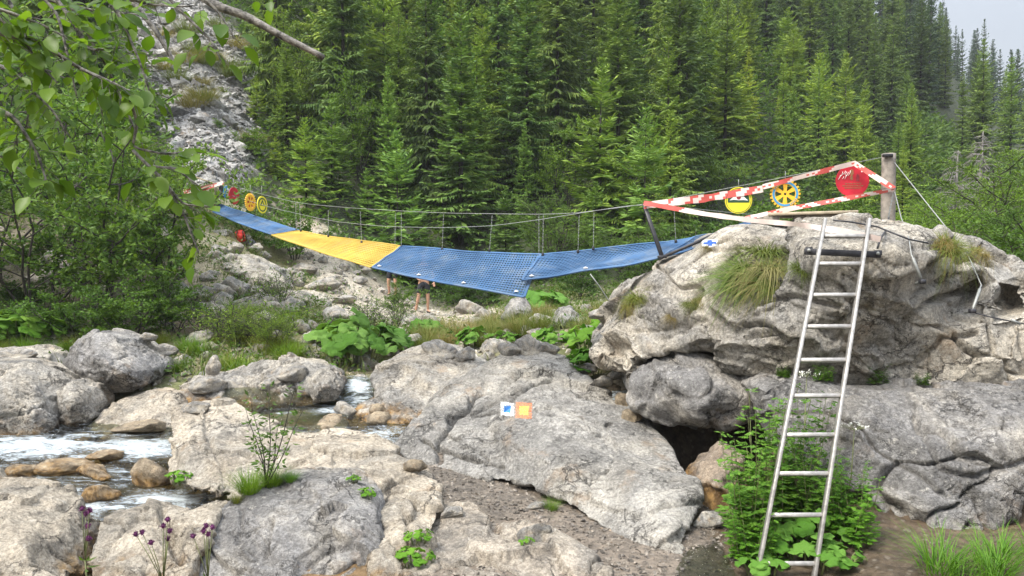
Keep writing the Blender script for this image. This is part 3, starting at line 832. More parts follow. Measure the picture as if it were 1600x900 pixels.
B["pool_rock"] = boulder("boulder",
    [(482,674,9.2),(500,652,9.4),(525,654,9.3),(540,670,9.2),(527,688,9.1),(490,688,9.1)], [(510,667,9.0)], .45, M["ochre"], "dark brown wet stone in the pool outlet", voxel=.016, A=.3, seed=79)
B["cave_rock"] = boulder("boulder",
    [(1078,752,7.0),(1104,722,7.1),(1140,702,7.1),(1168,710,7.0),(1174,770,6.8),(1155,830,6.55),(1100,835,6.55),(1072,800,6.8)], [(1125,748,6.62)], .6, M["rock_rust"],
    "small orange-brown boulder in front of the dark hollow", voxel=.016, A=.4, seed=83)
B["grey_mound"] = boulder("boulder",
    [(862,512,14),(872,487,14.2),(893,481,14.2),(914,500,14),(914,524,13.8),(880,528,13.8)], [(890,502,13.55)], .9, M["rock_grey"], "rounded grey boulder on the bank between two butterbur clumps", A=.5, seed=89)
B["pyramid"] = boulder("boulder",
    [(783,500,16),(799,470,16.3),(815,462,16.3),(829,480,16.1),(832,504,15.8),(800,510,15.8)], [(808,488,15.55)], .9, M["rock_grey"], "pointed grey boulder under the sagging corner of the blue net", A=.5, seed=97)
B["path_rock"] = boulder("boulder",
    [(393,482,18),(420,462,18.3),(470,456,18.4),(512,470,18.2),(524,500,17.8),(502,528,17.4),(440,530,17.3),(398,515,17.5)], [(447,476,17.55),(482,502,17.4)], 1.3, M["rock_bank"],
    "pale bank boulder with a blue cross trail mark, under the yellow net", A=.7, seed=101, voxel=.03)
B["ledge_left"] = boulder("boulder",
    [(295,425,19),(338,400,19.3),(390,403,19.2),(436,420,19),(446,452,18.6),(380,466,18.3),(305,455,18.5)], [(370,430,18.5),(410,435,18.4)], 1.4, M["rock_bank"],
    "wide pale rock on the slope below the far bridge end", A=.8, seed=103, voxel=.03)
B["scree_rock"] = boulder("boulder",
    [(296,262,29),(320,226,29.5),(352,238,29.3),(362,275,28.8),(325,295,28.5),(296,282,28.7)], [(330,255,28.3)], 2, M["rock_bank"], "smooth pale rock face at the foot of the scree", A=1.2, seed=107, voxel=.05)
B["beige"] = boulder("boulder",
    [(925,505,12.5),(945,488,12.8),(985,488,12.8),(1010,505,12.4),(1000,530,12.0),(935,530,12.0)], [(960,505,12.1)], .8, M["rock_bank"], "low beige rock between the bank plants and the great boulder", A=.5, seed=109)
# ------------------------------------------------------------------ loose stones
def stone_proto(seed, flat=.7, sub=4):
    rng = np.random.RandomState(seed)
    pts = rng.normal(size=(14, 3)); pts /= np.linalg.norm(pts, axis=1)[:, None]
    pts *= rng.uniform(.8, 1.1, 14)[:, None] * np.array([1, rng.uniform(.7, .95), flat])
    bm = bmesh.new()
    for p in pts: bm.verts.new(p * .5)
    r = bmesh.ops.convex_hull(bm, input=bm.verts)
    loose = [v for v in bm.verts if not v.link_faces]
    bmesh.ops.delete(bm, geom=loose, context='VERTS')
    bmesh.ops.triangulate(bm, faces=bm.faces)
    bmesh.ops.subdivide_edges(bm, edges=bm.edges, cuts=6, use_grid_fill=True)
    bmesh.ops.triangulate(bm, faces=bm.faces)
    me = bpy.data.meshes.new("stone"); bm.to_mesh(me); bm.free()
    v, no, e = get_mesh(me)
    v = laplace(v, e, 3)
    me.vertices.foreach_set("co", v.astype(np.float32).ravel()); me.update()
    v, no, e = get_mesh(me)
    v = v + no * (.10 * fbm(v + seed, 2.2, 3, seed) + .05 * fbm(v + seed, 6, 4, seed + 5) + .03 * (fbm(v, 4, 3, seed, .5, True) - .4))[:, None]
    me.vertices.foreach_set("co", v.astype(np.float32).ravel())
    me.polygons.foreach_set("use_smooth", np.ones(len(me.polygons), bool))
    me.materials.append(M["stone"]); me.update()
    return me

STONES = [stone_proto(200 + k, f) for k, f in enumerate((.75, .55, .9, .45, .7, .8, .6, .5))]
OCHRE = []
for me in STONES[:4]:
    m2 = me.copy(); m2.materials.clear(); m2.materials.append(M["ochre"]); OCHRE.append(m2)
rs = random.Random(5)

def stone(px, py, w, h, label, group=None, ochre=False, pt=None, tint=None, sink=.25, deep=None):
    """A loose stone w x h photo pixels across, resting where the photo shows it."""
    if pt is None:
        b = hit(px, py + h * .35, only=None)
        if b is None: return None
        pt = np.array(b[0])
    Y = pt[1]
    W, H = w * Y / FPX, h * Y / FPX
    me = rs.choice(OCHRE if ochre else STONES)
    o = bpy.data.objects.new("stone", me); COL.objects.link(o)
    bb = np.array([v.co[:] for v in me.vertices]); dz = bb[:, 2].max() - bb[:, 2].min(); dx = bb[:, 0].max() - bb[:, 0].min()
    o.scale = (W / dx, (deep or (.7 * W + .3 * H)) / dx, H / dz)
    o.rotation_euler = (rs.uniform(-.12, .12), rs.uniform(-.12, .12), rs.uniform(-.5, .5) + rs.choice((0, math.pi)))
    o.location = (pt[0], pt[1] + .15 * W, pt[2] + H * (.5 - sink))
    k = rs.uniform(.8, 1.15)
    o.color = tuple(c * k for c in (tint or (1, 1, 1))) + (1,)
    return tag(o, label, "stone", group)

def stream_z(px, Y):
    zl = np.interp(Y, [4.6, 5.4, 5.8, 6.2, 6.6, 7.1, 7.4, 8.3, 8.7, 9.0, 9.6, 11], [-.62, -.50, -.40, -.26, -.22, -.20, -.13, -.09, -.02, .03, .06, .06])
    zm = np.interp(Y, [8.0, 8.3, 8.9, 9.1, 10.4, 10.7, 11.0, 11.6], [-.12, -.05, .02, .17, .19, .32, .40, .42])
    f = sstep(285, 345, px)
    return zl * (1 - f) + zm * f

# stones one can tell apart
for px, py, w, h, lb, oc in [
    (90, 727, 95, 26, "flat ochre stone awash at the left of the rapid", True), (160, 712, 70, 16, "thin brown stone in the white water of the rapid", True),
    (140, 738, 80, 24, "rounded orange stone in the shallows below the rapid", True), (232, 738, 74, 46, "pointed pale stone with an orange foot beside the shelf rock", True),
    (150, 772, 60, 34, "submerged orange stone above the lower white water", True), (30, 735, 60, 22, "ochre stone at the picture's left edge below the rapid", True),
    (215, 668, 90, 22, "flat wet stone at the foot of the pale dipping slab", True),
    (838, 790, 38, 13, "small flat tan stone alone on the wet gravel", False), (832, 832, 56, 40, "pyramid shaped stone on the gravel above the low rough rock", False),
    (712, 800, 40, 22, "reddish stone at the upper end of the low rough rock", False), (650, 728, 40, 20, "rust stained stone by the little water film", True),
    (575, 612, 34, 26, "orange brown stone beside the small fall", True), (560, 596, 36, 24, "brown stone on top of the small fall", False), (595, 655, 46, 26, "beige stone at the foot of the small fall", True),
    (540, 640, 44, 30, "rounded beige stone left of the small fall", False), (520, 560, 40, 22, "pale stone under the big butterbur clump", False),
    (450, 585, 70, 34, "grey block on the bank above the pitted boulder", False), (420, 600, 40, 26, "broken pale block lying on the ledge", False),
    (372, 600, 48, 30, "cracked pale block at the left part of the ledge", False), (330, 572, 34, 40, "upright pale stone on the bank path", False), (310, 545, 46, 18, "flat pale stone beside the brown bank path", False),
    (250, 512, 40, 18, "grey stone at the brown path under the dark bushes", False), (258, 545, 40, 20, "pale stone behind the leaning grey boulder", False), (230, 525, 30, 14, "small pale stone behind the leaning grey boulder's top", False),
    (690, 545, 60, 34, "pointed pale stone behind the brown-footed boulder", False), (725, 552, 36, 26, "pale stone at the left end of the little green pool", False), (760, 546, 24, 20, "small white stone behind the little green pool", False),
    (795, 545, 42, 26, "pale stone at the right end of the little green pool", False), (830, 540, 48, 40, "triangular pale stone on the top edge of the tilted slab", False), (862, 545, 40, 20, "pale stone on the bank above the tilted slab", False),
    (910, 575, 50, 18, "pale stone at the right shoulder of the tilted slab", False), (935, 600, 46, 26, "grey stone under the left tip of the great boulder", False), (965, 585, 34, 22, "small dark stone below the left tip of the great boulder", False),
    (975, 625, 34, 24, "rusty stone in the cleft beside the tilted slab", True), (985, 650, 34, 20, "wet stone at the bottom of the cleft beside the slab", True), (955, 605, 30, 18, "yellow stone in the cleft beside the tilted slab", True),
    (60, 527, 90, 22, "flat pale slab in the bank grass left of the leaning boulder", False), (100, 523, 60, 16, "thin beige slab on the bank behind the leaning boulder", False), (20, 552, 70, 20, "beige slab under the butterbur at the left edge", False),
    (590, 640, 30, 20, "small pale stone in the fall's channel", True), (320, 600, 60, 30, "pale wedge stone at the left end of the ledge", False), (300, 636, 50, 24, "pale stone on the rim of the shelf rock", False),
    (1110, 815, 50, 30, "tan stone beside the gravel under the leafy weeds", False), (640, 500, 40, 20, "pale stone beside the hiker's path", False), (735, 480, 46, 30, "pale stone on the path right of the hiker", False),
    (760, 505, 70, 20, "flat pale stone on the bank path", False), (720, 515, 44, 24, "round white stone among the bank grass", False), (850, 500, 40, 24, "pale stone left of the rounded grey boulder", False), (840, 520, 34, 18, "pale stone below the butterbur on the right bank", False),
    (940, 490, 40, 16, "beige stone right of the rounded grey boulder", False), (500, 445, 60, 26, "pale angular stone on the trail below the yellow net", False), (470, 420, 60, 24, "angular rock beside the trail below the yellow net", False), (530, 470, 46, 18, "flat stone on the trail left of the thin bush", False)]:
    pt = None
    if oc and px < 300:                                  # these lie half out of the water
        for Yw in np.linspace(5.2, 10.5, 300)[::-1]:
            q = P(px, py + h * .4, Yw)
            if q[2] >= stream_z(np.array([px]), np.array([Yw]))[0]: pt = q; break
    stone(px, py, w, h, lb, ochre=oc, pt=pt)

def scatter_stones(n, area, size, label, group, ochre=0.0, skip=None, tint=None):
    k = 0; tries = 0
    while k < n and tries < n * 20:
        tries += 1
        px, Y = rs.uniform(area[0], area[1]), rs.uniform(area[2], area[3])
        if skip and skip(px, Y): continue
        g = G(px, Y); q = proj(g[None])[0]
        w = rs.uniform(*size) * rs.uniform(.6, 1.3)
        b = hit(q[0], q[1] - 2)
        if b is None or abs(b[0].y - Y) > .6: continue
        stone(px, q[1], w * FPX / Y, w * rs.uniform(.45, .8) * FPX / Y, label, group, rs.random() < ochre, pt=g, tint=tint); k += 1

scatter_stones(80, (560, 1000, 11.5, 17.5), (.12, .40), "pale loose stone among the bank plants behind the tilted slab", "stones on the bank behind the slab")
scatter_stones(40, (330, 470, 16.5, 22), (.25, .7), "pale angular rock on the slope under the far end of the bridge", "rocks below the far bridge end")
scatter_stones(26, (560, 820, 18, 25), (.15, .45), "pale loose stone on the path where the hiker stands", "stones on the hiker's path")
scatter_stones(30, (300, 560, 12.5, 18), (.18, .6), "pale weathered rock on the bank left of the big butterbur", "rocks left of the big butterbur")
scatter_stones(26, (200, 560, 11.2, 14), (.10, .32), "pale loose stone on the bank above the pool ledge", "stones on the bank above the ledge")
scatter_stones(26, (440, 600, 19, 26), (.15, .5), "pale loose stone on the steep trail below the yellow net", "stones on the steep trail")
scatter_stones(34, (-120, 330, 15.2, 21), (.3, .95), "weathered rock lying in the shade under the hazels", "rocks under the hazels")
scatter_stones(30, (-60, 520, 6.6, 10.0), (.14, .34), "ochre stone lying under the stream water", "stones under the stream water", 1.0)

# ------------------------------------------------------------------ rubble and gravel nobody could count
def cluster_mesh(name, pts, sizes, mat, seed, flat=.6, kind="stuff", label=None, cat=None):
    rng = np.random.RandomState(seed)
    base = []
    for k in range(6):
        bm = bmesh.new()
        for p in rng.normal(size=(9, 3)):
            p = p / np.linalg.norm(p) * rng.uniform(.75, 1.1)
            bm.verts.new((p[0] * .5, p[1] * .42, p[2] * .5 * flat))
        bmesh.ops.convex_hull(bm, input=bm.verts)
        bmesh.ops.delete(bm, geom=[v for v in bm.verts if not v.link_faces], context='VERTS')
        bmesh.ops.triangulate(bm, faces=bm.faces); bm.verts.index_update()
        base.append((np.array([v.co[:] for v in bm.verts]), np.array([[v.index for v in f.verts] for f in bm.faces]))); bm.free()
    mb = MB()
    for p, s in zip(pts, sizes):
        v, f = base[rng.randint(6)]
        e = Euler((rng.uniform(-.5, .5), rng.uniform(-.5, .5), rng.uniform(0, 6.28))).to_matrix()
        mb.add((v * s * rng.uniform(.8, 1.2, 3)) @ np.array(e).T + p, f)
    o = mb.build(name, mat, smooth=False)
    return tag(o, label, cat, kind=kind)

rng = np.random.RandomState(77)
px = rng.uniform(120, 470, 34000); Y = 24 + rng.uniform(0, 1, 34000) ** .8 * 38
keep = rng.uniform(0, 1, 34000) < scree_mask(px + 25 * fbm(np.stack([px / 30, Y, Y * 0], 1), .5, 3, 3), Y)
px, Y = px[keep], Y[keep]
pts = np.stack([xy2(px, Y), Y, ground_full(px, Y)], 1)
SCREE_MAT = rock_mat("scree_stone", (.52, .505, .475), (.41, .40, .385), (.09, .09, .09), .5, None, 1.0, .2, True)
cluster_mesh("scree", pts, .12 + .38 * rng.uniform(0, 1, len(pts)) ** 3 + .8 * (rng.uniform(0, 1, len(pts)) > .985), SCREE_MAT, 7, .65, label="grey scree of broken stones running down the slope", cat="scree")
px = rng.uniform(600, 1160, 12000); Y = rng.uniform(4.9, 8.4, 12000)
pts = np.stack([xy2(px, Y), Y, ground_full(px, Y) + .001], 1)
sz = .010 + .055 * rng.uniform(0, 1, len(px)) ** 4
cluster_mesh("gravel", pts, sz, M["gravel"] if "gravel" in M else rock_mat("gravel_stone", (.33, .29, .24), (.23, .205, .18), (.05, .04, .03), .5, None, 4.0, .3, True), 8, .6, label="wet brown gravel between the slab and the front rocks", cat="gravel")
px = rng.uniform(120, 950, 11000); Y = rng.uniform(10.8, 27, 11000) ; kk = (Y < 17.5) | (rng.uniform(0, 1, 11000) < trail_mask(px, Y) + .25); px, Y = px[kk], Y[kk]
pts = np.stack([xy2(px, Y), Y, ground_full(px, Y)], 1)
cluster_mesh("rubble", pts, .02 + .17 * rng.uniform(0, 1, len(px)) ** 3, M["rubble"], 9, .65, label="pale small rubble strewn over the far bank", cat="rubble")

# ------------------------------------------------------------------ stream
def water_mat():
    m, nt, b = new_mat("stream_water")
    out = nt.nodes["Material Output"]
    t = N(nt, "ShaderNodeTexCoord").outputs["Object"]
    at = N(nt, "ShaderNodeVertexColor", layer_name="foam")
    mp = N(nt, "ShaderNodeMapping"); mp.inputs["Scale"].default_value = (.55, 1.6, 1)
    nt.links.new(t, mp.inputs["Vector"])
    wv = tnoise(nt, mp.outputs[0], 6, 10, .66, .8)
    bp = N(nt, "ShaderNodeBump", Strength=1.0, Distance=.10)
    nt.links.new(wv, bp.inputs["Height"])
    tr = N(nt, "ShaderNodeBsdfTransparent"); tr.inputs["Color"].default_value = (.80, .84, .70, 1)
    gl = N(nt, "ShaderNodeBsdfGlossy", Roughness=.06); nt.links.new(bp.outputs[0], gl.inputs["Normal"])
    gl.inputs["Color"].default_value = (.95, .97, 1, 1)
    fr = N(nt, "ShaderNodeFresnel", IOR=1.33); nt.links.new(bp.outputs[0], fr.inputs["Normal"])
    ms = N(nt, "ShaderNodeMixShader"); nt.links.new(fr.outputs[0], ms.inputs[0]); nt.links.new(tr.outputs[0], ms.inputs[1]); nt.links.new(gl.outputs[0], ms.inputs[2])
    b.inputs["Base Color"].default_value = (.60, .67, .71, 1); b.inputs["Roughness"].default_value = .3
    nt.links.new(bp.outputs[0], b.inputs["Normal"])
    sp = N(nt, "ShaderNodeSeparateColor"); nt.links.new(at.outputs["Color"], sp.inputs[0])
    fn = tnoise(nt, mp.outputs[0], 5, 10, .72, .9)
    fn2 = tnoise(nt, mp.outputs[0], 34, 6, .75, .6)
    f = mathn(nt, 'MULTIPLY', maprange(nt, mathn(nt, 'ADD', mathn(nt, 'ADD', sp.outputs[0], mathn(nt, 'MULTIPLY', mathn(nt, 'SUBTRACT', fn, .5), 2.6)), mathn(nt, 'MULTIPLY', mathn(nt, 'SUBTRACT', fn2, .5), 1.5)), .30, 1.05), .9)
    m2 = N(nt, "ShaderNodeMixShader"); nt.links.new(f, m2.inputs[0]); nt.links.new(ms.outputs[0], m2.inputs[1]); nt.links.new(b.outputs[0], m2.inputs[2])
    nt.links.new(m2.outputs[0], out.inputs["Surface"])
    return m
M["water"] = water_mat()

def build_stream():
    pxs = np.linspace(-420, 690, 300); Ys = np.linspace(4.6, 11.6, 300)
    A, Yg = np.meshgrid(pxs, Ys); px, Y = A.ravel(), Yg.ravel()
    x = xy2(px, Y); p = np.stack([x, Y, Y * 0], 1)
    z = stream_z(px, Y)
    foam = np.zeros(len(px))
    z0 = 2.2 - 0
    qx = proj(np.stack([x, Y, z], 1))
    for cx, cy, rx, ry, s in [(60, 697, 160, 20, 1.0), (210, 700, 95, 18, 1.0), (-80, 697, 120, 17, 1.0), (110, 785, 80, 28, .95), (260, 782, 90, 20, .95), (170, 790, 60, 18, .7), (70, 690, 260, 30, .45),
                              (110, 885, 26, 40, 1.0), (520, 640, 46, 9, .85), (470, 645, 60, 9, .35), (560, 602, 22, 16, 1.0), (590, 690, 34, 22, .95), (640, 716, 30, 14, .9), (560, 625, 30, 12, .7),
                              (20, 742, 140, 24, .5), (150, 752, 180, 34, .48), (60, 800, 60, 26, .35)]:
        d = ((qx[:, 0] - cx) / rx) ** 2 + ((qx[:, 1] - cy) / ry) ** 2
        foam = np.maximum(foam, s * np.exp(-d * .9))
    z = z + (.012 + .05 * foam) * fbm(p * np.array([1, 1.8, 1]), 2.2, 5, 90) + .03 * foam * fbm(p, 7, 3, 93)
    n = len(pxs)
    i = np.arange(len(Ys) - 1)[:, None] * n; j = np.arange(n - 1)[None, :]
    q = np.stack([i + j, i + j + 1, i + n + j + 1, i + n + j], -1).reshape(-1, 4)
    v = np.stack([x, Y, z], 1)
    me = mesh_from("stream", v, [q], None, [M["water"]], True)
    set_color_attr(me, "foam", np.repeat(foam[:, None], 3, 1))
    o = bpy.data.objects.new("stream", me); COL.objects.link(o)
    tag(o, kind="structure")
build_stream()

def flat_water(name, pts, foam=0.0, n=40, rip=.004):
    """A small sheet of standing or trickling water between four (px, Y, z) corners."""
    c = [np.array([(a - 800) / FPX * Y, Y, z]) for a, Y, z in pts]
    u, w = np.meshgrid(np.linspace(0, 1, n), np.linspace(0, 1, n)); u = u.ravel()[:, None]; w = w.ravel()[:, None]
    v = (c[0] * (1 - u) + c[1] * u) * (1 - w) + (c[3] * (1 - u) + c[2] * u) * w
    v[:, 2] += rip * fbm(v, 4, 3, 7)
    i = np.arange(n - 1)[:, None] * n; j = np.arange(n - 1)[None, :]
    q = np.stack([i + j, i + j + 1, i + n + j + 1, i + n + j], -1).reshape(-1, 4)
    me = mesh_from(name, v, [q], None, [M["water"]], True)
    set_color_attr(me, "foam", np.full((len(v), 3), foam))
    o = bpy.data.objects.new(name, me); COL.objects.link(o); tag(o, kind="structure")
flat_water("pool_water", [(640, 11.9, .47), (830, 11.9, .47), (830, 13.2, .49), (640, 13.2, .49)])
flat_water("puddle_water", [(900, 4.6, -.008), (1190, 4.6, -.008), (1110, 6.4, -.008), (900, 6.4, -.008)])
flat_water("trickle_water", [(962, 8.3, .34), (992, 8.3, .34), (980, 9.2, .58), (957, 9.2, .58)], .5, rip=.05)
# ------------------------------------------------------------------ trees
def unit(a): return a / (np.linalg.norm(a, axis=-1, keepdims=True) + 1e-12)

def cards(base, dirs, side, L, W, bend=0.0):
    """Rhombic leaf faces: base point, direction, side vector, length, width."""
    n = len(base)
    L = np.broadcast_to(L, (n,))[:, None]; W = np.broadcast_to(W, (n,))[:, None]
    tip = base + dirs * L
    mid = base + dirs * L * .45
    nor = np.cross(dirs, side)
    mid = mid + nor * L * bend
    v = np.stack([base, mid - side * W * .5, tip, mid + side * W * .5], 1).reshape(-1, 3)
    f = np.arange(n * 4).reshape(-1, 4)
    return v, f

def conifer_meshes(h, rmax, nwh, seed, gap=.10, cw=.10, clear=.03, droop=.28, sparse=0.0, taper=.8, per=6, hang=.5):
    """Spruce: whorls of sagging boughs, each a dense feathered spray of hanging twigs."""
    rng = np.random.RandomState(seed)
    wood, cr = MB(), MB()
    lean = rng.uniform(-.012, .012, 2) * h
    wood.tube([(0, 0, -.8), (lean[0] * .3, lean[1] * .3, h * .5), (lean[0], lean[1], h * .97)], [.011 * h, .006 * h, .001 * h], 7)
    B0, B1, B2, SD, WD = [], [], [], [], []
    for i in range(nwh + 4):
        t = min((i + rng.uniform(0, 1)) / nwh, 1.0)
        z = h * (clear + (1 - clear) * (1 - (1 - t) ** 1.05))
        z = min(z, h * (.985 if i < nwh else rng.uniform(.9, .995)))
        L0 = rmax * ((1 - t) ** taper * .96 + .035) * (1 - .25 * max(0, .12 - t) / .12)
        if rng.rand() < .08 and t < .85: continue
        L0 *= rng.uniform(.8, 1.15)
        nb = max(4, int(per + rng.randint(-1, 2) - (t > .85)))
        a0 = rng.uniform(0, 6.28)
        for k in range(nb):
            if rng.rand() < sparse * (1 - t): continue
            az = a0 + k * 6.283 / nb + rng.uniform(-.35, .35)
            L = L0 * rng.uniform(.55, 1.2)
            pitch = math.radians(-20 + 66 * t + rng.uniform(-7, 7))
            s = np.linspace(0, 1, 7)
            zz = z + L * (math.tan(pitch) * s - droop * s ** 2 * (1 - t) + .22 * s ** 4)
            o = np.array([lean[0] * z / h, lean[1] * z / h])
            pts = np.stack([o[0] + L * s * math.cos(az), o[1] + L * s * math.sin(az), zz], 1)
            if L > .6: wood.tube(pts[[0, 3, 6]], [.010 * L + .006, .006 * L + .004, .003], 3, cap=False)
            nt = max(5, int(L / gap * 2))
            ss = np.linspace(.04, 1.0, nt) + rng.uniform(-.3, .3, nt) / nt
            ss = np.clip(ss, .02, 1.0); ss[-1] = 1.0
            bp = np.stack([np.interp(ss, s, pts[:, c]) for c in range(3)], 1)
            tg = unit(np.stack([np.interp(np.clip(ss + .04, 0, 1), s, pts[:, c]) - np.interp(np.clip(ss - .06, 0, 1), s, pts[:, c]) for c in range(3)], 1))
            hor = np.array([-math.sin(az), math.cos(az), 0.0])[None, :]
            sgn = np.where(np.arange(nt) % 2 == 0, 1.0, -1.0); sgn[-1] = 0
            dn = hang * rng.uniform(.3, 1.1, nt) * (1 - .7 * t)
            td = unit(tg * rng.uniform(.45, .8, nt)[:, None] + hor * (sgn * rng.uniform(.55, 1.0, nt))[:, None] - np.array([0, 0, 1.0]) * dn[:, None] * .55)
            tl = (.36 * L * (1.04 - ss) * np.minimum(1, .35 + 2.2 * ss) + .17 * min(1, .45 + L)) * rng.uniform(.65, 1.25, nt)
            m1 = bp + td * (tl * .5)[:, None]
            m2 = bp + td * (tl * .95)[:, None] - np.array([0, 0, 1.0]) * (tl * .45 * dn)[:, None]
            sd = unit(np.cross(td, unit(np.array([0, 0, 1.0]) + rng.normal(0, .55, (nt, 3)))))
            B0.append(bp); B1.append(m1); B2.append(m2); SD.append(sd); WD.append(cw * rng.uniform(.65, 1.3, nt) * (.7 + .3 * min(1, L)))
    p0, p1, p2, sd, w = (np.concatenate(x) for x in (B0, B1, B2, SD, WD))
    w = w[:, None]; n = len(p0)
    v = np.stack([p0 - sd * w * .22, p0 + sd * w * .22, p1 - sd * w * .55, p1 + sd * w * .55, p2 - sd * w * .10, p2 + sd * w * .10], 1).reshape(-1, 3)
    q = np.arange(n)[:, None] * 6
    cr.add(v, np.concatenate([q + np.array([[0, 1, 3, 2]]), q + np.array([[2, 3, 5, 4]])]))
    return wood, cr

class TreeKind:
    """Shared trunk and crown meshes; place() makes a tree of its own from them."""
    def __init__(s, name, wood, crown, h, wmat, cmat, crown_name="crown", trunk_name="trunk"):
        s.name, s.h, s.cn, s.tn = name, h, crown_name, trunk_name
        s.tm = mesh_from(name + "_" + trunk_name, np.concatenate(wood.v), wood.f, wood.m, [wmat]) if wood is not None else None
        s.cm = mesh_from(name + "_" + crown_name, np.concatenate(crown.v), crown.f, crown.m, [cmat], False)
    def place(s, pt, h, label, cat, group=None, tint=(1, 1, 1), rz=None, wide=1.0, tilt=0.0):
        e = empty(s.name, tuple(pt), label, cat, group, rs.uniform(0, 6.28) if rz is None else rz)
        k = h / s.h
        e.scale = (k * wide, k * wide, k)
        if tilt: e.rotation_euler[0] = tilt
        for nm, me in ((s.tn, s.tm), (s.cn, s.cm)):
            if me is None: continue
            o = bpy.data.objects.new(nm, me); COL.objects.link(o); o.parent = e
            o.color = tuple(tint) + (1,) if nm == s.cn else (1, 1, 1, 1)
        return e

SPR = []
for k, (r, nw, dr, sp, tp, hg) in enumerate([(2.5, 44, .30, .05, .9, .6), (2.1, 48, .22, .0, .8, .4), (2.9, 40, .40, .08, .95, .8), (1.9, 48, .25, .05, .75, .5), (3.1, 38, .45, .12, 1.05, .9), (1.7, 44, .18, .03, .7, .35)]):
    w, c = conifer_meshes(15, r, nw, 300 + k, .085, .105, .03, dr, sp, tp, 6, hg)
    SPR.append(TreeKind("spruce_tree", w, c, 15, M["bark"], M["spruce"]))
FAR = []
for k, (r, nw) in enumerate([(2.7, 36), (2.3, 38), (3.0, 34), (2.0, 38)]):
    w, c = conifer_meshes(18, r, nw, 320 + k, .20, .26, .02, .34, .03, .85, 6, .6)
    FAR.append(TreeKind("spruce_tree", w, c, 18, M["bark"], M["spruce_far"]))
YNG = []
for k in range(3):
    w, c = conifer_meshes(4, 1.2, 22, 340 + k, .045, .05, .01, .1, .0, .85, 6, .3)
    YNG.append(TreeKind("young_spruce", w, c, 4, M["bark"], M["spruce"]))

def broadleaf(h, w, seed, stems=4, leaf=.09, n=2600, clear=.15, narrow=.55, droopy=.2, stemr=.012):
    """A leafy shrub or small tree: forking stems, leaves round the twigs."""
    rng = np.random.RandomState(seed); wood, cr = MB(), MB()
    tips = []
    def grow(p, d, L, r, lvl):
        k = 5; pts = [p]
        for i in range(k):
            d = unit(d + rng.normal(0, .16, 3) + np.array([0, 0, .05 - droopy * .15 * lvl]))
            pts.append(pts[-1] + d * L / k)
        pts = np.array(pts)
        wood.tube(pts, np.linspace(r, r * .5, k + 1), 5 if lvl < 2 else 3, cap=False)
        if lvl >= 2 or L < .25:
            tips.append(pts); return
        for i in range(rng.randint(4, 7)):
            u = rng.uniform(.3 if lvl else clear + .15, 1); j = min(int(u * k), k - 1)
            a = rng.uniform(0, 6.28); sd = np.array([math.cos(a), math.sin(a), rng.uniform(-.1, .55)])
            grow(pts[j] + (pts[j + 1] - pts[j]) * (u * k - j), unit(d * .4 + sd), L * rng.uniform(.4, .62), r * .5, lvl + 1)
        tips.append(pts[-3:])
    for i in range(stems):
        a = i * 6.283 / stems + rng.uniform(-.4, .4)
        out = (w / h) * .55 * rng.uniform(.3, 1)
        grow(np.array([.06 * h * math.cos(a) * .4, .06 * h * math.sin(a) * .4, -.2]), unit(np.array([math.cos(a) * out, math.sin(a) * out, 1])), h * rng.uniform(.62, .85), stemr * h * .5 + .006, 0)
    per = max(2, int(n / len(tips)))
    Bs, Ds = [], []
    for pts in tips:
        u = rng.uniform(0, 1, per) * (len(pts) - 1); j = np.minimum(u.astype(int), len(pts) - 2)
        b = pts[j] + (pts[j + 1] - pts[j]) * (u - j)[:, None]
        ax = unit(pts[j + 1] - pts[j])
        d = unit(ax * .6 + rng.normal(0, .75, (per, 3)) + np.array([0, 0, -droopy]))
        Bs.append(b + d * leaf * .35); Ds.append(d)
    b, d = np.concatenate(Bs), np.concatenate(Ds); m = len(b)
    sd = unit(np.cross(d, unit(np.array([0, 0, 1.0]) + rng.normal(0, .5, (m, 3)))))
    L = leaf * rng.uniform(.65, 1.3, m)
    v, f = cards(b, d, sd, L, L * narrow, .08); cr.add(v, f)
    return wood, cr

def bkind(name, mat, hh, *a, bark="bark", **k):
    w, c = broadleaf(hh, *a, **k)
    return TreeKind(name, w, c, hh, M[bark], M[mat], "foliage", "stem")
HAZEL = [bkind("hazel_tree", "leaf_dark", 5.0, 4.4, 400 + k, stems=5, leaf=.13, n=8000, clear=.0) for k in range(3)]
BUSH = [bkind("leafy_bush", "leaf", 2.2, 2.4, 410 + k, stems=6, leaf=.085, n=5200, clear=.02) for k in range(3)]
WILLOW = [bkind("willow_bush", "leaf", 3.0, 2.6, 420 + k, stems=8, leaf=.075, n=11000, clear=.02, narrow=.26, droopy=.1) for k in range(3)]
THIN = [bkind("thin_shrub", "leaf_dark", 1.3, 1.0, 430 + k, stems=9, leaf=.05, n=900, clear=.1, narrow=.4, stemr=.006) for k in range(2)]

def tree(kinds, px, Y, apex, label, cat, group=None, tint=(1, 1, 1), wide=1.0):
    g = G(px, Y)
    h = P(px, apex, Y)[2] - g[2]
    return rs.choice(kinds).place(g, max(h, .5), label, cat, group, tint, wide=wide)

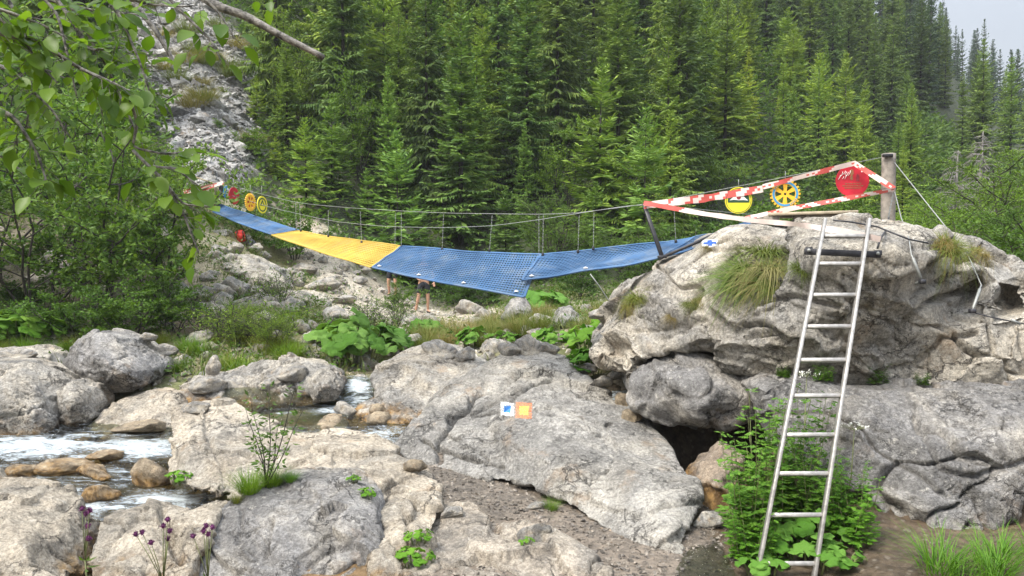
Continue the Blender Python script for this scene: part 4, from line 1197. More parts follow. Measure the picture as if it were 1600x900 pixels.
LT, MD, DK, BL = (1.75, 1.65, 1.1), (1.15, 1.15, 1.0), (.8, .85, .85), (.8, .92, 1.1)
taken = []
for px, Y, ap, kd, lb, tn, wd in [
    (720, 29.5, -25, SPR, "broad dark green spruce behind the middle of the bridge", (1.0, 1.15, 1.0), 1.15),
    (540, 33, -150, SPR, "tall dark spruce above the yellow net", (.85, .95, .85), 1.1),
    (870, 36, -160, SPR, "tall spruce right of the broad middle one", MD, 1.0),
    (965, 33, -60, SPR, "dense spruce behind the nearest blue net", (1.1, 1.15, 1.0), 1.15),
    (1070, 38, -90, SPR, "dark spruce behind the upper barrier tape", (.85, .95, .85), 1.1),
    (1165, 46, 72, SPR, "yellow-green pointed spruce above the yellow round sign", (2.7, 2.2, .9), 1.0),
    (1213, 48, 148, SPR, "slim yellow-green spruce above the gear shaped sign", (2.5, 2.1, .9), 1.0),
    (1335, 40, 186, SPR, "light green spruce behind the red round sign", (1.8, 1.7, 1.0), 1.0),
    (1290, 42, 196, SPR, "light green spruce between the gear sign and the red sign", (1.6, 1.6, 1.0), 1.0),
    (1408, 36, 228, SPR, "small bright spruce just right of the wooden post", (1.9, 1.75, .9), 1.0),
    (1130, 40, -30, SPR, "tall mid-green spruce left of the yellow-green ones", MD, 1.0),
    (622, 26, 205, YNG, "small bluish-green young spruce above the yellow net's right end", (1.3, 1.55, 1.2), 1.0),
    (480, 27, 185, YNG, "bright young spruce above the far orange gear sign", (1.7, 1.75, 1.0), 1.15),
    (432, 29, 215, YNG, "yellow-green young spruce beside the scree foot", (2.1, 1.9, 1.0), 1.2),
    (520, 29, 150, YNG, "young spruce with a ragged top left of the blue-green one", (1.2, 1.35, 1.0), 1.1),
    (575, 28, 265, YNG, "low young spruce behind the yellow net", (1.3, 1.5, 1.1), 1.2),
    (655, 27, 300, YNG, "low dark young spruce behind the first blue net", (.9, 1.05, .9), 1.3),
    (790, 27, 295, YNG, "low young spruce behind the middle of the sagging blue net", (.85, 1.0, .85), 1.3),
    (930, 28, 285, YNG, "young spruce behind the black steel strut", (1.1, 1.25, .9), 1.2),
    (405, 33, 120, YNG, "pale young spruce on the right edge of the scree", (2.0, 1.85, 1.1), 1.1),
    (455, 38, 60, SPR, "light green spruce right of the scree", (1.7, 1.65, 1.1), .9)]:
    tree(kd, px, Y, ap, lb, "spruce", None, tn, wd); taken.append((xy2(px, Y), Y))

SKY = ([1400, 1440, 1470, 1495, 1530, 1560, 1580, 1600, 1700], [-140, -50, -5, 35, 10, 15, 60, 75, 130])
def stand(n, pxr, Yr, hr, kinds, label, group, tints, dmin, ymin=None, skip=None, wide=(.85, 1.15)):
    k = t = 0
    while k < n and t < n * 40:
        t += 1
        px = rs.uniform(*pxr); Y = math.sqrt(rs.uniform(Yr[0] ** 2, Yr[1] ** 2))
        if ymin and Y < ymin(px): continue
        if skip and skip(px, Y): continue
        x = float(xy2(px, Y)); dm = dmin * (1 + .006 * Y)
        if any((x - a) ** 2 + (Y - b) ** 2 < dm * dm for a, b in taken): continue
        g = G(px, Y); h = rs.uniform(*hr)
        cap = P(px, float(np.interp(px, SKY[0], SKY[1])) + rs.uniform(0, 35), Y)[2] - g[2]
        if px > 1400: h = min(h, cap)
        if h < hr[0] * .3: continue
        taken.append((x, Y))
        tn = rs.choice(tints); j = rs.uniform(.8, 1.2)
        rs.choice(kinds).place(g, h, label, "spruce", group, tuple(c * j for c in tn), wide=rs.uniform(*wide)); k += 1
    return k
noscree = lambda px, Y: float(scree_mask(np.array([px], float), np.array([Y], float))[0]) > .15
c1 = stand(84, (405, 1075), (31, 64), (8, 13.5), SPR, "spruce in the dense stand on the slope behind the bridge", "spruces behind the bridge", [MD, MD, DK, (1.4, 1.4, 1.0), (1.0, 1.2, 1.05), (1.6, 1.5, 1.0)], 2.0, skip=noscree)
c0 = stand(20, (410, 1080), (26.5, 36), (4, 7.5), SPR + YNG, "half-grown light green spruce in front of the dense stand behind the bridge", "half-grown spruces behind the bridge", [(1.5, 1.55, 1.05), (1.25, 1.4, 1.1), (1.7, 1.65, 1.0)], 1.7, skip=noscree, wide=(1.0, 1.3))
c2 = stand(62, (1060, 1400), (58, 100), (8.5, 13), SPR, "spruce on the slope between the bridge stand and the far right slope", "spruces right of the bridge stand", [MD, DK, (1.3, 1.3, .95), (.9, 1.0, .95)], 2.2)
c2b = stand(26, (1075, 1420), (40, 58), (4.5, 8.5), SPR + YNG, "low light green spruce behind the round signs", "low spruces behind the round signs", [(1.6, 1.6, 1.0), (1.8, 1.7, .95), (1.3, 1.4, 1.0)], 1.9)
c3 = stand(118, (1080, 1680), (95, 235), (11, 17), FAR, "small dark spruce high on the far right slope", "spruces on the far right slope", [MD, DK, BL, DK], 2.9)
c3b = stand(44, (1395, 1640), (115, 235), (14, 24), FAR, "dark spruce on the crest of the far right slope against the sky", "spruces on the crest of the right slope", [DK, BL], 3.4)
c4 = stand(32, (1180, 1700), (52, 90), (7, 11), SPR, "spruce at the foot of the far right slope", "spruces at the foot of the right slope", [MD, (1.25, 1.3, 1.0), DK, (1.5, 1.5, 1.0)], 3.0)
c5 = stand(12, (-120, 165), (24, 52), (9, 14), SPR, "spruce behind the hazels on the left slope", "spruces on the left slope", [MD, DK], 2.6, skip=noscree)
print("spruces", c0, c1, c2, c3, c4, c5)

for px, Y, ap in [(1398, 120, -20), (1410, 105, 10), (1420, 130, 15), (1432, 115, 45), (1440, 140, 8), (1452, 125, 30), (1425, 98, 80), (1445, 100, 95), (1412, 160, -30), (1460, 105, 110), (1436, 88, 120), (1405, 92, 70)]:
    tree(FAR, px, Y, ap, "dark spruce on the steep shoulder of the far right slope where the sky begins", "spruce", "spruces on the right shoulder", rs.choice([DK, BL, MD]))

for k, (px, py) in enumerate([(1430, 112), (1440, 96), (1425, 142), (1446, 132), (1436, 160), (1452, 152), (1420, 118), (1432, 80), (1450, 175), (1415, 165)]):
    b = hit(px, py, ("ground",))
    if b: rs.choice(FAR).place(np.array(b[0]), rs.uniform(8, 12), "dark spruce on the steep shoulder of the far right slope where the sky begins", "spruce", "spruces on the right shoulder", DK)

def dead_spruce(px, Y, apex, label):
    g = G(px, Y); h = P(px, apex, Y)[2] - g[2]; rng = np.random.RandomState(int(px))
    e = empty("dead_spruce", tuple(g), label, "dead tree")
    w = MB(); w.tube([g + (0, 0, -.5), g + (0, 0, h * .5), g + (0.1, 0, h)], [.16, .11, .02], 6); w.build("trunk", M["dead_wood"], e)
    b = MB()
    for i in range(90):
        z = h * rng.uniform(.12, .98); a = rng.uniform(0, 6.28); L = 1.9 * (1 - z / h) ** .7 * rng.uniform(.4, 1) + .2
        p0 = g + (0, 0, z); p1 = p0 + np.array([math.cos(a) * L * .6, math.sin(a) * L * .6, .05 * L]); p2 = p0 + np.array([math.cos(a) * L, math.sin(a) * L, -.25 * L])
        b.tube([p0, p1, p2], [.03, .02, .008], 3, cap=False)
        for _ in range(4):
            q = p0 + (p2 - p0) * rng.uniform(.3, 1); b.tube([q, q + rng.normal(0, .22, 3) + np.array([0, 0, -.15])], [.01, .004], 3, cap=False)
    b.build("crown", M["dead_wood"], e)
dead_spruce(1243, 75, 20, "bare grey dead spruce high above the yellow-green ones")
dead_spruce(1528, 44, 205, "bare grey dead spruce on the right above the bushes")
dead_spruce(1490, 46, 235, "short bare dead spruce left of the other one on the right")

# the pale cliff showing between the spruces on the right
B["cliff"] = boulder("cliff", [(1228,200,95),(1240,165,97),(1262,160,97),(1282,175,96),(1290,205,95),(1275,225,94),(1240,225,94)], [(1262,195,92.5)], 6, M["rock_grey"], "small grey cliff showing between the spruces on the right slope", "cliff", voxel=.2, A=3, seed=113)

for px, Y, ap, kd, lb, tn, wd in [
    (60, 14.6, 190, HAZEL, "leafy hazel at the left edge behind the butterbur", (1.30, 1.28, 1.20), 1.1), (165, 15.5, 165, HAZEL, "hazel with bare dark lower stems above the leaning boulder", (1.17, 1.22, 1.08), 1.0),
    (255, 16.5, 215, HAZEL, "bright hazel right of the dark stems", (1.49, 1.41, 1.08), .9), (-60, 16, 120, HAZEL, "hazel cut by the left edge of the picture", (1.17, 1.22, 1.08), 1.1), (110, 19, 60, HAZEL, "taller hazel behind the first row on the left", (1.43, 1.41, 1.20), 1.0),
    (165, 21, 150, HAZEL, "hazel below the left side of the scree", (1.56, 1.47, 1.08), .9), (20, 22, 20, HAZEL, "tall hazel at the back on the left", (1.04, 1.15, 0.96), 1.1)]:
    tree(kd, px, Y, ap, lb, "hazel", "hazels on the left bank", tn, wd)
for px, Y, ap, kd, lb, cat, tn, wd in [
    (870, 25, 292, WILLOW, "pale green willow bush behind the black strut's left", "bush", (1.3, 1.25, 1.1), 1.1), (985, 24, 335, WILLOW, "dark willow bush under the nearest blue net", "bush", (1.0, 1.0, .8), 1.1),
    (905, 20, 400, BUSH, "dark low bush right of the net's sagging corner", "bush", (.6, .7, .55), 1.1), (1040, 22, 355, BUSH, "round green bush left of the great boulder", "bush", (.9, .95, .8), 1.2),
    (430, 12.9, 478, WILLOW, "yellowish willow shrub on the bank left of the big butterbur", "shrub", (1.9, 1.6, 1.1), 1.0), (372, 13.3, 470, WILLOW, "fine-leaved willow shrub on the bank below the blue cross mark", "shrub", (2.0, 1.7, 1.2), 1.0), (335, 14.6, 470, WILLOW, "low willow shrub by the brown bank path", "shrub", (1.6, 1.5, 1.0), 1.0),
    (430, 17.2, 395, THIN, "thin airy shrub on the pale bank below the yellow net", "shrub", (1.5, 1.4, 1.2), 1.0), (380, 13.6, 440, THIN, "fine-leaved shrub on the bank left of the blue cross mark", "shrub", (1.9, 1.7, 1.0), 1.5),
    (345, 13.9, 455, THIN, "low fine shrub by the brown bank path", "shrub", (1.7, 1.6, 1.0), 1.5), (420, 13.2, 465, THIN, "yellowish fine shrub left of the big butterbur", "shrub", (1.9, 1.7, .9), 1.5),
    (575, 15.6, 445, THIN, "thin grey-green shrub left of the hiker", "shrub", (1.6, 1.5, 1.5), 1.0), (612, 15.8, 440, THIN, "thin grey-green shrub in front of the second hiker", "shrub", (1.6, 1.5, 1.5), 1.0),
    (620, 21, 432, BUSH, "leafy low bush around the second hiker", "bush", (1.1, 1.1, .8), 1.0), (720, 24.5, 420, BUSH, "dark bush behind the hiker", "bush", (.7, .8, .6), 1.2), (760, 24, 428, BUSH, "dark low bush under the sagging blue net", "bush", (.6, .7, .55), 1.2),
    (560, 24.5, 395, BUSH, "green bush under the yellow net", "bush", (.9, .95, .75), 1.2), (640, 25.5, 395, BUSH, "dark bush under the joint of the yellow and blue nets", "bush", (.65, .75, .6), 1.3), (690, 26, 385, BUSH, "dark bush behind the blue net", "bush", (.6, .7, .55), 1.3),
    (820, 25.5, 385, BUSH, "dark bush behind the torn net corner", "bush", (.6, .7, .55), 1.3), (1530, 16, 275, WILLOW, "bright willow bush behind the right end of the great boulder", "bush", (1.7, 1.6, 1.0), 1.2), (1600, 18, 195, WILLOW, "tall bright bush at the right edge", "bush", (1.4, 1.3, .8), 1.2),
    (1480, 19, 290, WILLOW, "yellow-green bush below the guy cable", "bush", (1.9, 1.75, 1.0), 1.1), (1580, 13.5, 330, BUSH, "dense green bush at the right edge above the boulder", "bush", (1.0, 1.05, .8), 1.2), (1660, 14, 260, WILLOW, "green bush cut by the right edge", "bush", (1.0, 1.05, .8), 1.2),
    (1440, 22, 300, BUSH, "light bush right of the wooden post", "bush", (1.4, 1.35, .85), 1.2), (1350, 26, 290, BUSH, "light bush behind the wooden platform", "bush", (1.4, 1.35, .85), 1.3), (1270, 27, 295, BUSH, "light bush below the gear shaped sign", "bush", (1.3, 1.3, .85), 1.3), (1200, 26, 305, BUSH, "green bush behind the yellow round sign", "bush", (1.0, 1.05, .8), 1.3),
    (1130, 24, 325, BUSH, "dark green bush left of the yellow round sign", "bush", (.8, .9, .7), 1.3), (390, 22, 290, BUSH, "small bush at the far row of signs", "bush", (1.2, 1.2, .9), .9), (460, 23, 300, BUSH, "bush above the far end of the yellow net", "bush", (1.2, 1.25, .9), 1.1),
    (300, 21, 320, BUSH, "green bush left of the far pole trestle", "bush", (1.1, 1.15, .9), 1.0), (235, 25, 215, BUSH, "yellowish bush on the left rim of the scree", "bush", (1.5, 1.4, .9), 1.2), (262, 31, 170, BUSH, "grassy bush in the scree's left part", "bush", (1.5, 1.35, .9), 1.0), (355, 33, 160, BUSH, "low bush growing in the scree", "bush", (1.6, 1.45, .9), .9),
    (385, 37, 105, BUSH, "bush on the scree's right rim", "bush", (1.6, 1.5, .9), 1.2), (205, 27, 185, BUSH, "tuft-like bush low on the scree's left rim", "bush", (1.5, 1.4, .9), 1.2), (205, 38, 75, BUSH, "yellowish bush high on the scree's left rim", "bush", (1.4, 1.35, .9), 1.2), (345, 29, 208, BUSH, "small bush at the pale rock face under the scree", "bush", (1.5, 1.45, .9), .8), (395, 29, 195, BUSH, "light bush right of the pale rock face", "bush", (1.6, 1.5, .9), 1.1), (385, 42, 40, BUSH, "dark bush at the top of the scree", "bush", (.9, 1.0, .8), 1.1), (120, 13.4, 430, BUSH, "dark low bush under the hazels", "bush", (.95, 1.05, .8), 1.3), (200, 13.6, 425, BUSH, "dark bush right of the bare stems", "bush", (1.1, 1.15, .85), 1.3), (270, 14.6, 420, BUSH, "dark bush above the brown bank path", "bush", (1.05, 1.1, .85), 1.2), (30, 15, 420, BUSH, "dark bush behind the butterbur at the left edge", "bush", (.85, .95, .75), 1.3)]:
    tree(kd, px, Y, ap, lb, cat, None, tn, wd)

# broad-leaved trees mixed into the dense stand
for px, Y, ap, lb, tn in [(640, 36, 40, "light broad-leaved tree among the spruces above the blue-green young spruce", (1.5, 1.4, 1.0)), (560, 31, 120, "bright broad-leaved tree left of the broad spruce", (1.3, 1.3, .9)), (1010, 30, 215, "yellow-green broad-leaved tree behind the near blue net", (1.6, 1.45, .9)),
                          (470, 34, 40, "feathery light tree right of the scree", (1.7, 1.5, 1.0)), (890, 31, 190, "light broad-leaved tree behind the right part of the bridge", (1.4, 1.35, .9)), (1100, 34, 230, "light broad-leaved tree behind the wide barrier tape", (1.5, 1.4, .9)), (1390, 70, 135, "broad-leaved tree between the spruces above the post", (.8, 1.0, .8))]:
    tree(HAZEL, px, Y, ap, lb, "tree", None, tn, .8)

for px, Y, ap, lb in [(232, 47, -60, "light spruce on the left rim high up the scree"), (395, 46, -30, "light spruce on the right rim high up the scree"), (205, 40, 30, "spruce at the left side of the scree's middle")]:
    tree(SPR, px, Y, ap, lb, "spruce", None, (1.3, 1.3, 1.0))
# ------------------------------------------------------------------ low plants
def butterbur_mesh(n, R, seed, rl=.16, hh=.45):
    rng = np.random.RandomState(seed); wood, cr = MB(), MB()
    for i in range(n):
        a = rng.uniform(0, 6.28); rr = R * math.sqrt(rng.uniform(0, 1))
        base = np.array([math.cos(a) * rr * .6, math.sin(a) * rr * .6, -.05])
        h = hh * rng.uniform(.5, 1.1) * (1.15 - .5 * rr / R)
        top = np.array([math.cos(a) * rr, math.sin(a) * rr, h])
        wood.tube([base, (base + top) / 2 + np.array([0, 0, .04]), top], [.008, .007, .005], 4, cap=False)
        r = rl * rng.uniform(.55, 1.25); k = 18
        tilt = Vector((math.cos(a) * rng.uniform(.1, .8) + rng.normal(0, .25), math.sin(a) * rng.uniform(.1, .8) + rng.normal(0, .25) - .25, 1)).normalized()
        Rm = np.array(tilt.to_track_quat('Z', 'Y').to_matrix()) @ np.array(Matrix.Rotation(rng.uniform(0, 6.28), 3, 'Z'))
        th = np.linspace(.28, 6.283 - .28, k)
        rad = r * (1 + .09 * np.sin(th * 7 + rng.uniform(0, 6)) + .05 * np.sin(th * 13)) * (1 - .12 * np.cos(th))
        def ring(f, z): return np.stack([rad * f * np.cos(th), rad * f * np.sin(th), z], 1)
        wv = .10 * r * np.sin(th * 5 + rng.uniform(0, 6))
        v = np.concatenate([[[0, 0, 0]], ring(.5, .10 * r + wv * .25), ring(.85, .07 * r + wv * .7), ring(1, -.06 * r + wv)]) @ Rm.T + top
        F = [[0, 1 + j, 2 + j] for j in range(k - 1)]
        for q in (1, 1 + k):
            F += [[q + j, q + k + j, q + k + j + 1, q + j + 1] for j in range(k - 1)]
        cr.add(v, F)
    return wood, cr
M["petiole"] = plain_mat("petiole", (.14, .16, .06), .6, 0, .3, 20)
BUR = []
for k in range(3):
    w, c = butterbur_mesh(46, .62, 500 + k); BUR.append(TreeKind("butterbur", w, c, .5, M["petiole"], M["butterbur"], "leaves", "stalks"))
BURS = []
for k in range(2):
    w, c = butterbur_mesh(16, .20, 510 + k, .06, .16); BURS.append(TreeKind("butterbur", w, c, .18, M["petiole"], M["butterbur"], "leaves", "stalks"))

def plant(kinds, px, py, h, label, cat, tint=(1, 1, 1), wide=1.0, only=None, group=None, Y=None, lift=0.0):
    """A plant rooted where pixel (px, py) meets the ground or a boulder."""
    if Y is not None: p = G(px, Y)
    else: p = np.array(hit(px, py, only)[0])
    p[2] += lift
    return rs.choice(kinds).place(p, h, label, cat, group, tint, wide=wide)

BURM = []
for k in range(3):
    w, c = butterbur_mesh(20, .34, 520 + k, .105, .30); BURM.append(TreeKind("butterbur", w, c, .33, M["petiole"], M["butterbur"], "leaves", "stalks"))
for px, py, h, wd, lb, tn, kd in [
    (560, 564, .66, .95, "biggest butterbur clump, hanging over the small fall", (1, 1, 1), BUR), (525, 540, .42, 1, "butterbur on the left flank of the biggest clump", (1.1, 1.1, .9), BURM), (605, 548, .42, 1, "dark butterbur right of the biggest clump", (.8, .88, .8), BURM),
    (668, 527, .36, 1, "butterbur below the hiker's feet", (.95, 1, .9), BURM), (740, 542, .34, 1, "butterbur among the grass behind the little green pool", (.9, .95, .8), BURM), (700, 530, .24, 1, "small butterbur left of the little green pool", (.9, .95, .85), BURM),
    (785, 538, .26, 1, "low butterbur above the right end of the green pool", (.95, 1, .8), BURM), (858, 542, .28, 1, "butterbur on the bank above the top of the tilted slab", (1, 1.05, .8), BURM), (850, 490, .50, 1.2, "pale butterbur right of the sagging net corner", (1.1, 1.15, 1.1), BURM), (832, 478, .40, 1.2, "pale butterbur under the sagging net corner", (1.1, 1.15, 1.1), BURM),
    (932, 560, .50, 1, "bright butterbur between the slab and the great boulder", (1.2, 1.2, .8), BURM), (915, 585, .34, 1, "dark butterbur hanging beside the slab's right shoulder", (.8, .95, .7), BURM), (958, 532, .38, 1, "bright small butterbur at the left tip of the great boulder", (1.3, 1.25, .8), BURM), (910, 545, .36, 1, "butterbur left of the bright one by the great boulder", (1.0, 1.1, .8), BURM),
    (25, 535, .62, 1.0, "bright butterbur at the left edge under the hazels", (1.25, 1.2, .9), BUR), (80, 530, .36, 1, "butterbur right of the bright one at the left edge", (1.15, 1.15, .9), BURM), (-30, 540, .6, 1.0, "butterbur cut by the left edge of the picture", (1.1, 1.1, .9), BUR),
    (508, 590, .22, 1, "small butterbur above the pitted boulder", (.95, 1, .8), BURM)]:
    plant(kd, px, py, h, lb, "butterbur", tn, wd, only=("ground",))
for px, py, h, lb in [(282, 752, .11, "small dark leafed plant at the waterline of the shelf rock"), (648, 880, .12, "round leafed plant in the cleft beside the low rough rock"), (655, 845, .09, "upper round leafed plant beside the low rough rock"),
                      (552, 752, .06, "tiny round leafed plant on top of the shelf rock"), (575, 775, .07, "tiny plant in the joint beside the grey front boulder"), (822, 850, .05, "tiny leafed plant by the pyramid shaped stone")]:
    plant(BURS, px, py, h, lb, "plant", (1.0, 1.1, .6))

def grass_mesh(n, R, h, seed, droop=.5, w=.006, seg=4, hang=0.0):
    rng = np.random.RandomState(seed); mb = MB()
    a = rng.uniform(0, 6.28, n); rr = R * np.sqrt(rng.uniform(0, 1, n))
    base = np.stack([np.cos(a) * rr, np.sin(a) * rr, np.full(n, -.02)], 1)
    d = unit(np.stack([np.cos(a) * rr / R * .6 + rng.normal(0, .25, n), np.sin(a) * rr / R * .6 + rng.normal(0, .25, n), np.full(n, 1.0)], 1))
    L = h * rng.uniform(.5, 1.25, n)
    out = unit(d * np.array([1, 1, 0]) + rng.normal(0, .05, (n, 3)) * np.array([1, 1, 0]))
    sd = unit(np.cross(d, out + np.array([0, 0, .01])))
    dr = droop * rng.uniform(.4, 1.5, n)
    vs = []
    for k in range(seg + 1):
        t = k / seg
        c = base + d * (L * t)[:, None] + (out * .55 - np.array([0, 0, 1]) * (.55 + hang)) * (L * dr * t ** 2.2)[:, None]
        ww = w * (1 - t) ** .7 * rng.uniform(.8, 1.2, n) if k < seg else np.full(n, .0004)
        vs += [c - sd * ww[:, None] / 2, c + sd * ww[:, None] / 2]
    v = np.stack(vs, 1).reshape(-1, 3); m = (seg + 1) * 2
    o = np.arange(n)[:, None] * m
    f = np.concatenate([o + np.array([[2 * k, 2 * k + 1, 2 * k + 3, 2 * k + 2]]) for k in range(seg)], 0)
    mb.add(v, f); return mb

class Tuft:
    def __init__(s, mb, mat): s.me = mesh_from("grass_tuft", np.concatenate(mb.v), mb.f, mb.m, [mat], False)
    def place(s, p, k, label, group=None, tint=(1, 1, 1), tilt=(0, 0), wide=1.0):
        o = bpy.data.objects.new("grass_tuft", s.me); COL.objects.link(o)
        o.location = p; o.scale = (k * wide, k * wide, k); o.rotation_euler = (tilt[0], tilt[1], rs.uniform(-.4, .4)); o.color = tuple(tint) + (1,)
        return tag(o, label, "grass tuft", group)
T_UP = [Tuft(grass_mesh(420, .16, .45, 600 + k, .35), M["grass"]) for k in range(3)]
T_LUSH = [Tuft(grass_mesh(420, .18, .5, 610 + k, .45, .009), M["grass_lush"]) for k in range(2)]
T_SPARSE = [Tuft(grass_mesh(70, .16, .5, 640 + k, .6, .012), M["grass_lush"]) for k in range(2)]
T_DRY = [Tuft(grass_mesh(380, .15, .42, 620 + k, .55), M["dry_grass"]) for k in range(2)]
T_HANG = [Tuft(grass_mesh(380, .17, .46, 630, 1.1, .010, 6, .5), M["grass"]), Tuft(grass_mesh(300, .16, .44, 631, 1.3, .010, 6, .7), M["dry_grass"])]
def tuft(kind, px, py, k, label, tint=(1, 1, 1), group=None, only=None, tilt=(0, 0), wide=1.0, lift=0.0):
    b = hit(px, py, only)
    if b is None: return
    return kind.place(Vector(b[0]) + Vector((0, 0, lift)), k * (.95 if kind in T_HANG else 1), label, group, tint, tilt, wide)
# the great drooping tuft on the boulder is several plants grown together
big = ("boulder.002",)
for px, py, kd, k, tn, lb, tl in [
    (1195, 400, 0, .85, (1.0, 1.05, .8), "top plant of the great drooping grass tuft on the boulder", (.25, 0)), (1170, 425, 0, .8, (.95, 1.1, .75), "left plant of the great drooping grass tuft", (.3, -.25)),
    (1205, 425, 1, .8, (.9, 1, .8), "straw coloured plant in the great drooping grass tuft", (.3, .1)), (1155, 448, 0, .75, (.8, 1.1, .6), "lower left green plant of the great drooping grass tuft", (.7, -.3)),
    (1190, 448, 1, .75, (.85, .9, .7), "lower straw plant of the great drooping grass tuft", (.7, 0)), (1210, 455, 0, .6, (.8, .95, .6), "lower right plant of the great drooping grass tuft", (.7, .2)),
    (1250, 428, 0, .4, (.7, .75, .5), "short mossy grass right of the great tuft", (.5, .2)), (1095, 470, 1, .45, (.8, .8, .6), "short straw tuft on the left shoulder of the great boulder", (.6, -.2)), (1082, 478, 0, .35, (.8, .8, .6), "small green tuft beside the short straw tuft", (.6, -.2)),
    (1470, 385, 1, .55, (.9, .85, .55), "orange straw tuft on the right crest of the great boulder", (.4, .2)), (1480, 395, 0, .7, (1.0, 1.0, .6), "green tuft mixed with the orange straw tuft", (.5, .3)), (1530, 400, 1, .5, (1, .95, .7), "straw tuft at the foot of the guy cable", (.5, .3)),
    (1105, 392, 1, .25, (.7, .7, .6), "tiny dry tuft under the blue cross on the boulder", (.4, 0)), (995, 470, 0, .55, (1.1, 1.05, .7), "yellowish tuft on the left tip of the great boulder", (.3, -.4)), (985, 480, 1, .5, (1, 1, .7), "dry tuft on the left tip of the great boulder", (.3, -.5)),
    (1050, 500, 1, .25, (.8, .75, .6), "dry sprig in the cracks of the great boulder's left part", (.5, 0))]:
    tuft(T_HANG[kd], px, py, k, lb, tn, tilt=tl, only=(B["big"].name,), lift=.03)
# grass on the sapling rock and others
for px, py, kd, k, tn, lb in [(390, 768, T_LUSH, .45, (1.3, 1.2, .6), "bright grass tuft at the foot of the sapling"), (425, 758, T_LUSH, .40, (1.2, 1.1, .6), "grass tuft right of the sapling's foot"), (455, 752, T_LUSH, .22, (.9, 1, .6), "low grass on top of the grey front boulder"), (370, 785, T_UP, .22, (1.2, 1.1, .7), "small grass tuft hanging at the left of the sapling rock"),
    (862, 797, T_UP, .28, (.9, 1.2, .6), "single grass tuft at the edge of the gravel under the slab")]:
    tuft(rs.choice(kd), px, py, k, lb, tn)
for i in range(9):
    px = rs.uniform(1440, 1660); Y = rs.uniform(4.9, 5.5)
    rs.choice(T_SPARSE).place(G(px, Y), rs.uniform(.5, .85), "long bright grass in the lower right corner", "grass tufts in the lower right corner", (1.0, 1.15, .7))
for i in range(46):
    px = rs.uniform(640, 860); Y = rs.uniform(13.2, 17.5)
    rs.choice(T_UP + T_DRY).place(G(px, Y), rs.uniform(.7, 1.3), "grass tuft on the bank behind the little green pool", "grass tufts behind the green pool", (1, 1.0, .8))
for i in range(16):
    px = rs.uniform(325, 475); Y = rs.uniform(11.8, 16.5)
    rs.choice(T_UP + T_LUSH).place(G(px, Y), rs.uniform(.5, .9), "grass tuft on the bank left of the big butterbur", "grass tufts left of the big butterbur", (1.7, 1.45, .85))
for i in range(30):
    px = rs.uniform(-40, 330); Y = rs.uniform(11.8, 14.2)
    rs.choice(T_UP + T_LUSH).place(G(px, Y), rs.uniform(.4, .8), "grass tuft on the bank below the hazels", "grass tufts below the hazels", (1.3, 1.25, .8))
for i in range(26):
    px = rs.uniform(880, 1010); Y = rs.uniform(12.0, 17)
    rs.choice(T_UP + T_DRY).place(G(px, Y), rs.uniform(.6, 1.1), "grass tuft on the bank left of the great boulder", "grass tufts left of the great boulder", (.95, 1.0, .7))

for i in range(18):
    px = rs.choice((rs.gauss(335, 14), rs.gauss(300, 25), rs.gauss(370, 18), rs.gauss(262, 18))); Y = rs.uniform(29, 42)
    rs.choice(T_UP + T_DRY).place(G(px, Y), rs.uniform(1.3, 2.3), "dry grass tuft growing between the stones of the scree", "grass tufts on the scree", (1.1, 1.15, .75), wide=1.3)

# uncountable herbs: one low carpet over the banks and the lit forest edge
def herb_carpet(name, n, area, mask, hgt, leaf, mat, label, seed, clump=3):
    rng = np.random.RandomState(seed)
    px = rng.uniform(area[0], area[1], n); Y = np.sqrt(rng.uniform(area[2] ** 2, area[3] ** 2, n))
    k = mask(px, Y) > rng.uniform(0, 1, n); px, Y = px[k], Y[k]
    p = np.stack([xy2(px, Y), Y, ground_full(px, Y)], 1)
    p = np.repeat(p, clump, 0); m = len(p)
    sc = np.interp(p[:, 1], [10, 30, 60], [1, 1.6, 3.0])
    b = p + np.stack([rng.normal(0, .05, m), rng.normal(0, .05, m), rng.uniform(.01, 1, m) ** 1.5 * hgt], 1) * sc[:, None]
    d = unit(np.stack([rng.normal(0, 1, m), rng.normal(-.2, 1, m), rng.uniform(-.2, .8, m)], 1))
    sd = unit(np.cross(d, unit(np.array([0, 0, 1.0]) + rng.normal(0, .5, (m, 3)))))
    L = leaf * rng.uniform(.6, 1.4, m) * sc
    v, f = cards(b, d, sd, L, L * .5, .08)
    mb = MB(); mb.add(v, f); o = mb.build(name, mat, smooth=False)
    return tag(o, label, "undergrowth", kind="stuff")
def bank_mask(px, Y):
    n = fbm(np.stack([xy2(px, Y), Y, Y * 0], 1), .55, 4, 71)
    t = np.maximum(trail_mask(px, Y), scree_mask(px, Y) * 1.2)
    t = np.maximum(t, poly_mask(px, Y, [(250, 14.2, 60), (290, 15, 70), (330, 16, 40)], .4))
    return np.clip(sstep(-.15, .2, n) * (1 - t * .93), 0, 1) * np.where((px > 540) & (px < 980) & (Y < 13.3), .1, 1)
herb_carpet("undergrowth", 26000, (-150, 1080, 11.3, 26), bank_mask, .22, .07, M["leaf"], "low green herbs covering the far bank", 81)
herb_carpet("undergrowth", 60000, (-250, 1750, 25, 70), lambda px, Y: np.clip(1.0 - scree_mask(px, Y) * 1.05 - trail_mask(px, Y), 0, 1) * .9, .5, .14, M["leaf_dark"], "dark undergrowth between the trees on the slopes", 83)
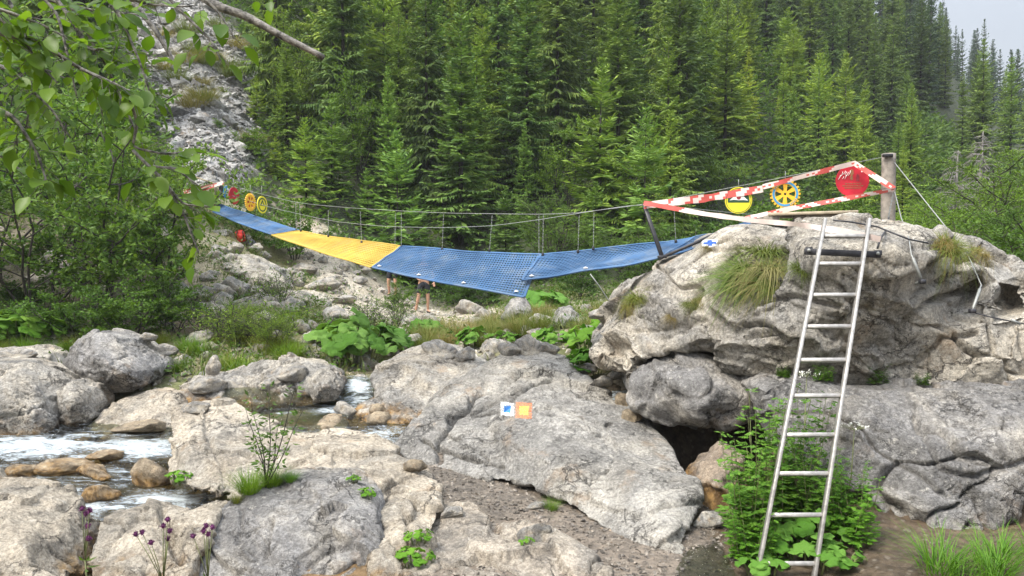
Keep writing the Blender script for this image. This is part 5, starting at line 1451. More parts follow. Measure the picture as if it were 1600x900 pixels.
def grass_carpet():
    rng = np.random.RandomState(88); n = 30000
    px = rng.uniform(-150, 1080, n); Y = np.sqrt(rng.uniform(11.3 ** 2, 24 ** 2, n))
    k = bank_mask(px, Y) > rng.uniform(0, 1, n); px, Y = px[k], Y[k]; m = len(px)
    p = np.stack([xy2(px, Y), Y, ground_full(px, Y)], 1)
    d = unit(np.stack([rng.normal(0, .4, m), rng.normal(0, .4, m), np.ones(m)], 1))
    sd = unit(np.cross(d, unit(rng.normal(0, 1, (m, 3)))))
    v, f = cards(p, d, sd, .28 * rng.uniform(.5, 1.4, m), .016, .25)
    mb = MB(); mb.add(v, f); o = mb.build("grass", M["grass"], smooth=False); tag(o, "thin grass growing all over the far bank", "grass", kind="stuff")
grass_carpet()

# leafy weeds at the ladder
def weed_mesh(n, h, seed, leaf=.11, tiers=9, spread=.3, wf=.52):
    rng = np.random.RandomState(seed); wood, cr = MB(), MB(); Bs, Ds, Ls = [], [], []
    for i in range(n):
        a = rng.uniform(0, 6.28); r = spread * math.sqrt(rng.uniform(0, 1)); b = np.array([math.cos(a) * r, math.sin(a) * r, -.03])
        H = h * rng.uniform(.55, 1.15); tip = b + np.array([math.cos(a) * .25 * H + rng.normal(0, .05), math.sin(a) * .25 * H + rng.normal(0, .05), H])
        wood.tube([b, (b + tip) / 2 + np.array([0, 0, .05 * H]), tip], [.006, .005, .003], 4, cap=False)
        for t in np.linspace(.18, 1, tiers):
            p = b + (tip - b) * t
            for q in range(3):
                az = rng.uniform(0, 6.28); lf = leaf * (1.25 - .75 * t) * rng.uniform(.8, 1.2)
                d = np.array([math.cos(az), math.sin(az), rng.uniform(-.35, .35)]); d /= np.linalg.norm(d)
                # pinnate: a midrib carrying toothed leaflets
                for u in (.35, .6, .85):
                    for s in (-1, 1):
                        sd = np.cross(d, [0, 0, 1.0]) * s
                        dd = d * .7 + sd * .75 + np.array([0, 0, -.15]); dd /= np.linalg.norm(dd)
                        Bs.append(p + d * lf * u); Ds.append(dd); Ls.append(lf * .55 * (1.1 - .5 * u))
                Bs.append(p + d * lf * .75); Ds.append(d); Ls.append(lf * .6)
    b, d, L = np.array(Bs), np.array(Ds), np.array(Ls); m = len(b)
    sd = unit(np.cross(d, unit(np.array([0, 0, 1.0]) + rng.normal(0, .25, (m, 3)))))
    v, f = cards(b, d, sd, L, L * wf, .07); cr.add(v, f); return wood, cr
WEED = []
for k in range(3):
    w, c = weed_mesh(12, .85, 700 + k, .17, 8, .22); WEED.append(TreeKind("leafy_weed", w, c, .75, M["petiole"], M["grass_lush"], "leaves", "stalks"))
for px, Y, h, wd, lb, tn in [(1195, 6.2, .85, .78, "tallest weed left of the ladder, against the dark hollow", (1.2, 1.3, 1.0)), (1175, 5.9, .65, .78, "leafy weed left of the ladder's lower rungs", (1.1, 1.2, .95)), (1235, 6.1, .55, .78, "leafy weed behind the left rail of the ladder", (1.1, 1.2, .9)),
    (1285, 5.95, .5, .78, "leafy weed behind the middle of the ladder", (1.0, 1.1, .9)), (1320, 5.85, .42, .78, "leafy weed right of the ladder by the grey boulder", (.9, 1.1, .7)), (1340, 5.65, .4, 1.0, "low bright weed right of the ladder's right rail", (1.0, 1.2, .7)),
    (1180, 5.55, .35, 1.0, "low weed at the left foot of the ladder", (.9, 1.1, .6)), (1262, 6.3, .9, .5, "tall thin weed behind the ladder against the grey boulder", (.7, .85, .6))]:
    plant(WEED, px, 0, h, lb, "weed", tn, wd, Y=Y)
for px, Y, h, lb in [(1235, 5.6, .17, "coltsfoot clump at the left rail of the ladder's foot"), (1275, 5.5, .17, "coltsfoot clump between the ladder rails"), (1310, 5.45, .15, "coltsfoot clump right of the ladder's foot"), (1200, 5.45, .15, "coltsfoot clump left of the ladder's foot"), (1290, 5.7, .22, "dull green coltsfoot behind the lower rungs")]:
    plant(BURS, px, 0, h, lb, "coltsfoot", (.9, 1.0, .8), 1.2, Y=Y)
for px, py, h, lb in [(1372, 600, .16, "small fern in the gap between the great boulder and the flat-topped one"), (1285, 596, .14, "tiny weed in the gap behind the ladder"), (1440, 602, .10, "low sprout on the flat top of the grey boulder"), (1225, 590, .10, "sprout at the left corner of the flat-topped boulder")]:
    plant(WEED, px, py, h, lb, "weed", (.9, 1.0, .7), 1.3)
for i, (px, Y, h, lb) in enumerate([(1250, 6.35, 1.15, "taller white flowering umbel behind the ladder"), (1325, 6.0, .72, "white flowering umbel right of the ladder's right rail")]):
    g = G(px, Y); e = empty("white_umbel", tuple(g), lb, "flower"); rng = np.random.RandomState(720 + i)
    w, c = MB(), MB(); t = g + np.array([.05, -.05, h]); w.tube([g, (g + t) / 2 + (0.02, 0, 0), t], [.006, .005, .003], 5)
    for q in range(26):
        a = rng.uniform(0, 6.28); r = .11 * math.sqrt(rng.rand()); p = t + np.array([math.cos(a) * r, math.sin(a) * r, .05 - r * .2]); w.tube([t, p], [.0015, .001], 3, cap=False)
        for s in range(3):
            z = p + rng.normal(0, .008, 3); c.add(*cards(z[None], unit(rng.normal(0, 1, (1, 3)) + np.array([0, -.3, .5])), unit(rng.normal(0, 1, (1, 3))), .014, .011))
    w.build("stalk", M["petiole"], e); c.build("florets", M["white_flower"], e, smooth=False)

# sapling on the front boulder
p0 = np.array(hit(415, 762)[0]); e = empty("sapling", tuple(p0), "thin sapling with small leaves growing on the grey front boulder", "sapling")
rng = np.random.RandomState(740); w, c = MB(), MB()
for tips in [(350, 592), (388, 640), (425, 600), (470, 560), (478, 640), (440, 660), (400, 690)]:
    q = P(tips[0] - 0 if tips[0] != 350 else 395, tips[1] + (30 if tips[1] < 600 else 0), p0[1] + rng.uniform(-.15, .15))
    pts = [p0 + np.array([(q - p0)[0] * f + .02 * math.sin(f * 5), (q - p0)[1] * f, (q - p0)[2] * f ** .9]) for f in np.linspace(0, 1, 8)]
    w.tube(pts, np.linspace(.006, .002, 8), 4)
    pts = np.array(pts); n = 34; u = rng.uniform(.25, 1, n) * 7; j = np.minimum(u.astype(int), 6)
    b = pts[j] + (pts[j + 1] - pts[j]) * (u - j)[:, None]; d = unit(rng.normal(0, 1, (n, 3)) * np.array([1, .7, .5]) + np.array([0, -.2, .25]))
    b = b + d * .03; sd = unit(np.cross(d, unit(np.array([0, -.4, 1.0]) + rng.normal(0, .4, (n, 3)))))
    c.add(*cards(b, d, sd, .055 * rng.uniform(.7, 1.3, n), .024, .1))
w.build("stem", M["bark"], e); c.build("leaves", M["leaf"], e, smooth=False)

# purple thistles in front of the rocks
for px, py, Y, heads, lb in [(133, 800, 4.3, [(128, 795), (140, 798), (134, 803), (137, 822), (138, 842)], "purple thistle standing furthest left"), (255, 835, 4.2, [(262, 812), (255, 822), (265, 830), (262, 842), (212, 835), (222, 832), (236, 848)], "purple thistle in the middle with the most heads"),
                             (325, 830, 4.15, [(322, 822), (332, 824), (325, 835), (318, 830), (302, 838)], "purple thistle in front of the grey boulder")]:
    g = P(px + 4, 985, Y); e = empty("thistle", tuple(g), lb, "thistle"); w, lf = MB(), MB(); rng = np.random.RandomState(px)
    root = g; fork = P(px, py + 75, Y); w.tube([root, (root + fork) / 2 + (0.01, 0, 0), fork], [.006, .005, .004], 5)
    for hx, hy in heads:
        hd = MB(); q = P(hx, hy, Y + rng.uniform(-.03, .03)); w.tube([fork, (fork + q) / 2 + np.array([0, 0, .01]), q], [.003, .0025, .002], 4)
        d = unit(rng.normal(0, 1, (70, 3)) + np.array([0, 0, .8])); sd = unit(np.cross(d, rng.normal(0, 1, (70, 3))))
        hd.add(*cards(np.repeat(q[None], 70, 0), d, sd, .021 * rng.uniform(.7, 1.2, 70), .006))
        bm = bmesh.new(); bmesh.ops.create_icosphere(bm, subdivisions=2, radius=.011); bm.verts.index_update(); hd.add(np.array([v.co[:] for v in bm.verts]) * np.array([1, 1, 1.2]) + q, [[v.index for v in f.verts] for f in bm.faces]); bm.free(); hd.build("flower_head", M["thistle"], e, smooth=False)
    for q in range(14):
        p = root + (fork - root) * rng.uniform(.2, 1); d = unit(rng.normal(0, 1, (1, 3)) * np.array([1, 1, .3])); lf.add(*cards(p[None], d, unit(np.cross(d, [[0, 0, 1.0]])), .09, .02, .1))
    w.build("stalk", M["petiole"], e); lf.build("leaves", M["leaf_dark"], e, smooth=False)

# ------------------------------------------------------------------ overhanging alder, close to the viewer
def alder_leaf(mb, p, d, up, L, W):
    d = d / np.linalg.norm(d); s = np.cross(d, up); s /= np.linalg.norm(s) + 1e-9; n = np.cross(s, d)
    prof = [(0, .0), (.12, .55), (.32, .95), (.55, 1.0), (.78, .68), (.92, .28), (1.0, .0)]
    rows = []
    for t, ww in prof:
        c = p + d * L * t - n * L * .16 * t * t; wv = .05 * W * math.sin(t * 17)
        rows.append((c - s * W * .5 * ww + n * (W * .16 * ww + wv), c, c + s * W * .5 * ww + n * (W * .16 * ww - wv)))
    v = [x for r in rows for x in r]
    F = []
    for k in range(len(rows) - 1):
        a = k * 3; F += [[a, a + 1, a + 4, a + 3], [a + 1, a + 2, a + 5, a + 4]]
    mb.add(v, F)
ax = np.array([-3.2, 1.6, ground_at(-1600, 3.0)])
al = empty("alder_tree", tuple(ax), "alder tree at the left whose leafy branches hang into the top corner", "tree")
wd_, pl_, lv = MB(), MB(), MB(); rng = np.random.RandomState(900)
fork = np.array([-2.7, 1.9, 4.4])
wd_.tube([ax + (0, 0, -.3), ax + (.15, .05, 2.0), fork, fork + np.array([.3, .2, 1.6])], [.16, .12, .085, .05], 10)
def branch(px_list, r0, r1, mb=None, root=True):
    pts = [P(*q) for q in px_list]
    if root: pts = [fork + np.array([0, 0, rng.uniform(-.6, .8)])] + pts
    k = len(pts); t = np.linspace(0, k - 1, (k - 1) * 5 + 1); pp = np.array(pts)
    q = np.stack([np.interp(t, np.arange(k), pp[:, c]) for c in range(3)], 1)
    q[1:-1] = q[1:-1] * .5 + (q[:-2] + q[2:]) * .25
    q[1:-1] += .006 * np.stack([noise3(q[1:-1] * 5 + c * 9) for c in range(3)], 1)
    (mb or pl_).tube(q, np.linspace(r0, r1, len(q)) * (1 + .15 * noise3(q * 25)), 7)
    return q
branch([(290, -25, 2.25), (335, 8, 2.2), (380, 24, 2.2), (440, 55, 2.2), (505, 90, 2.2)], .0155, .0088)
branch([(185, -40, 2.4), (215, 10, 2.35), (240, 45, 2.35), (262, 82, 2.35), (272, 100, 2.35)], .013, .005)
tw = []
for px_list, r in [
    ([(-60, 40, 2.0), (60, 62, 2.05), (130, 110, 2.1), (200, 140, 2.1), (225, 170, 2.1)], .009), ([(60, -40, 2.3), (110, 30, 2.3), (135, 80, 2.3), (190, 75, 2.25)], .009), ([(150, -30, 2.2), (190, 30, 2.2), (215, 90, 2.2), (235, 150, 2.2)], .007),
    ([(240, -30, 2.1), (285, 20, 2.1), (325, 60, 2.1), (345, 95, 2.1)], .007), ([(300, -20, 2.1), (340, 20, 2.1), (365, 60, 2.1)], .005), ([(0, -30, 2.6), (40, 60, 2.6), (50, 150, 2.6), (40, 210, 2.6)], .008), ([(100, -30, 2.8), (130, 60, 2.8), (150, 140, 2.8), (160, 180, 2.8)], .007),
    ([(-60, 150, 2.1), (20, 180, 2.1), (60, 240, 2.1), (75, 290, 2.1)], .007), ([(-60, 80, 2.4), (20, 110, 2.4), (80, 170, 2.4), (110, 215, 2.4)], .008), ([(-40, 0, 2.0), (20, 20, 2.0), (70, 40, 2.0), (105, 60, 2.0)], .006), ([(-30, -30, 2.5), (80, 0, 2.5), (160, 20, 2.5), (230, 25, 2.5)], .007),
    ([(60, -40, 2.6), (120, 20, 2.6), (175, 120, 2.6), (210, 200, 2.6), (230, 240, 2.6)], .007), ([(200, 140, 2.1), (215, 190, 2.15), (208, 230, 2.15), (260, 240, 2.15), (300, 235, 2.15)], .005), ([(208, 235, 2.15), (250, 275, 2.15), (285, 320, 2.15), (330, 322, 2.15)], .005), ([(250, 275, 2.15), (285, 330, 2.15), (300, 370, 2.15), (310, 395, 2.15)], .004),
    ([(240, 260, 2.15), (275, 262, 2.15), (310, 290, 2.15)], .004), ([(-60, 220, 2.6), (0, 240, 2.6), (40, 270, 2.6)], .006), ([(30, -40, 2.2), (90, 20, 2.2), (110, 100, 2.2), (120, 150, 2.2)], .006), ([(380, -40, 2.3), (420, -15, 2.3), (470, 0, 2.3)], .004), ([(120, -40, 2.0), (170, -10, 2.0), (230, 5, 2.0), (300, 10, 2.0)], .005), ([(40, 60, 2.05), (60, 100, 2.05), (90, 130, 2.05)], .005)]:
    q = branch(px_list, r, .0022, root=(px_list[0][1] < 100 and px_list[0][0] < 250)); tw.append(q[6:] if len(q) > 20 else q)
for kq, q in enumerate(tw):
    seg = np.linalg.norm(np.diff(q, axis=0), axis=1); Lq = seg.sum(); cum = np.concatenate([[0], np.cumsum(seg)])
    n = int(Lq / (.0105 if kq < 12 and kq not in (3, 4) else .022))
    for i in range(n):
        s = rng.uniform(.05, 1) * Lq; p = np.array([np.interp(s, cum, q[:, c]) for c in range(3)])
        j = min(np.searchsorted(cum, s), len(q) - 1); tg = unit(q[j] - q[max(j - 1, 0)] + 1e-6)
        d = unit(tg * .5 + np.array([rng.normal(0, .8), rng.normal(0, .7), rng.normal(-.2, .5)]))
        st = p + d * rng.uniform(.008, .07); pl_.tube([p, st], [.0012, .0009], 3, cap=False)
        up = unit(np.array([rng.normal(0, .35), rng.normal(-.35, .35), 1.0])); L = rng.uniform(.036, .068)
        alder_leaf(lv, st, d, up, L, L * rng.uniform(.55, .72))
wd_.build("trunk", M["bark"], al); pl_.build("branches", M["bark_pale"], al); lv.build("leaves", M["leaf_fg"], al, smooth=True)
# ------------------------------------------------------------------ rope bridge with tilted nets
br0 = P(820, 462, 8.9)
bridge = empty("rope_bridge", tuple(br0), "sagging rope bridge of tilted blue and yellow nets on steel cables", "bridge")
def net_panel(c00, c10, c11, c01, mat, cell=.05, wire=.021, sag=0.0, edge=.032):
    """A plaited net between four corners: c00-c10 the near edge, c01-c11 the far edge; open square meshes."""
    c00, c10, c11, c01 = map(np.array, (c00, c10, c11, c01)); mb = MB()
    L = (np.linalg.norm(c10 - c00) + np.linalg.norm(c11 - c01)) / 2; W = (np.linalg.norm(c01 - c00) + np.linalg.norm(c11 - c10)) / 2
    nu, nv = int(round(L / cell)), int(round(W / cell))
    def pt(u, v):
        p = (c00 * (1 - u) + c10 * u) * (1 - v) + (c01 * (1 - u) + c11 * u) * v
        p = p + np.array([0, 0, .012 * noise3(np.array([[u * 3.1 + c00[0], v * 2.3, c00[1]]]), 5)[0] * 2])
        return p + np.array([0, 0, -sag * 4 * u * (1 - u) * (.5 + .5 * (4 * v * (1 - v)))])
    nor = np.cross(c10 - c00, c01 - c00); nor /= np.linalg.norm(nor)
    if nor[2] < 0: nor = -nor
    k = 12
    def strip(f, n, w, th, off):
        pts = np.array([f(t) for t in np.linspace(0, 1, n)]); t = unit(np.gradient(pts, axis=0)); s = np.cross(t, nor) * w / 2; o = nor * off
        a, b_, c, d = pts - s + o, pts + s + o, pts + s + o - nor * th, pts - s + o - nor * th
        v = np.stack([a, b_, c, d], 1).reshape(-1, 3); i = np.arange(n - 1)[:, None] * 4
        q = np.concatenate([i + np.array([[0, 1, 5, 4]]), i + np.array([[1, 2, 6, 5]]), i + np.array([[2, 3, 7, 6]]), i + np.array([[3, 0, 4, 7]])])
        mb.add(v, q)
    for i in range(nu + 1): strip(lambda t, i=i: pt(i / nu, t), 5, wire, .008, .0)
    for j in range(nv + 1): strip(lambda t, j=j: pt(t, j / nv), k, wire, .008, .004)
    for j in (0, 1):
        strip(lambda t, j=j: pt(t, j), k, edge, .014, .008)
        strip(lambda t, j=j: pt(j, t), 5, edge, .014, .009)
    return mb, pt, nor
PAN = [
    ("net_blue", P(333, 331, 15.2), P(425, 366, 12.6), P(467, 359, 13.0), P(345, 320, 15.6), "far blue net panel"),
    ("net_yellow", P(425, 367, 12.58), P(580, 418, 10.5), P(625, 385, 11.0), P(468, 360, 12.98), "yellow net panel"),
    ("net_blue", P(582, 419, 10.48), P(819, 463, 8.9), P(845, 397, 9.6), P(627, 385.5, 10.98), "sagging dark blue net panel tilted towards the viewer"),
    ("net_blue", P(816, 438, 9.05), P(1032, 403, 8.95), P(1085, 371, 9.4), P(846, 397, 9.62), "near blue net panel"),
    ("net_blue", P(1032, 403, 8.94), P(1185, 352, 9.0), P(1185, 342, 9.5), P(1085, 371, 9.38), "short blue net panel reaching the great boulder")]
pfun = []
for m, a, b_, c, d, lb in PAN:
    mb, pt, nor = net_panel(a, b_, c, d, M[m], sag=.03, cell=.043)
    o = mb.build("net_panel", M[m], bridge, smooth=False); o["label"] = lb; pfun.append((pt, nor, o))
for i, us in ((2, (.04, .33, .63, .95)), (3, (.06, .45))):
    for u in us:
        pt, nor, po = pfun[i]; p = pt(u, .07); mb = MB(); mb.box(p + nor * .015, (.05, .03, .012), None, 0, .003).box(p + nor * .025, (.02, .012, .012), None, 0, .003); mb.build("net_clip", M["white"], bridge).parent = po
# cables: two hand lines with their sag, and hangers down to the far edge of the nets
def cable(pts, r, name="handrail_cable", mat="steel_cable", n=6, parent=bridge):
    pp = np.array(pts); k = len(pp); t = np.linspace(0, k - 1, (k - 1) * 6 + 1)
    q = np.stack([np.interp(t, np.arange(k), pp[:, c]) for c in range(3)], 1)
    for _ in range(3): q[1:-1] = q[1:-1] * .5 + (q[:-2] + q[2:]) * .25
    MB().tube(q, r, n).build(name, M[mat], parent); return q
h1 = cable([P(1387, 244, 8.7), P(1200, 282, 9.0), P(1004, 320, 9.4), P(900, 333, 9.9), P(845, 335, 10.2), P(690, 333, 10.9), P(560, 326, 11.8), P(470, 318, 12.9), P(415, 305, 14.0), P(352, 288, 15.8)], .0035)
h2 = cable([P(1200, 338, 9.3), P(1004, 318, 9.0), P(925, 330, 9.2), P(845, 343, 9.5), P(770, 353, 9.9), P(690, 356, 10.4), P(600, 354, 11.0), P(520, 346, 12.0), P(425, 325, 13.4), P(345, 300, 15.4)], .0035)
for a, b_, Ya in [((513, 328), (513, 368), 12.2), ((563, 330), (565, 379), 11.6), ((618, 333), (617, 387), 11.15), ((627, 332), (627, 386), 11.0), ((693, 334), (691, 389), 10.55), ((769, 336), (765, 391), 10.1), ((842, 336), (842, 398), 9.7), ((849, 335), (848, 398), 9.6), ((928, 331), (927, 388), 9.5), ((1052, 305), (1056, 378), 9.35), ((462, 316), (463, 360), 13.0), ((468, 318), (470, 360), 12.9), ((905, 336), (903, 393), 9.55)]:
    p, q = P(a[0], a[1], Ya), P(b_[0], b_[1], Ya - .02)
    mb = MB(); n = 24
    for i in range(n):                                  # chain: alternating flat links
        t0, t1 = i / n, (i + .9) / n; w = .009 if i % 2 else .004
        mb.beam(p + (q - p) * t0, p + (q - p) * t1, w, .005, 0, (0, 1, 0), 0)
    hc = mb.build("hanger_chain", M["steel_cable"], bridge, smooth=False)
    MB().box(q, (.03, .03, .05), None, 0, .005).build("hanger_shackle", M["black_steel"], bridge).parent = hc
# the loose cable hanging in front of the bushes
lc = MB(); lp = [P(922, 428, 10.5), P(935, 445, 10.5), P(950, 468, 10.5), P(962, 476, 10.5), P(972, 477, 10.4)]; lc.tube(lp, .008, 5); o = lc.build("loose_cable", M["steel_cable"], bridge)

# black strut at the near end of the nets
s0, s1 = P(1034, 400, 8.92), P(1007, 322, 9.1)
st = empty("steel_strut", tuple(s0), "slanting black steel strut that holds the barrier tape at the near net", "strut")
MB().beam(s0, s1, .045, .045, 0, (0, 1, 0), .005).build("strut_bar", M["black_steel"], st)
MB().box(s0 + np.array([0, -.02, -.01]), (.10, .07, .03), None, 0, .005).build("foot_plate", M["black_steel"], st)
MB().tube([P(1030, 404, 8.88), P(1090, 378, 8.9), P(1125, 362, 8.95)], .02, 6).build("lower_bar", M["black_steel"], st)

# wooden post with guy cables
pb = np.array(hit(1389, 352, (B["big"].name,))[0]); pb = P(1388, 350, 8.55)
post = empty("wooden_post", tuple(pb), "weathered wooden post standing on the great boulder", "post")
mb = MB(); n = 12; zs = np.linspace(-.35, P(1386, 240, 8.55)[2] - pb[2], 14); rngp = np.random.RandomState(4)
ring = []
for z in zs:
    th = np.arange(n) * 2 * math.pi / n; r = .075 * (1 + .05 * np.sin(th * 3 + z) + .03 * np.sin(th * 5 - 2 * z)) * (1 - .03 * z)
    ring.append(np.stack([r * np.cos(th) + pb[0] - .012 * z, r * np.sin(th) + pb[1], np.full(n, z + pb[2])], 1))
v = np.concatenate(ring); i = np.arange(len(zs) - 1)[:, None] * n; j = np.arange(n)[None, :]; j2 = (j + 1) % n
mb.add(v, [np.stack([i + j, i + j2, i + n + j2, i + n + j], -1).reshape(-1, 4), (np.arange(n)[None, :] + (len(zs) - 1) * n)]); mb.build("shaft", M["wood_grey"], post)
MB().box(P(1387, 243, 8.48), (.10, .06, .035), None, 0, .006).build("cable_clamp", M["black_steel"], post)
ch = MB(); a, b_ = P(1396, 300, 8.42), P(1388, 340, 8.4)
for i in range(16):
    t = i / 16; q = a + (b_ - a) * t; ch.beam(q, q + (b_ - a) / 17, .018 if i % 2 else .008, .008, 0, (0, 1, 0), 0)
ch.build("chain", M["steel_cable"], post, smooth=False)
def guy(name, pts, label, turn, r=.0055):
    e = empty(name, tuple(pts[-1]), label, "cable")
    MB().tube(pts, r, 6).build("rope", M["steel_cable"], e)
    a, b_ = np.array(turn[0]), np.array(turn[1]); mb = MB(); mb.tube([a, a + (b_ - a) * .12, a + (b_ - a) * .14, a + (b_ - a) * .86, a + (b_ - a) * .88, b_], [.007, .007, .014, .014, .007, .007], 8); mb.tube([b_, b_ + np.array([0, .1, -.02])], .014, 6)
    mb.build("turnbuckle", M["steel_cable"], e)
    MB().box(b_, (.05, .06, .04), None, 0, .008).build("anchor", M["black_steel"], e)
guy("guy_cable", [P(1396, 252, 8.5), P(1450, 320, 8.15), P(1512, 397, 7.6), P(1534, 447, 7.0)], "long guy cable running from the post down the right side of the boulder", (P(1533, 446, 7.0), P(1519, 486, 6.85)))
guy("guy_cable", [P(1398, 300, 8.4), P(1408, 340, 7.9), P(1420, 372, 7.0), P(1424, 398, 6.7)], "short guy cable running from the post to the front of the boulder", (P(1424, 398, 6.7), P(1441, 440, 6.68)))
e = empty("anchor_cable", tuple(P(1600, 497, 6.9)), "thin dark cable with clamps at the right edge of the boulder", "cable")
MB().tube([P(1519, 488, 6.85), P(1550, 496, 6.85), P(1600, 506, 6.85), P(1640, 510, 6.85)], .006, 5).build("rope", M["black_steel"], e); MB().tube([P(1580, 500, 6.82), P(1594, 506, 6.82)], .013, 6).build("clamp", M["steel_cable"], e)
e = empty("power_cable", tuple(P(1430, 374, 7.0)), "thin black cable lying over the top of the boulder beside the post", "cable")
MB().tube([P(1302, 344, 6.95), P(1330, 347, 6.95), P(1370, 354, 6.95), P(1400, 366, 6.8), P(1420, 374, 6.75), P(1450, 380, 6.9)], .008, 5).build("rope", M["black_steel"], e)
MB().tube([P(1389, 340, 8.3), P(1384, 360, 7.2), P(1376, 372, 6.7), P(1371, 388, 6.6)], .009, 5).build("drop", M["black_steel"], e)

# wooden platform
pp0 = P(1268, 345, 8.8); plat = empty("wooden_platform", tuple(pp0), "low wooden platform on top of the great boulder", "platform")
mb = MB()
for k in range(5):
    a, b_ = P(1203, 333.5, 8.45 + .16 * k), P(1337, 330, 8.45 + .16 * k); a[2], b_[2] = P(1203, 335, 8.45)[2], P(1337, 331, 8.45)[2]
    mb.beam(a, b_, .14, .03, 0)
mb.build("boards", M["wood_pale"], plat)
for px in (1212, 1320):
    a = P(px, 343, 8.42); q = a.copy(); q[1] += .75; MB().beam(a, q, .09, .11, 0).build("bearer", M["wood_grey"], plat)
MB().beam(P(1240, 341, 8.5), P(1305, 340, 8.5), .06, .06, 0).build("cross_beam", M["wood_grey"], plat)

# barrier tape
def tape(pts, w, label, name="barrier_tape", twist=.5, seg=.09, seed=1, tilt=0.0, sagk=0.0, redf=.5):
    rng = np.random.RandomState(seed); pp = [np.array(p) for p in pts]; base = pp[0]; mb = MB()
    ctr = []
    for a, b_ in zip(pp[:-1], pp[1:]):
        n = max(3, int(np.linalg.norm(b_ - a) / .03)); t = np.linspace(0, 1, n + 1)[:-1 if b_ is not pp[-1] else None]
        q = a + (b_ - a) * t[:, None]; q[:, 2] -= sagk * 4 * t * (1 - t); ctr.append(q)
    c = np.concatenate(ctr); n = len(c); tg = unit(np.gradient(c, axis=0))
    ph = tilt + twist * (noise3(c * 2.1 + seed) * 2.2)
    up = unit(np.array([0, 0, 1.0]) - tg * tg[:, 2:3]); sd = np.cross(tg, up)
    wv = up * np.cos(ph)[:, None] + sd * np.sin(ph)[:, None]; ww = w * (1 + .25 * noise3(c * 6 + seed))
    v = np.stack([c + wv * (ww * f)[:, None] for f in (.5, .18, -.18, -.5)], 1).reshape(-1, 3)
    th = np.cross(tg, wv) * .0008
    s = np.concatenate([[0], np.cumsum(np.linalg.norm(np.diff(c, axis=0), axis=1))])
    red, whi = [], []
    for i in range(n - 1):
        for k in range(3):
            f = [i * 4 + k, i * 4 + k + 1, i * 4 + 4 + k + 1, i * 4 + 4 + k]
            x = (s[i] + k * .03) / seg; blk = int(x)
            (red if (((blk * 7919 + seed * 31) * 2654435761 % 1000) / 1000 < redf) ^ (k == 1 and redf > .3 and (i % 2 == 0) and blk % 3 == 0) else whi).append(f)
    mb.add(v, red, 0); mb.f and None
    k0 = mb.n - len(v)
    mb.f.append(np.array(whi)); mb.m.append((len(whi), 1))
    return tag(mb.build(name, [M["tape_red"], M["tape_white"]], loc=tuple(base)), label, "tape")
tape([P(1006, 321, 9.05), P(1100, 310, 8.9), P(1192, 295, 8.8)], .085, "wide red and white barrier tape at the left, crossing the yellow round sign", seed=2, seg=.085, twist=.25)
tape([P(1192, 292, 8.78), P(1260, 274, 8.72), P(1335, 255, 8.66), P(1366, 275, 8.5), P(1397, 295, 8.38)], .055, "upper barrier tape running over the gear and red signs to the post", seed=3, seg=.16, twist=.45, redf=.42)
tape([P(1397, 296, 8.36), P(1300, 314, 8.5), P(1240, 325, 8.6), P(1165, 341, 8.75)], .05, "middle barrier tape running from the post down to the net", seed=5, seg=.1, twist=.45)
tape([P(1006, 317, 9.03), P(1100, 334, 8.6), P(1180, 345, 8.0), P(1240, 350, 7.3), P(1310, 360, 6.62), P(1376, 374, 6.45)], .05, "pale lower barrier tape running from the strut to the ladder top", seed=7, seg=.5, twist=.35, redf=.2)

# round signs hanging at the near end of the bridge
def disc(r, th, n=48, mat=0, inner=0.0, z=0.0):
    th_ = np.arange(n) * 2 * math.pi / n; c, s = np.cos(th_), np.sin(th_)
    if inner == 0:
        v = np.concatenate([np.stack([r * c, 0 * c + z, r * s], 1), np.stack([r * c, 0 * c + z + th, r * s], 1)]); i = np.arange(n); j = (i + 1) % n
        return v, [np.stack([i, j, j + n, i + n], 1), i[None, :], (i[::-1] + n)[None, :]]
    v = np.concatenate([np.stack([q * c, 0 * c + y, q * s], 1) for q, y in ((r, z), (inner, z), (inner, z + th), (r, z + th))]); i = np.arange(n); j = (i + 1) % n
    return v, [np.concatenate([np.stack([i + a * n, j + a * n, j + b_ * n, i + b_ * n], 1) for a, b_ in ((0, 1), (1, 2), (2, 3), (3, 0))])]
def poly_plate(pts, y, th):
    k = len(pts); v = [(x, y, z) for x, z in pts] + [(x, y + th, z) for x, z in pts]
    return v, [list(range(k)), list(range(2 * k - 1, k - 1, -1))] + [[a, (a + 1) % k, k + (a + 1) % k, k + a] for a in range(k)]
def sign_root(name, px, py, Y, label, rz=0.0, tilt=0.0):
    return empty(name, tuple(P(px, py, Y)), label, "sign", rz=rz), None
def part(e, name, geo, mat, label=None, smooth=False):
    mb = MB(); mb.add(*geo)
    o = mb.build(name, mat, e, smooth=smooth, world=False)
    if label: o["label"] = label
    return o
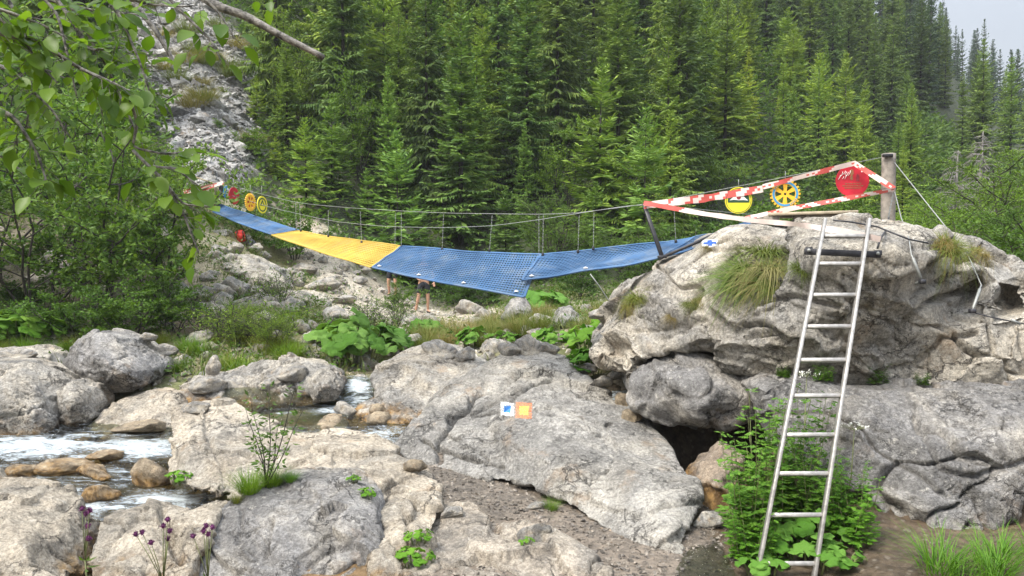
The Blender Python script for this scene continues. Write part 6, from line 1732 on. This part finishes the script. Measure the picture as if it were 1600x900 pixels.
def wheel_sign(px, py, Y, R, label, rim=True, rz=0.0):
    e, _ = sign_root("gear_sign", px, py, Y, label, rz)
    n = 24; pts = []
    for i in range(n):
        a = 2 * math.pi * i / n
        for f, q in ((-.30, .88), (-.22, 1.0), (.22, 1.0), (.30, .88)):
            t = a + f * 2 * math.pi / n; pts.append((q * R * math.cos(t), q * R * math.sin(t)))
    k = len(pts); inn = [(.66 * R * math.cos(2 * math.pi * i / k), .66 * R * math.sin(2 * math.pi * i / k)) for i in range(k)]
    v = [(x, 0, z) for x, z in pts] + [(x, 0, z) for x, z in inn] + [(x, .02, z) for x, z in inn] + [(x, .02, z) for x, z in pts]
    F = [[a * k + i, a * k + (i + 1) % k, b_ * k + (i + 1) % k, b_ * k + i] for a, b_ in ((0, 1), (1, 2), (2, 3), (3, 0)) for i in range(k)]
    part(e, "toothed_rim", (v, F), M["gold"])
    if rim:
        part(e, "blue_ring", disc(.845 * R, .004, 48, 0, .70 * R, -.004), M["rim_blue"])
        for a in range(4):
            mb = MB()
            for q in range(5):
                t = math.radians(45 + 90 * a + (q - 2) * 9); mb.box((.775 * R * math.cos(t), -.006, .775 * R * math.sin(t)), (.012 * R / .19, .003, .03 * R / .19), Matrix.Rotation(-t + math.pi / 2, 3, 'Y'))
            if a in (1, 3): mb.build("rim_dashes", M["gold"], e, smooth=False, world=False)
    mb = MB()
    for i in range(6):
        t = math.pi / 2 + i * math.pi / 3; d = np.array([math.cos(t), 0, math.sin(t)]); s = np.array([-d[2], 0, d[0]])
        w0, w1 = .085 * R, .15 * R
        q = [d * .18 * R - s * w0, d * .68 * R - s * w1, d * .68 * R + s * w1, d * .18 * R + s * w0]
        mb.add(*poly_plate([(p[0], p[2]) for p in q], .002, .016))
    mb.build("spokes", M["gold"], e, smooth=False, world=False)
    part(e, "hub", disc(.24 * R, .02, 24, 0, .09 * R, .0015), M["gold"])
    return e
def cord(e, h, r=.004):
    MB().tube([(0, .01, h[0]), (0, .01, h[1])], r, 5).build("hanger", M["steel_cable"], e, world=False)
g1 = wheel_sign(1227, 303, 8.78, .168, "golden gear shaped sign with a blue rim, behind the tapes near the post", rz=-.12); cord(g1, (.165, .26))
r1, _ = sign_root("round_sign", 1332, 282, 8.75, "red round sign with white scribbles and faint dark figures, beside the post", -.1)
rp = part(r1, "plate", disc(.182, .012), M["red"]); cord(r1, (.18, .22))
M["faint_red"] = plain_mat("faded_dark_red_print", (.23, .02, .03), .6, 0, .2, 30)
M["faint_green"] = plain_mat("faded_olive_print", (.24, .11, .05), .6, 0, .2, 30)
mb = MB(); rngs = np.random.RandomState(11)
for k in range(9):
    x, z = -.15 + .012 * k + rngs.uniform(-.01, .01), .03 + rngs.uniform(-.02, .05); a = rngs.uniform(.6, 1.3); L = rngs.uniform(.03, .075)
    q = np.array([[x, -.003, z], [x + .5 * L * math.cos(a), -.003, z + .55 * L * math.sin(a)], [x + L * math.cos(a) * .6, -.003, z + L * math.sin(a)]]); mb.tube(q, .0028, 4)
mb.build("scribbles", M["white"], rp, world=False)
mb = MB(); mb.add(*poly_plate([(-.03, .015), (-.012, .0), (.005, .012), (.0, .06), (.012, .075), (.006, .115), (-.012, .13), (-.028, .115), (-.03, .085), (-.022, .06)], -.003, .002)); mb.build("figure_print", M["faint_green"], rp, smooth=False, world=False)
mb = MB(); mb.add(*poly_plate([(.035, .0), (.05, -.01), (.075, -.005), (.072, .05), (.06, .075), (.045, .07), (.04, .04)], -.003, .002)); mb.build("figure_print", M["faint_red"], rp, smooth=False, world=False)
mb = MB()
for row, (z, x0, x1) in enumerate([(-.035, -.07, .10), (-.06, -.10, .13), (-.085, -.08, .09)]):
    x = x0
    while x < x1:
        w = rngs.uniform(.008, .018); mb.box((x, -.002, z), (w, .003, .012)); x += w + .006
mb.build("faded_lettering", M["faint_green"], rp, smooth=False, world=False)
part(rp, "white_spot", disc(.008, .003, 12, 0, 0, -.003), M["white"]).location = (.10, 0, .10)
y1, _ = sign_root("round_sign", 1154, 313, 8.85, "yellow round sign with a white mountain on dark green, crossed by the wide tape", -.1)
R = .152; yp = part(y1, "plate", disc(R, .012), M["yellow"]); cord(y1, (.15, .24))
hw = []
for t in np.linspace(math.radians(-12), math.radians(192), 30): hw.append((.80 * R * math.cos(t), .80 * R * math.sin(t)))
part(yp, "green_field", poly_plate(hw[::-1], -.003, .003), M["dark_green"])
part(yp, "white_mountain", poly_plate([(-.66 * R, .0 * R), (-.45 * R, .20 * R), (-.2 * R, .55 * R), (0, .72 * R), (.2 * R, .55 * R), (.5 * R, .15 * R), (.7 * R, -.02 * R), (.35 * R, .02 * R), (0, .0 * R), (-.35 * R, .05 * R)][::-1], -.006, .003), M["white"])
part(yp, "dark_spot", disc(.16 * R, .003, 16, 0, 0, -.009), M["faint_red"]).location = (.0, 0, .22 * R)
part(yp, "thin_ring", disc(.93 * R, .003, 40, 0, .90 * R, -.003), M["dark_green"])

# far signs
g2 = wheel_sign(392, 316, 14.3, .165, "far orange gear shaped sign turned edgewise, right of the far red sign", rim=False, rz=1.3); cord(g2, (.16, .32))
part(g2, "backing", disc(.62 * .165, .006, 32, 0, 0, .012), M["red"])
r2, _ = sign_root("round_sign", 366, 306, 15.0, "far dark red round sign turned edgewise", 1.3); part(r2, "plate", disc(.165, .012), M["red"]); cord(r2, (.16, .32))
b2, _ = sign_root("round_sign", 355.5, 301, 15.6, "far blue and white round sign, nearest to the far pole trestle", 1.3); part(b2, "plate", disc(.135, .012), M["rim_blue"]); part(b2, "white_patch", poly_plate([(-.04, -.10), (.07, -.10), (.08, -.06), (.03, -.05), (.05, .08), (-.01, .10), (-.03, .02)], -.004, .003), M["white"]); cord(b2, (.13, .3))
y2, _ = sign_root("round_sign", 410, 320, 13.9, "far yellow round sign with a dark triangle, turned edgewise", 1.3); R = .155; part(y2, "plate", disc(R, .012), M["yellow"]); cord(y2, (.15, .34))
part(y2, "dark_ring", disc(.80 * R, .003, 40, 0, .66 * R, -.003), M["dark_green"])
part(y2, "triangle", poly_plate([(-.45 * R, -.1 * R), (.45 * R, -.1 * R), (0, .62 * R)], -.003, .003), M["dark_green"]); part(y2, "inner_triangle", poly_plate([(-.2 * R, -.0 * R), (.2 * R, -.0 * R), (0, .3 * R)], -.006, .003), M["yellow"])

# far pole trestle wrapped in tape
f0 = P(338, 320, 15.6); fr = empty("pole_trestle", tuple(f0), "pale pole trestle at the far end of the bridge", "trestle")
for a, b_, r, nm in [((337, 287), (335, 322), .03, "post"), ((345, 286), (339, 322), .03, "post"), ((329, 296), (327, 323), .03, "post"), ((320, 296), (319, 322), .03, "post"), ((288, 305), (342, 286), .02, "rail"), ((284, 298), (330, 287), .018, "rail"), ((290, 318), (350, 292), .018, "rail"), ((318, 300), (350, 298), .02, "rail"), ((305, 322), (330, 305), .016, "brace"), ((300, 275), (345, 290), .016, "brace")]:
    dY = rs.uniform(-.15, .25); MB().tube([P(a[0], a[1], 15.6 + dY), P(b_[0], b_[1], 15.6 + dY)], r, 7).build(nm, M["wood_pale"], fr)
MB().beam(P(346, 290, 15.5), P(339, 327, 15.4), .06, .06, 0, (0, 1, 0)).build("steel_upright", M["black_steel"], fr)
tape([P(285, 300, 15.5), P(318, 295, 15.5), P(349, 285, 15.4)], .08, "barrier tape on the upper rail of the far pole trestle", seed=9, seg=.18)
tape([P(300, 318, 15.5), P(322, 312, 15.5), P(345, 310, 15.4)], .08, "barrier tape low on the far pole trestle", seed=12, seg=.15)

# ------------------------------------------------------------------ ladder
A0, A1 = P(1181, 908, 5.30), P(1289, 343, 6.56)
B0, B1 = P(1271, 908, 5.28), P(1358, 343, 6.56)
ld = empty("ladder", tuple((A0 + B0) / 2), "grey metal ladder leaning against the great boulder", "ladder")
axd = unit(B0 - A0)
for a, b_ in ((A0, A1), (B0, B1)):
    MB().beam(a - (b_ - a) * .03, b_, .026, .062, 0, np.cross(unit(b_ - a), axd) * -1, .004).build("rail", M["alu"], ld)
for y in (370, 414, 462, 511, 564, 620, 680, 742, 806, 881):
    xa = np.interp(y, [343, 908], [1289, 1181]) ; xb = np.interp(y, [343, 908], [1358, 1271])
    best = None
    for t in np.linspace(0, 1, 400):
        p = A0 + (A1 - A0) * t; e_ = abs(proj(p[None])[0][1] - (y - 1)); best = min(best, (e_, t)) if best else (e_, t)
    t = best[1]; p, q = A0 + (A1 - A0) * t, B0 + (B1 - B0) * t
    MB().beam(p + axd * .012, q - axd * .012, .032, .032, 0, unit(A1 - A0), .004).build("rung", M["alu"], ld)
ph = P(1316, 396, 6.60)
bk = empty("ladder_bracket", tuple(ph), "black steel bracket bolted to the boulder behind the ladder top", "bracket")
MB().beam(P(1257, 393, 6.60), P(1376, 398, 6.60), .03, .055, 0, (0, 0, 1), .004).build("bar", M["black_steel"], bk)
for px, py in ((1264, 391), (1372, 396)):
    MB().beam(P(px, py + 3, 6.62), P(px, py - 5, 6.62), .05, .05, 0, (0, 1, 0), .004).build("lug", M["black_steel"], bk); MB().tube([P(px, py, 6.57), P(px, py, 6.80)], .016, 8).build("bolt", M["steel_cable"], bk)

# ------------------------------------------------------------------ trail marks painted on the rocks
def mark(rock, quad, pat, mats, name="trail_mark", label=None, n=44, lift=.003):
    """A painted mark following the rock's own surface."""
    q = np.array(quad, float); bv = BVHS[rock.name]; pts = np.full((n + 1, n + 1, 3), np.nan)
    for i in range(n + 1):
        for j in range(n + 1):
            u, v = i / n, j / n; s = (q[0] * (1 - u) + q[1] * u) * (1 - v) + (q[3] * (1 - u) + q[2] * u) * v
            d = Vector(ray_dir(*s)).normalized(); loc, nor, idx, di = bv.ray_cast(Vector(CAM), d)
            if loc is not None: pts[i, j] = np.array(loc - d * lift)
    used = {}; V = []; fs = {}
    rng = np.random.RandomState(3)
    for i in range(n):
        for j in range(n):
            k = 1.6 * noise3(np.array([[i * .35, j * .35, n]]), 9)[0] + .5 * rng.uniform(-1, 1); m = pat((i + .5) / n, (j + .5) / n, k)
            if noise3(np.array([[i * .55 + 40, j * .55, 3.3]]), 4)[0] > .40: m = None
            if m is None or np.isnan(pts[i:i + 2, j:j + 2]).any(): continue
            f = []
            for a, b_ in ((i, j), (i, j + 1), (i + 1, j + 1), (i + 1, j)):
                if (a, b_) not in used: used[(a, b_)] = len(V); V.append(pts[a, b_])
                f.append(used[(a, b_)])
            fs.setdefault(m, []).append(f)
    mb = MB(); mb.v.append(np.array(V)); mb.n = len(V)
    for m, f in fs.items(): mb.f.append(np.array(f)); mb.m.append((len(f), m))
    o = mb.build(name, mats, rock); 
    if label: o["label"] = label
def sq(core, edge=.03):
    def f(u, v, r):
        e = min(u, 1 - u, v, 1 - v)
        if e < edge + .05 * r: return None
        return 1 if e > core + .045 * r else 0
    return f
def cross(u, v, r):
    if min(u, 1 - u, v, 1 - v) < .02 + .03 * r: return None
    return 1 if (abs(u - .5) < .15 + .02 * r and abs(v - .5) < .42) or (abs(v - .5) < .17 + .02 * r and abs(u - .5) < .40) else 0
mark(B["slab"], [(782, 627), (804, 629), (803, 651), (782, 649)], sq(.24), [M["mark_white"], M["blue_paint"]], label="blue square on white")
mark(B["slab"], [(806, 628), (832, 629), (831, 655), (805, 653)], sq(.24, .02), [M["orange_paint"], M["mark_yellow"]], label="yellow square on orange")
mark(B["big"], [(1096, 375), (1121, 373), (1122, 385), (1097, 386)], cross, [M["mark_white"], M["cross_blue"]], label="blue cross on white")
mark(B["path_rock"], [(438, 467), (458, 467), (458, 481), (438, 481)], cross, [M["mark_white"], M["cross_blue"]], label="blue cross on white")

# ------------------------------------------------------------------ people and packs
def person(loc, rz, label, pose, top, shorts, h=1.75):
    """One continuous body grown over a posed skeleton, with clothes, hair and shoes as parts."""
    k = h / 1.75
    def skin(verts, edges, name, mat, parent, sub=2, root=0):
        me = bpy.data.meshes.new(name); me.from_pydata([tuple(np.array(v[:3]) * k) for v in verts], edges, [])
        o = bpy.data.objects.new(name, me); COL.objects.link(o)
        o.modifiers.new("s", 'SKIN'); 
        for i, v in enumerate(verts):
            me.skin_vertices[0].data[i].radius = (v[3] * k, (v[4] if len(v) > 4 else v[3]) * k)
            me.skin_vertices[0].data[i].use_root = (i == root)
        o.modifiers.new("u", 'SUBSURF').levels = sub
        dg = bpy.context.evaluated_depsgraph_get(); m2 = bpy.data.meshes.new_from_object(o.evaluated_get(dg))
        bpy.data.objects.remove(o); m2.name = name; m2.materials.clear(); m2.materials.append(mat)
        m2.polygons.foreach_set("use_smooth", np.ones(len(m2.polygons), bool))
        o2 = bpy.data.objects.new(name, m2); COL.objects.link(o2)
        if parent is not None: o2.parent = parent
        return o2
    S = pose
    body_v = [(0, 0, .95, .13, .10), (0, 0, 1.10, .125, .09), (0, 0, 1.28, .15, .105), (0, 0, 1.42, .14, .09), (0, 0, 1.50, .055, .055), (0, -.01, 1.58, .065, .07), (0, -.02, 1.66, .078, .092), (0, -.01, 1.73, .05, .065)]
    E = [(i, i + 1) for i in range(7)]
    for sx in (-1, 1):
        n = len(body_v); hp, kn, an, to = S["hip"][sx], S["knee"][sx], S["ankle"][sx], S["toe"][sx]
        body_v += [(*hp, .088), (*kn, .055), (*an, .036), (*to, .030)]; E += [(0, n), (n, n + 1), (n + 1, n + 2), (n + 2, n + 3)]
        n = len(body_v); sh, el, wr, ha = S["shoulder"][sx], S["elbow"][sx], S["wrist"][sx], S["hand"][sx]
        body_v += [(*sh, .055), (*el, .040), (*wr, .027), (*ha, .034, .018)]; E += [(3, n), (n, n + 1), (n + 1, n + 2), (n + 2, n + 3)]
        d = np.array(ha) - np.array(wr); d = d / np.linalg.norm(d); s = np.cross(d, [0, 1.0, 0.2]); s /= np.linalg.norm(s)
        for f in range(5):
            b_ = np.array(ha) + s * (f - 1.5) * .017 if f < 4 else np.array(wr) + d * .03 + s * -.04
            t = b_ + d * (.055 + .012 * (f in (1, 2))) if f < 4 else b_ + d * .045 - s * .03
            m = len(body_v); body_v += [(*b_, .0095), (*((b_ + t) / 2), .0088), (*t, .007)]; E += [(n + 3, m), (m, m + 1), (m + 1, m + 2)]
    root = skin(body_v, E, "person", M["skin"], None)
    root.location = loc; root.rotation_euler = (0, 0, rz); tag(root, label, "person")
    tv = [(0, 0, .93, .145, .112), (0, 0, 1.10, .138, .104), (0, 0, 1.28, .165, .12), (0, 0, 1.43, .15, .10), (0, 0, 1.475, .075, .07)]; te = [(0, 1), (1, 2), (2, 3), (3, 4)]
    for sx in (-1, 1):
        n = len(tv); sh, el = np.array(S["shoulder"][sx]), np.array(S["elbow"][sx]); m = sh + (el - sh) * .65
        tv += [(*sh, .07), (*m, .058)]; te += [(3, n), (n, n + 1)]
    skin(tv, te, "shirt", top, root)
    sv = [(0, 0, 1.02, .14, .11), (0, 0, .92, .155, .118)]; se = [(0, 1)]
    for sx in (-1, 1):
        n = len(sv); hp, kn = np.array(S["hip"][sx]), np.array(S["knee"][sx]); m = hp + (kn - hp) * .80
        sv += [(*hp, .108), (*m, .088)]; se += [(1, n), (n, n + 1)]
    skin(sv, se, "shorts", shorts, root)
    skin([(0, .03, 1.62, .05, .055), (0, .02, 1.69, .083, .09), (0, .0, 1.75, .065, .08)], [(0, 1), (1, 2)], "hair", M["hair"], root)
    for sx in (-1, 1):
        an, to = np.array(S["ankle"][sx]), np.array(S["toe"][sx]); hl = an + np.array([0, .045, -.045]); hl[2] = to[2]
        skin([(*hl, .046, .05), (*((hl + to) / 2), .047, .048), (*to, .042, .036)], [(0, 1), (1, 2)], "shoe", M["cloth_dark"], root)
    return root
stride = dict(hip={-1: (-.09, 0, .88), 1: (.09, 0, .88)}, knee={-1: (-.16, -.06, .48), 1: (.12, .02, .48)}, ankle={-1: (-.24, -.02, .09), 1: (.12, .06, .09)}, toe={-1: (-.34, -.12, .045), 1: (.16, -.10, .045)},
              shoulder={-1: (-.19, 0, 1.40), 1: (.19, 0, 1.40)}, elbow={-1: (-.27, .04, 1.13), 1: (.28, .05, 1.12)}, wrist={-1: (-.15, -.08, 1.0), 1: (.30, -.06, .92)}, hand={-1: (-.09, -.10, .985), 1: (.30, -.09, .85)})
reach = dict(hip={-1: (-.09, 0, .88), 1: (.09, 0, .88)}, knee={-1: (-.12, -.05, .48), 1: (.11, -.02, .48)}, ankle={-1: (-.12, .02, .09), 1: (.12, .02, .09)}, toe={-1: (-.14, -.14, .045), 1: (.14, -.14, .045)},
             shoulder={-1: (-.19, 0, 1.40), 1: (.19, 0, 1.40)}, elbow={-1: (-.34, -.10, 1.22), 1: (.33, -.08, 1.20)}, wrist={-1: (-.20, -.28, 1.28), 1: (.22, -.28, 1.22)}, hand={-1: (-.12, -.33, 1.31), 1: (.15, -.34, 1.23)})
person(tuple(G(662, 22.6)), .15, "hiker in dark shorts and dark shoes on the path, half hidden by the blue net", stride, M["cloth_dark"], M["cloth_dark"])
person(tuple(G(613, 23.4)), -.3, "hiker in a maroon shirt with raised forearms, behind the thin shrubs", reach, M["cloth_maroon"], M["cloth_dark"], 1.62)

def pack(px, py, Yg, w, h, mat, label, rz, lie):
    w, h = w * .8, h * .7
    b = hit(px, py); p = np.array(b[0]); e = empty("backpack", tuple(p), label, "backpack", rz=rz)
    bm = bmesh.new(); bmesh.ops.create_cube(bm, size=1.0); bmesh.ops.subdivide_edges(bm, edges=bm.edges, cuts=3, use_grid_fill=True)
    for v in bm.verts:
        c = v.co; l = max(abs(c.x), abs(c.y), abs(c.z)); n = c.normalized() * .58; v.co = c.lerp(n, .55); v.co.x *= w; v.co.y *= w * .6; v.co.z *= h
        v.co += Vector((1, 1, 1)) * 0.02 * (noise3(np.array([v.co[:]]) * 9)[0])
    R = Matrix.Rotation(lie, 3, 'Y'); bm.verts.index_update()
    V = np.array([(R @ v.co)[:] for v in bm.verts]); V[:, 2] += -V[:, 2].min() - .02; F = [[v.index for v in f.verts] for f in bm.faces]; bm.free()
    MB().add(V, F).build("bag", mat, e, world=False)
    top = V[:, 2].max()
    MB().box((0, -w * .30, top * .45), (w * .5, w * .14, top * .4), None, 0, .03).build("front_pocket", mat, e, world=False)
    for s in (-1, 1): MB().tube([(s * w * .2, -w * .2, top * .9), (s * w * .25, -w * .45, top * .7), (s * w * .3, -w * .35, top * .2)], .016, 5).build("strap", M["black"], e, world=False)
pack(376, 378, 18, .42, .34, M["pack_red"], "red backpack lying on the rocks below the far bridge end", .2, 1.3)
pack(394, 391, 18, .36, .34, M["pack_grey"], "charcoal backpack lying right of the red one", -.3, .9)

# ------------------------------------------------------------------ the valley's air
def build_haze(density):
    m = bpy.data.materials.new("valley_air"); m.use_nodes = True; nt = m.node_tree; nt.nodes.clear()
    o = nt.nodes.new("ShaderNodeOutputMaterial"); v = nt.nodes.new("ShaderNodeVolumePrincipled")
    v.inputs["Color"].default_value = (.86, .90, .95, 1); v.inputs["Density"].default_value = density; v.inputs["Anisotropy"].default_value = .2
    nt.links.new(v.outputs[0], o.inputs["Volume"])
    mb = MB(); lo, hi = np.array([-340, -340, -3.0]), np.array([340, 340, 230.0]); mb.box((lo + hi) / 2, hi - lo)
    tag(mb.build("haze", m, smooth=False), "thin haze filling the valley", "haze", kind="stuff")
build_haze(.0006)
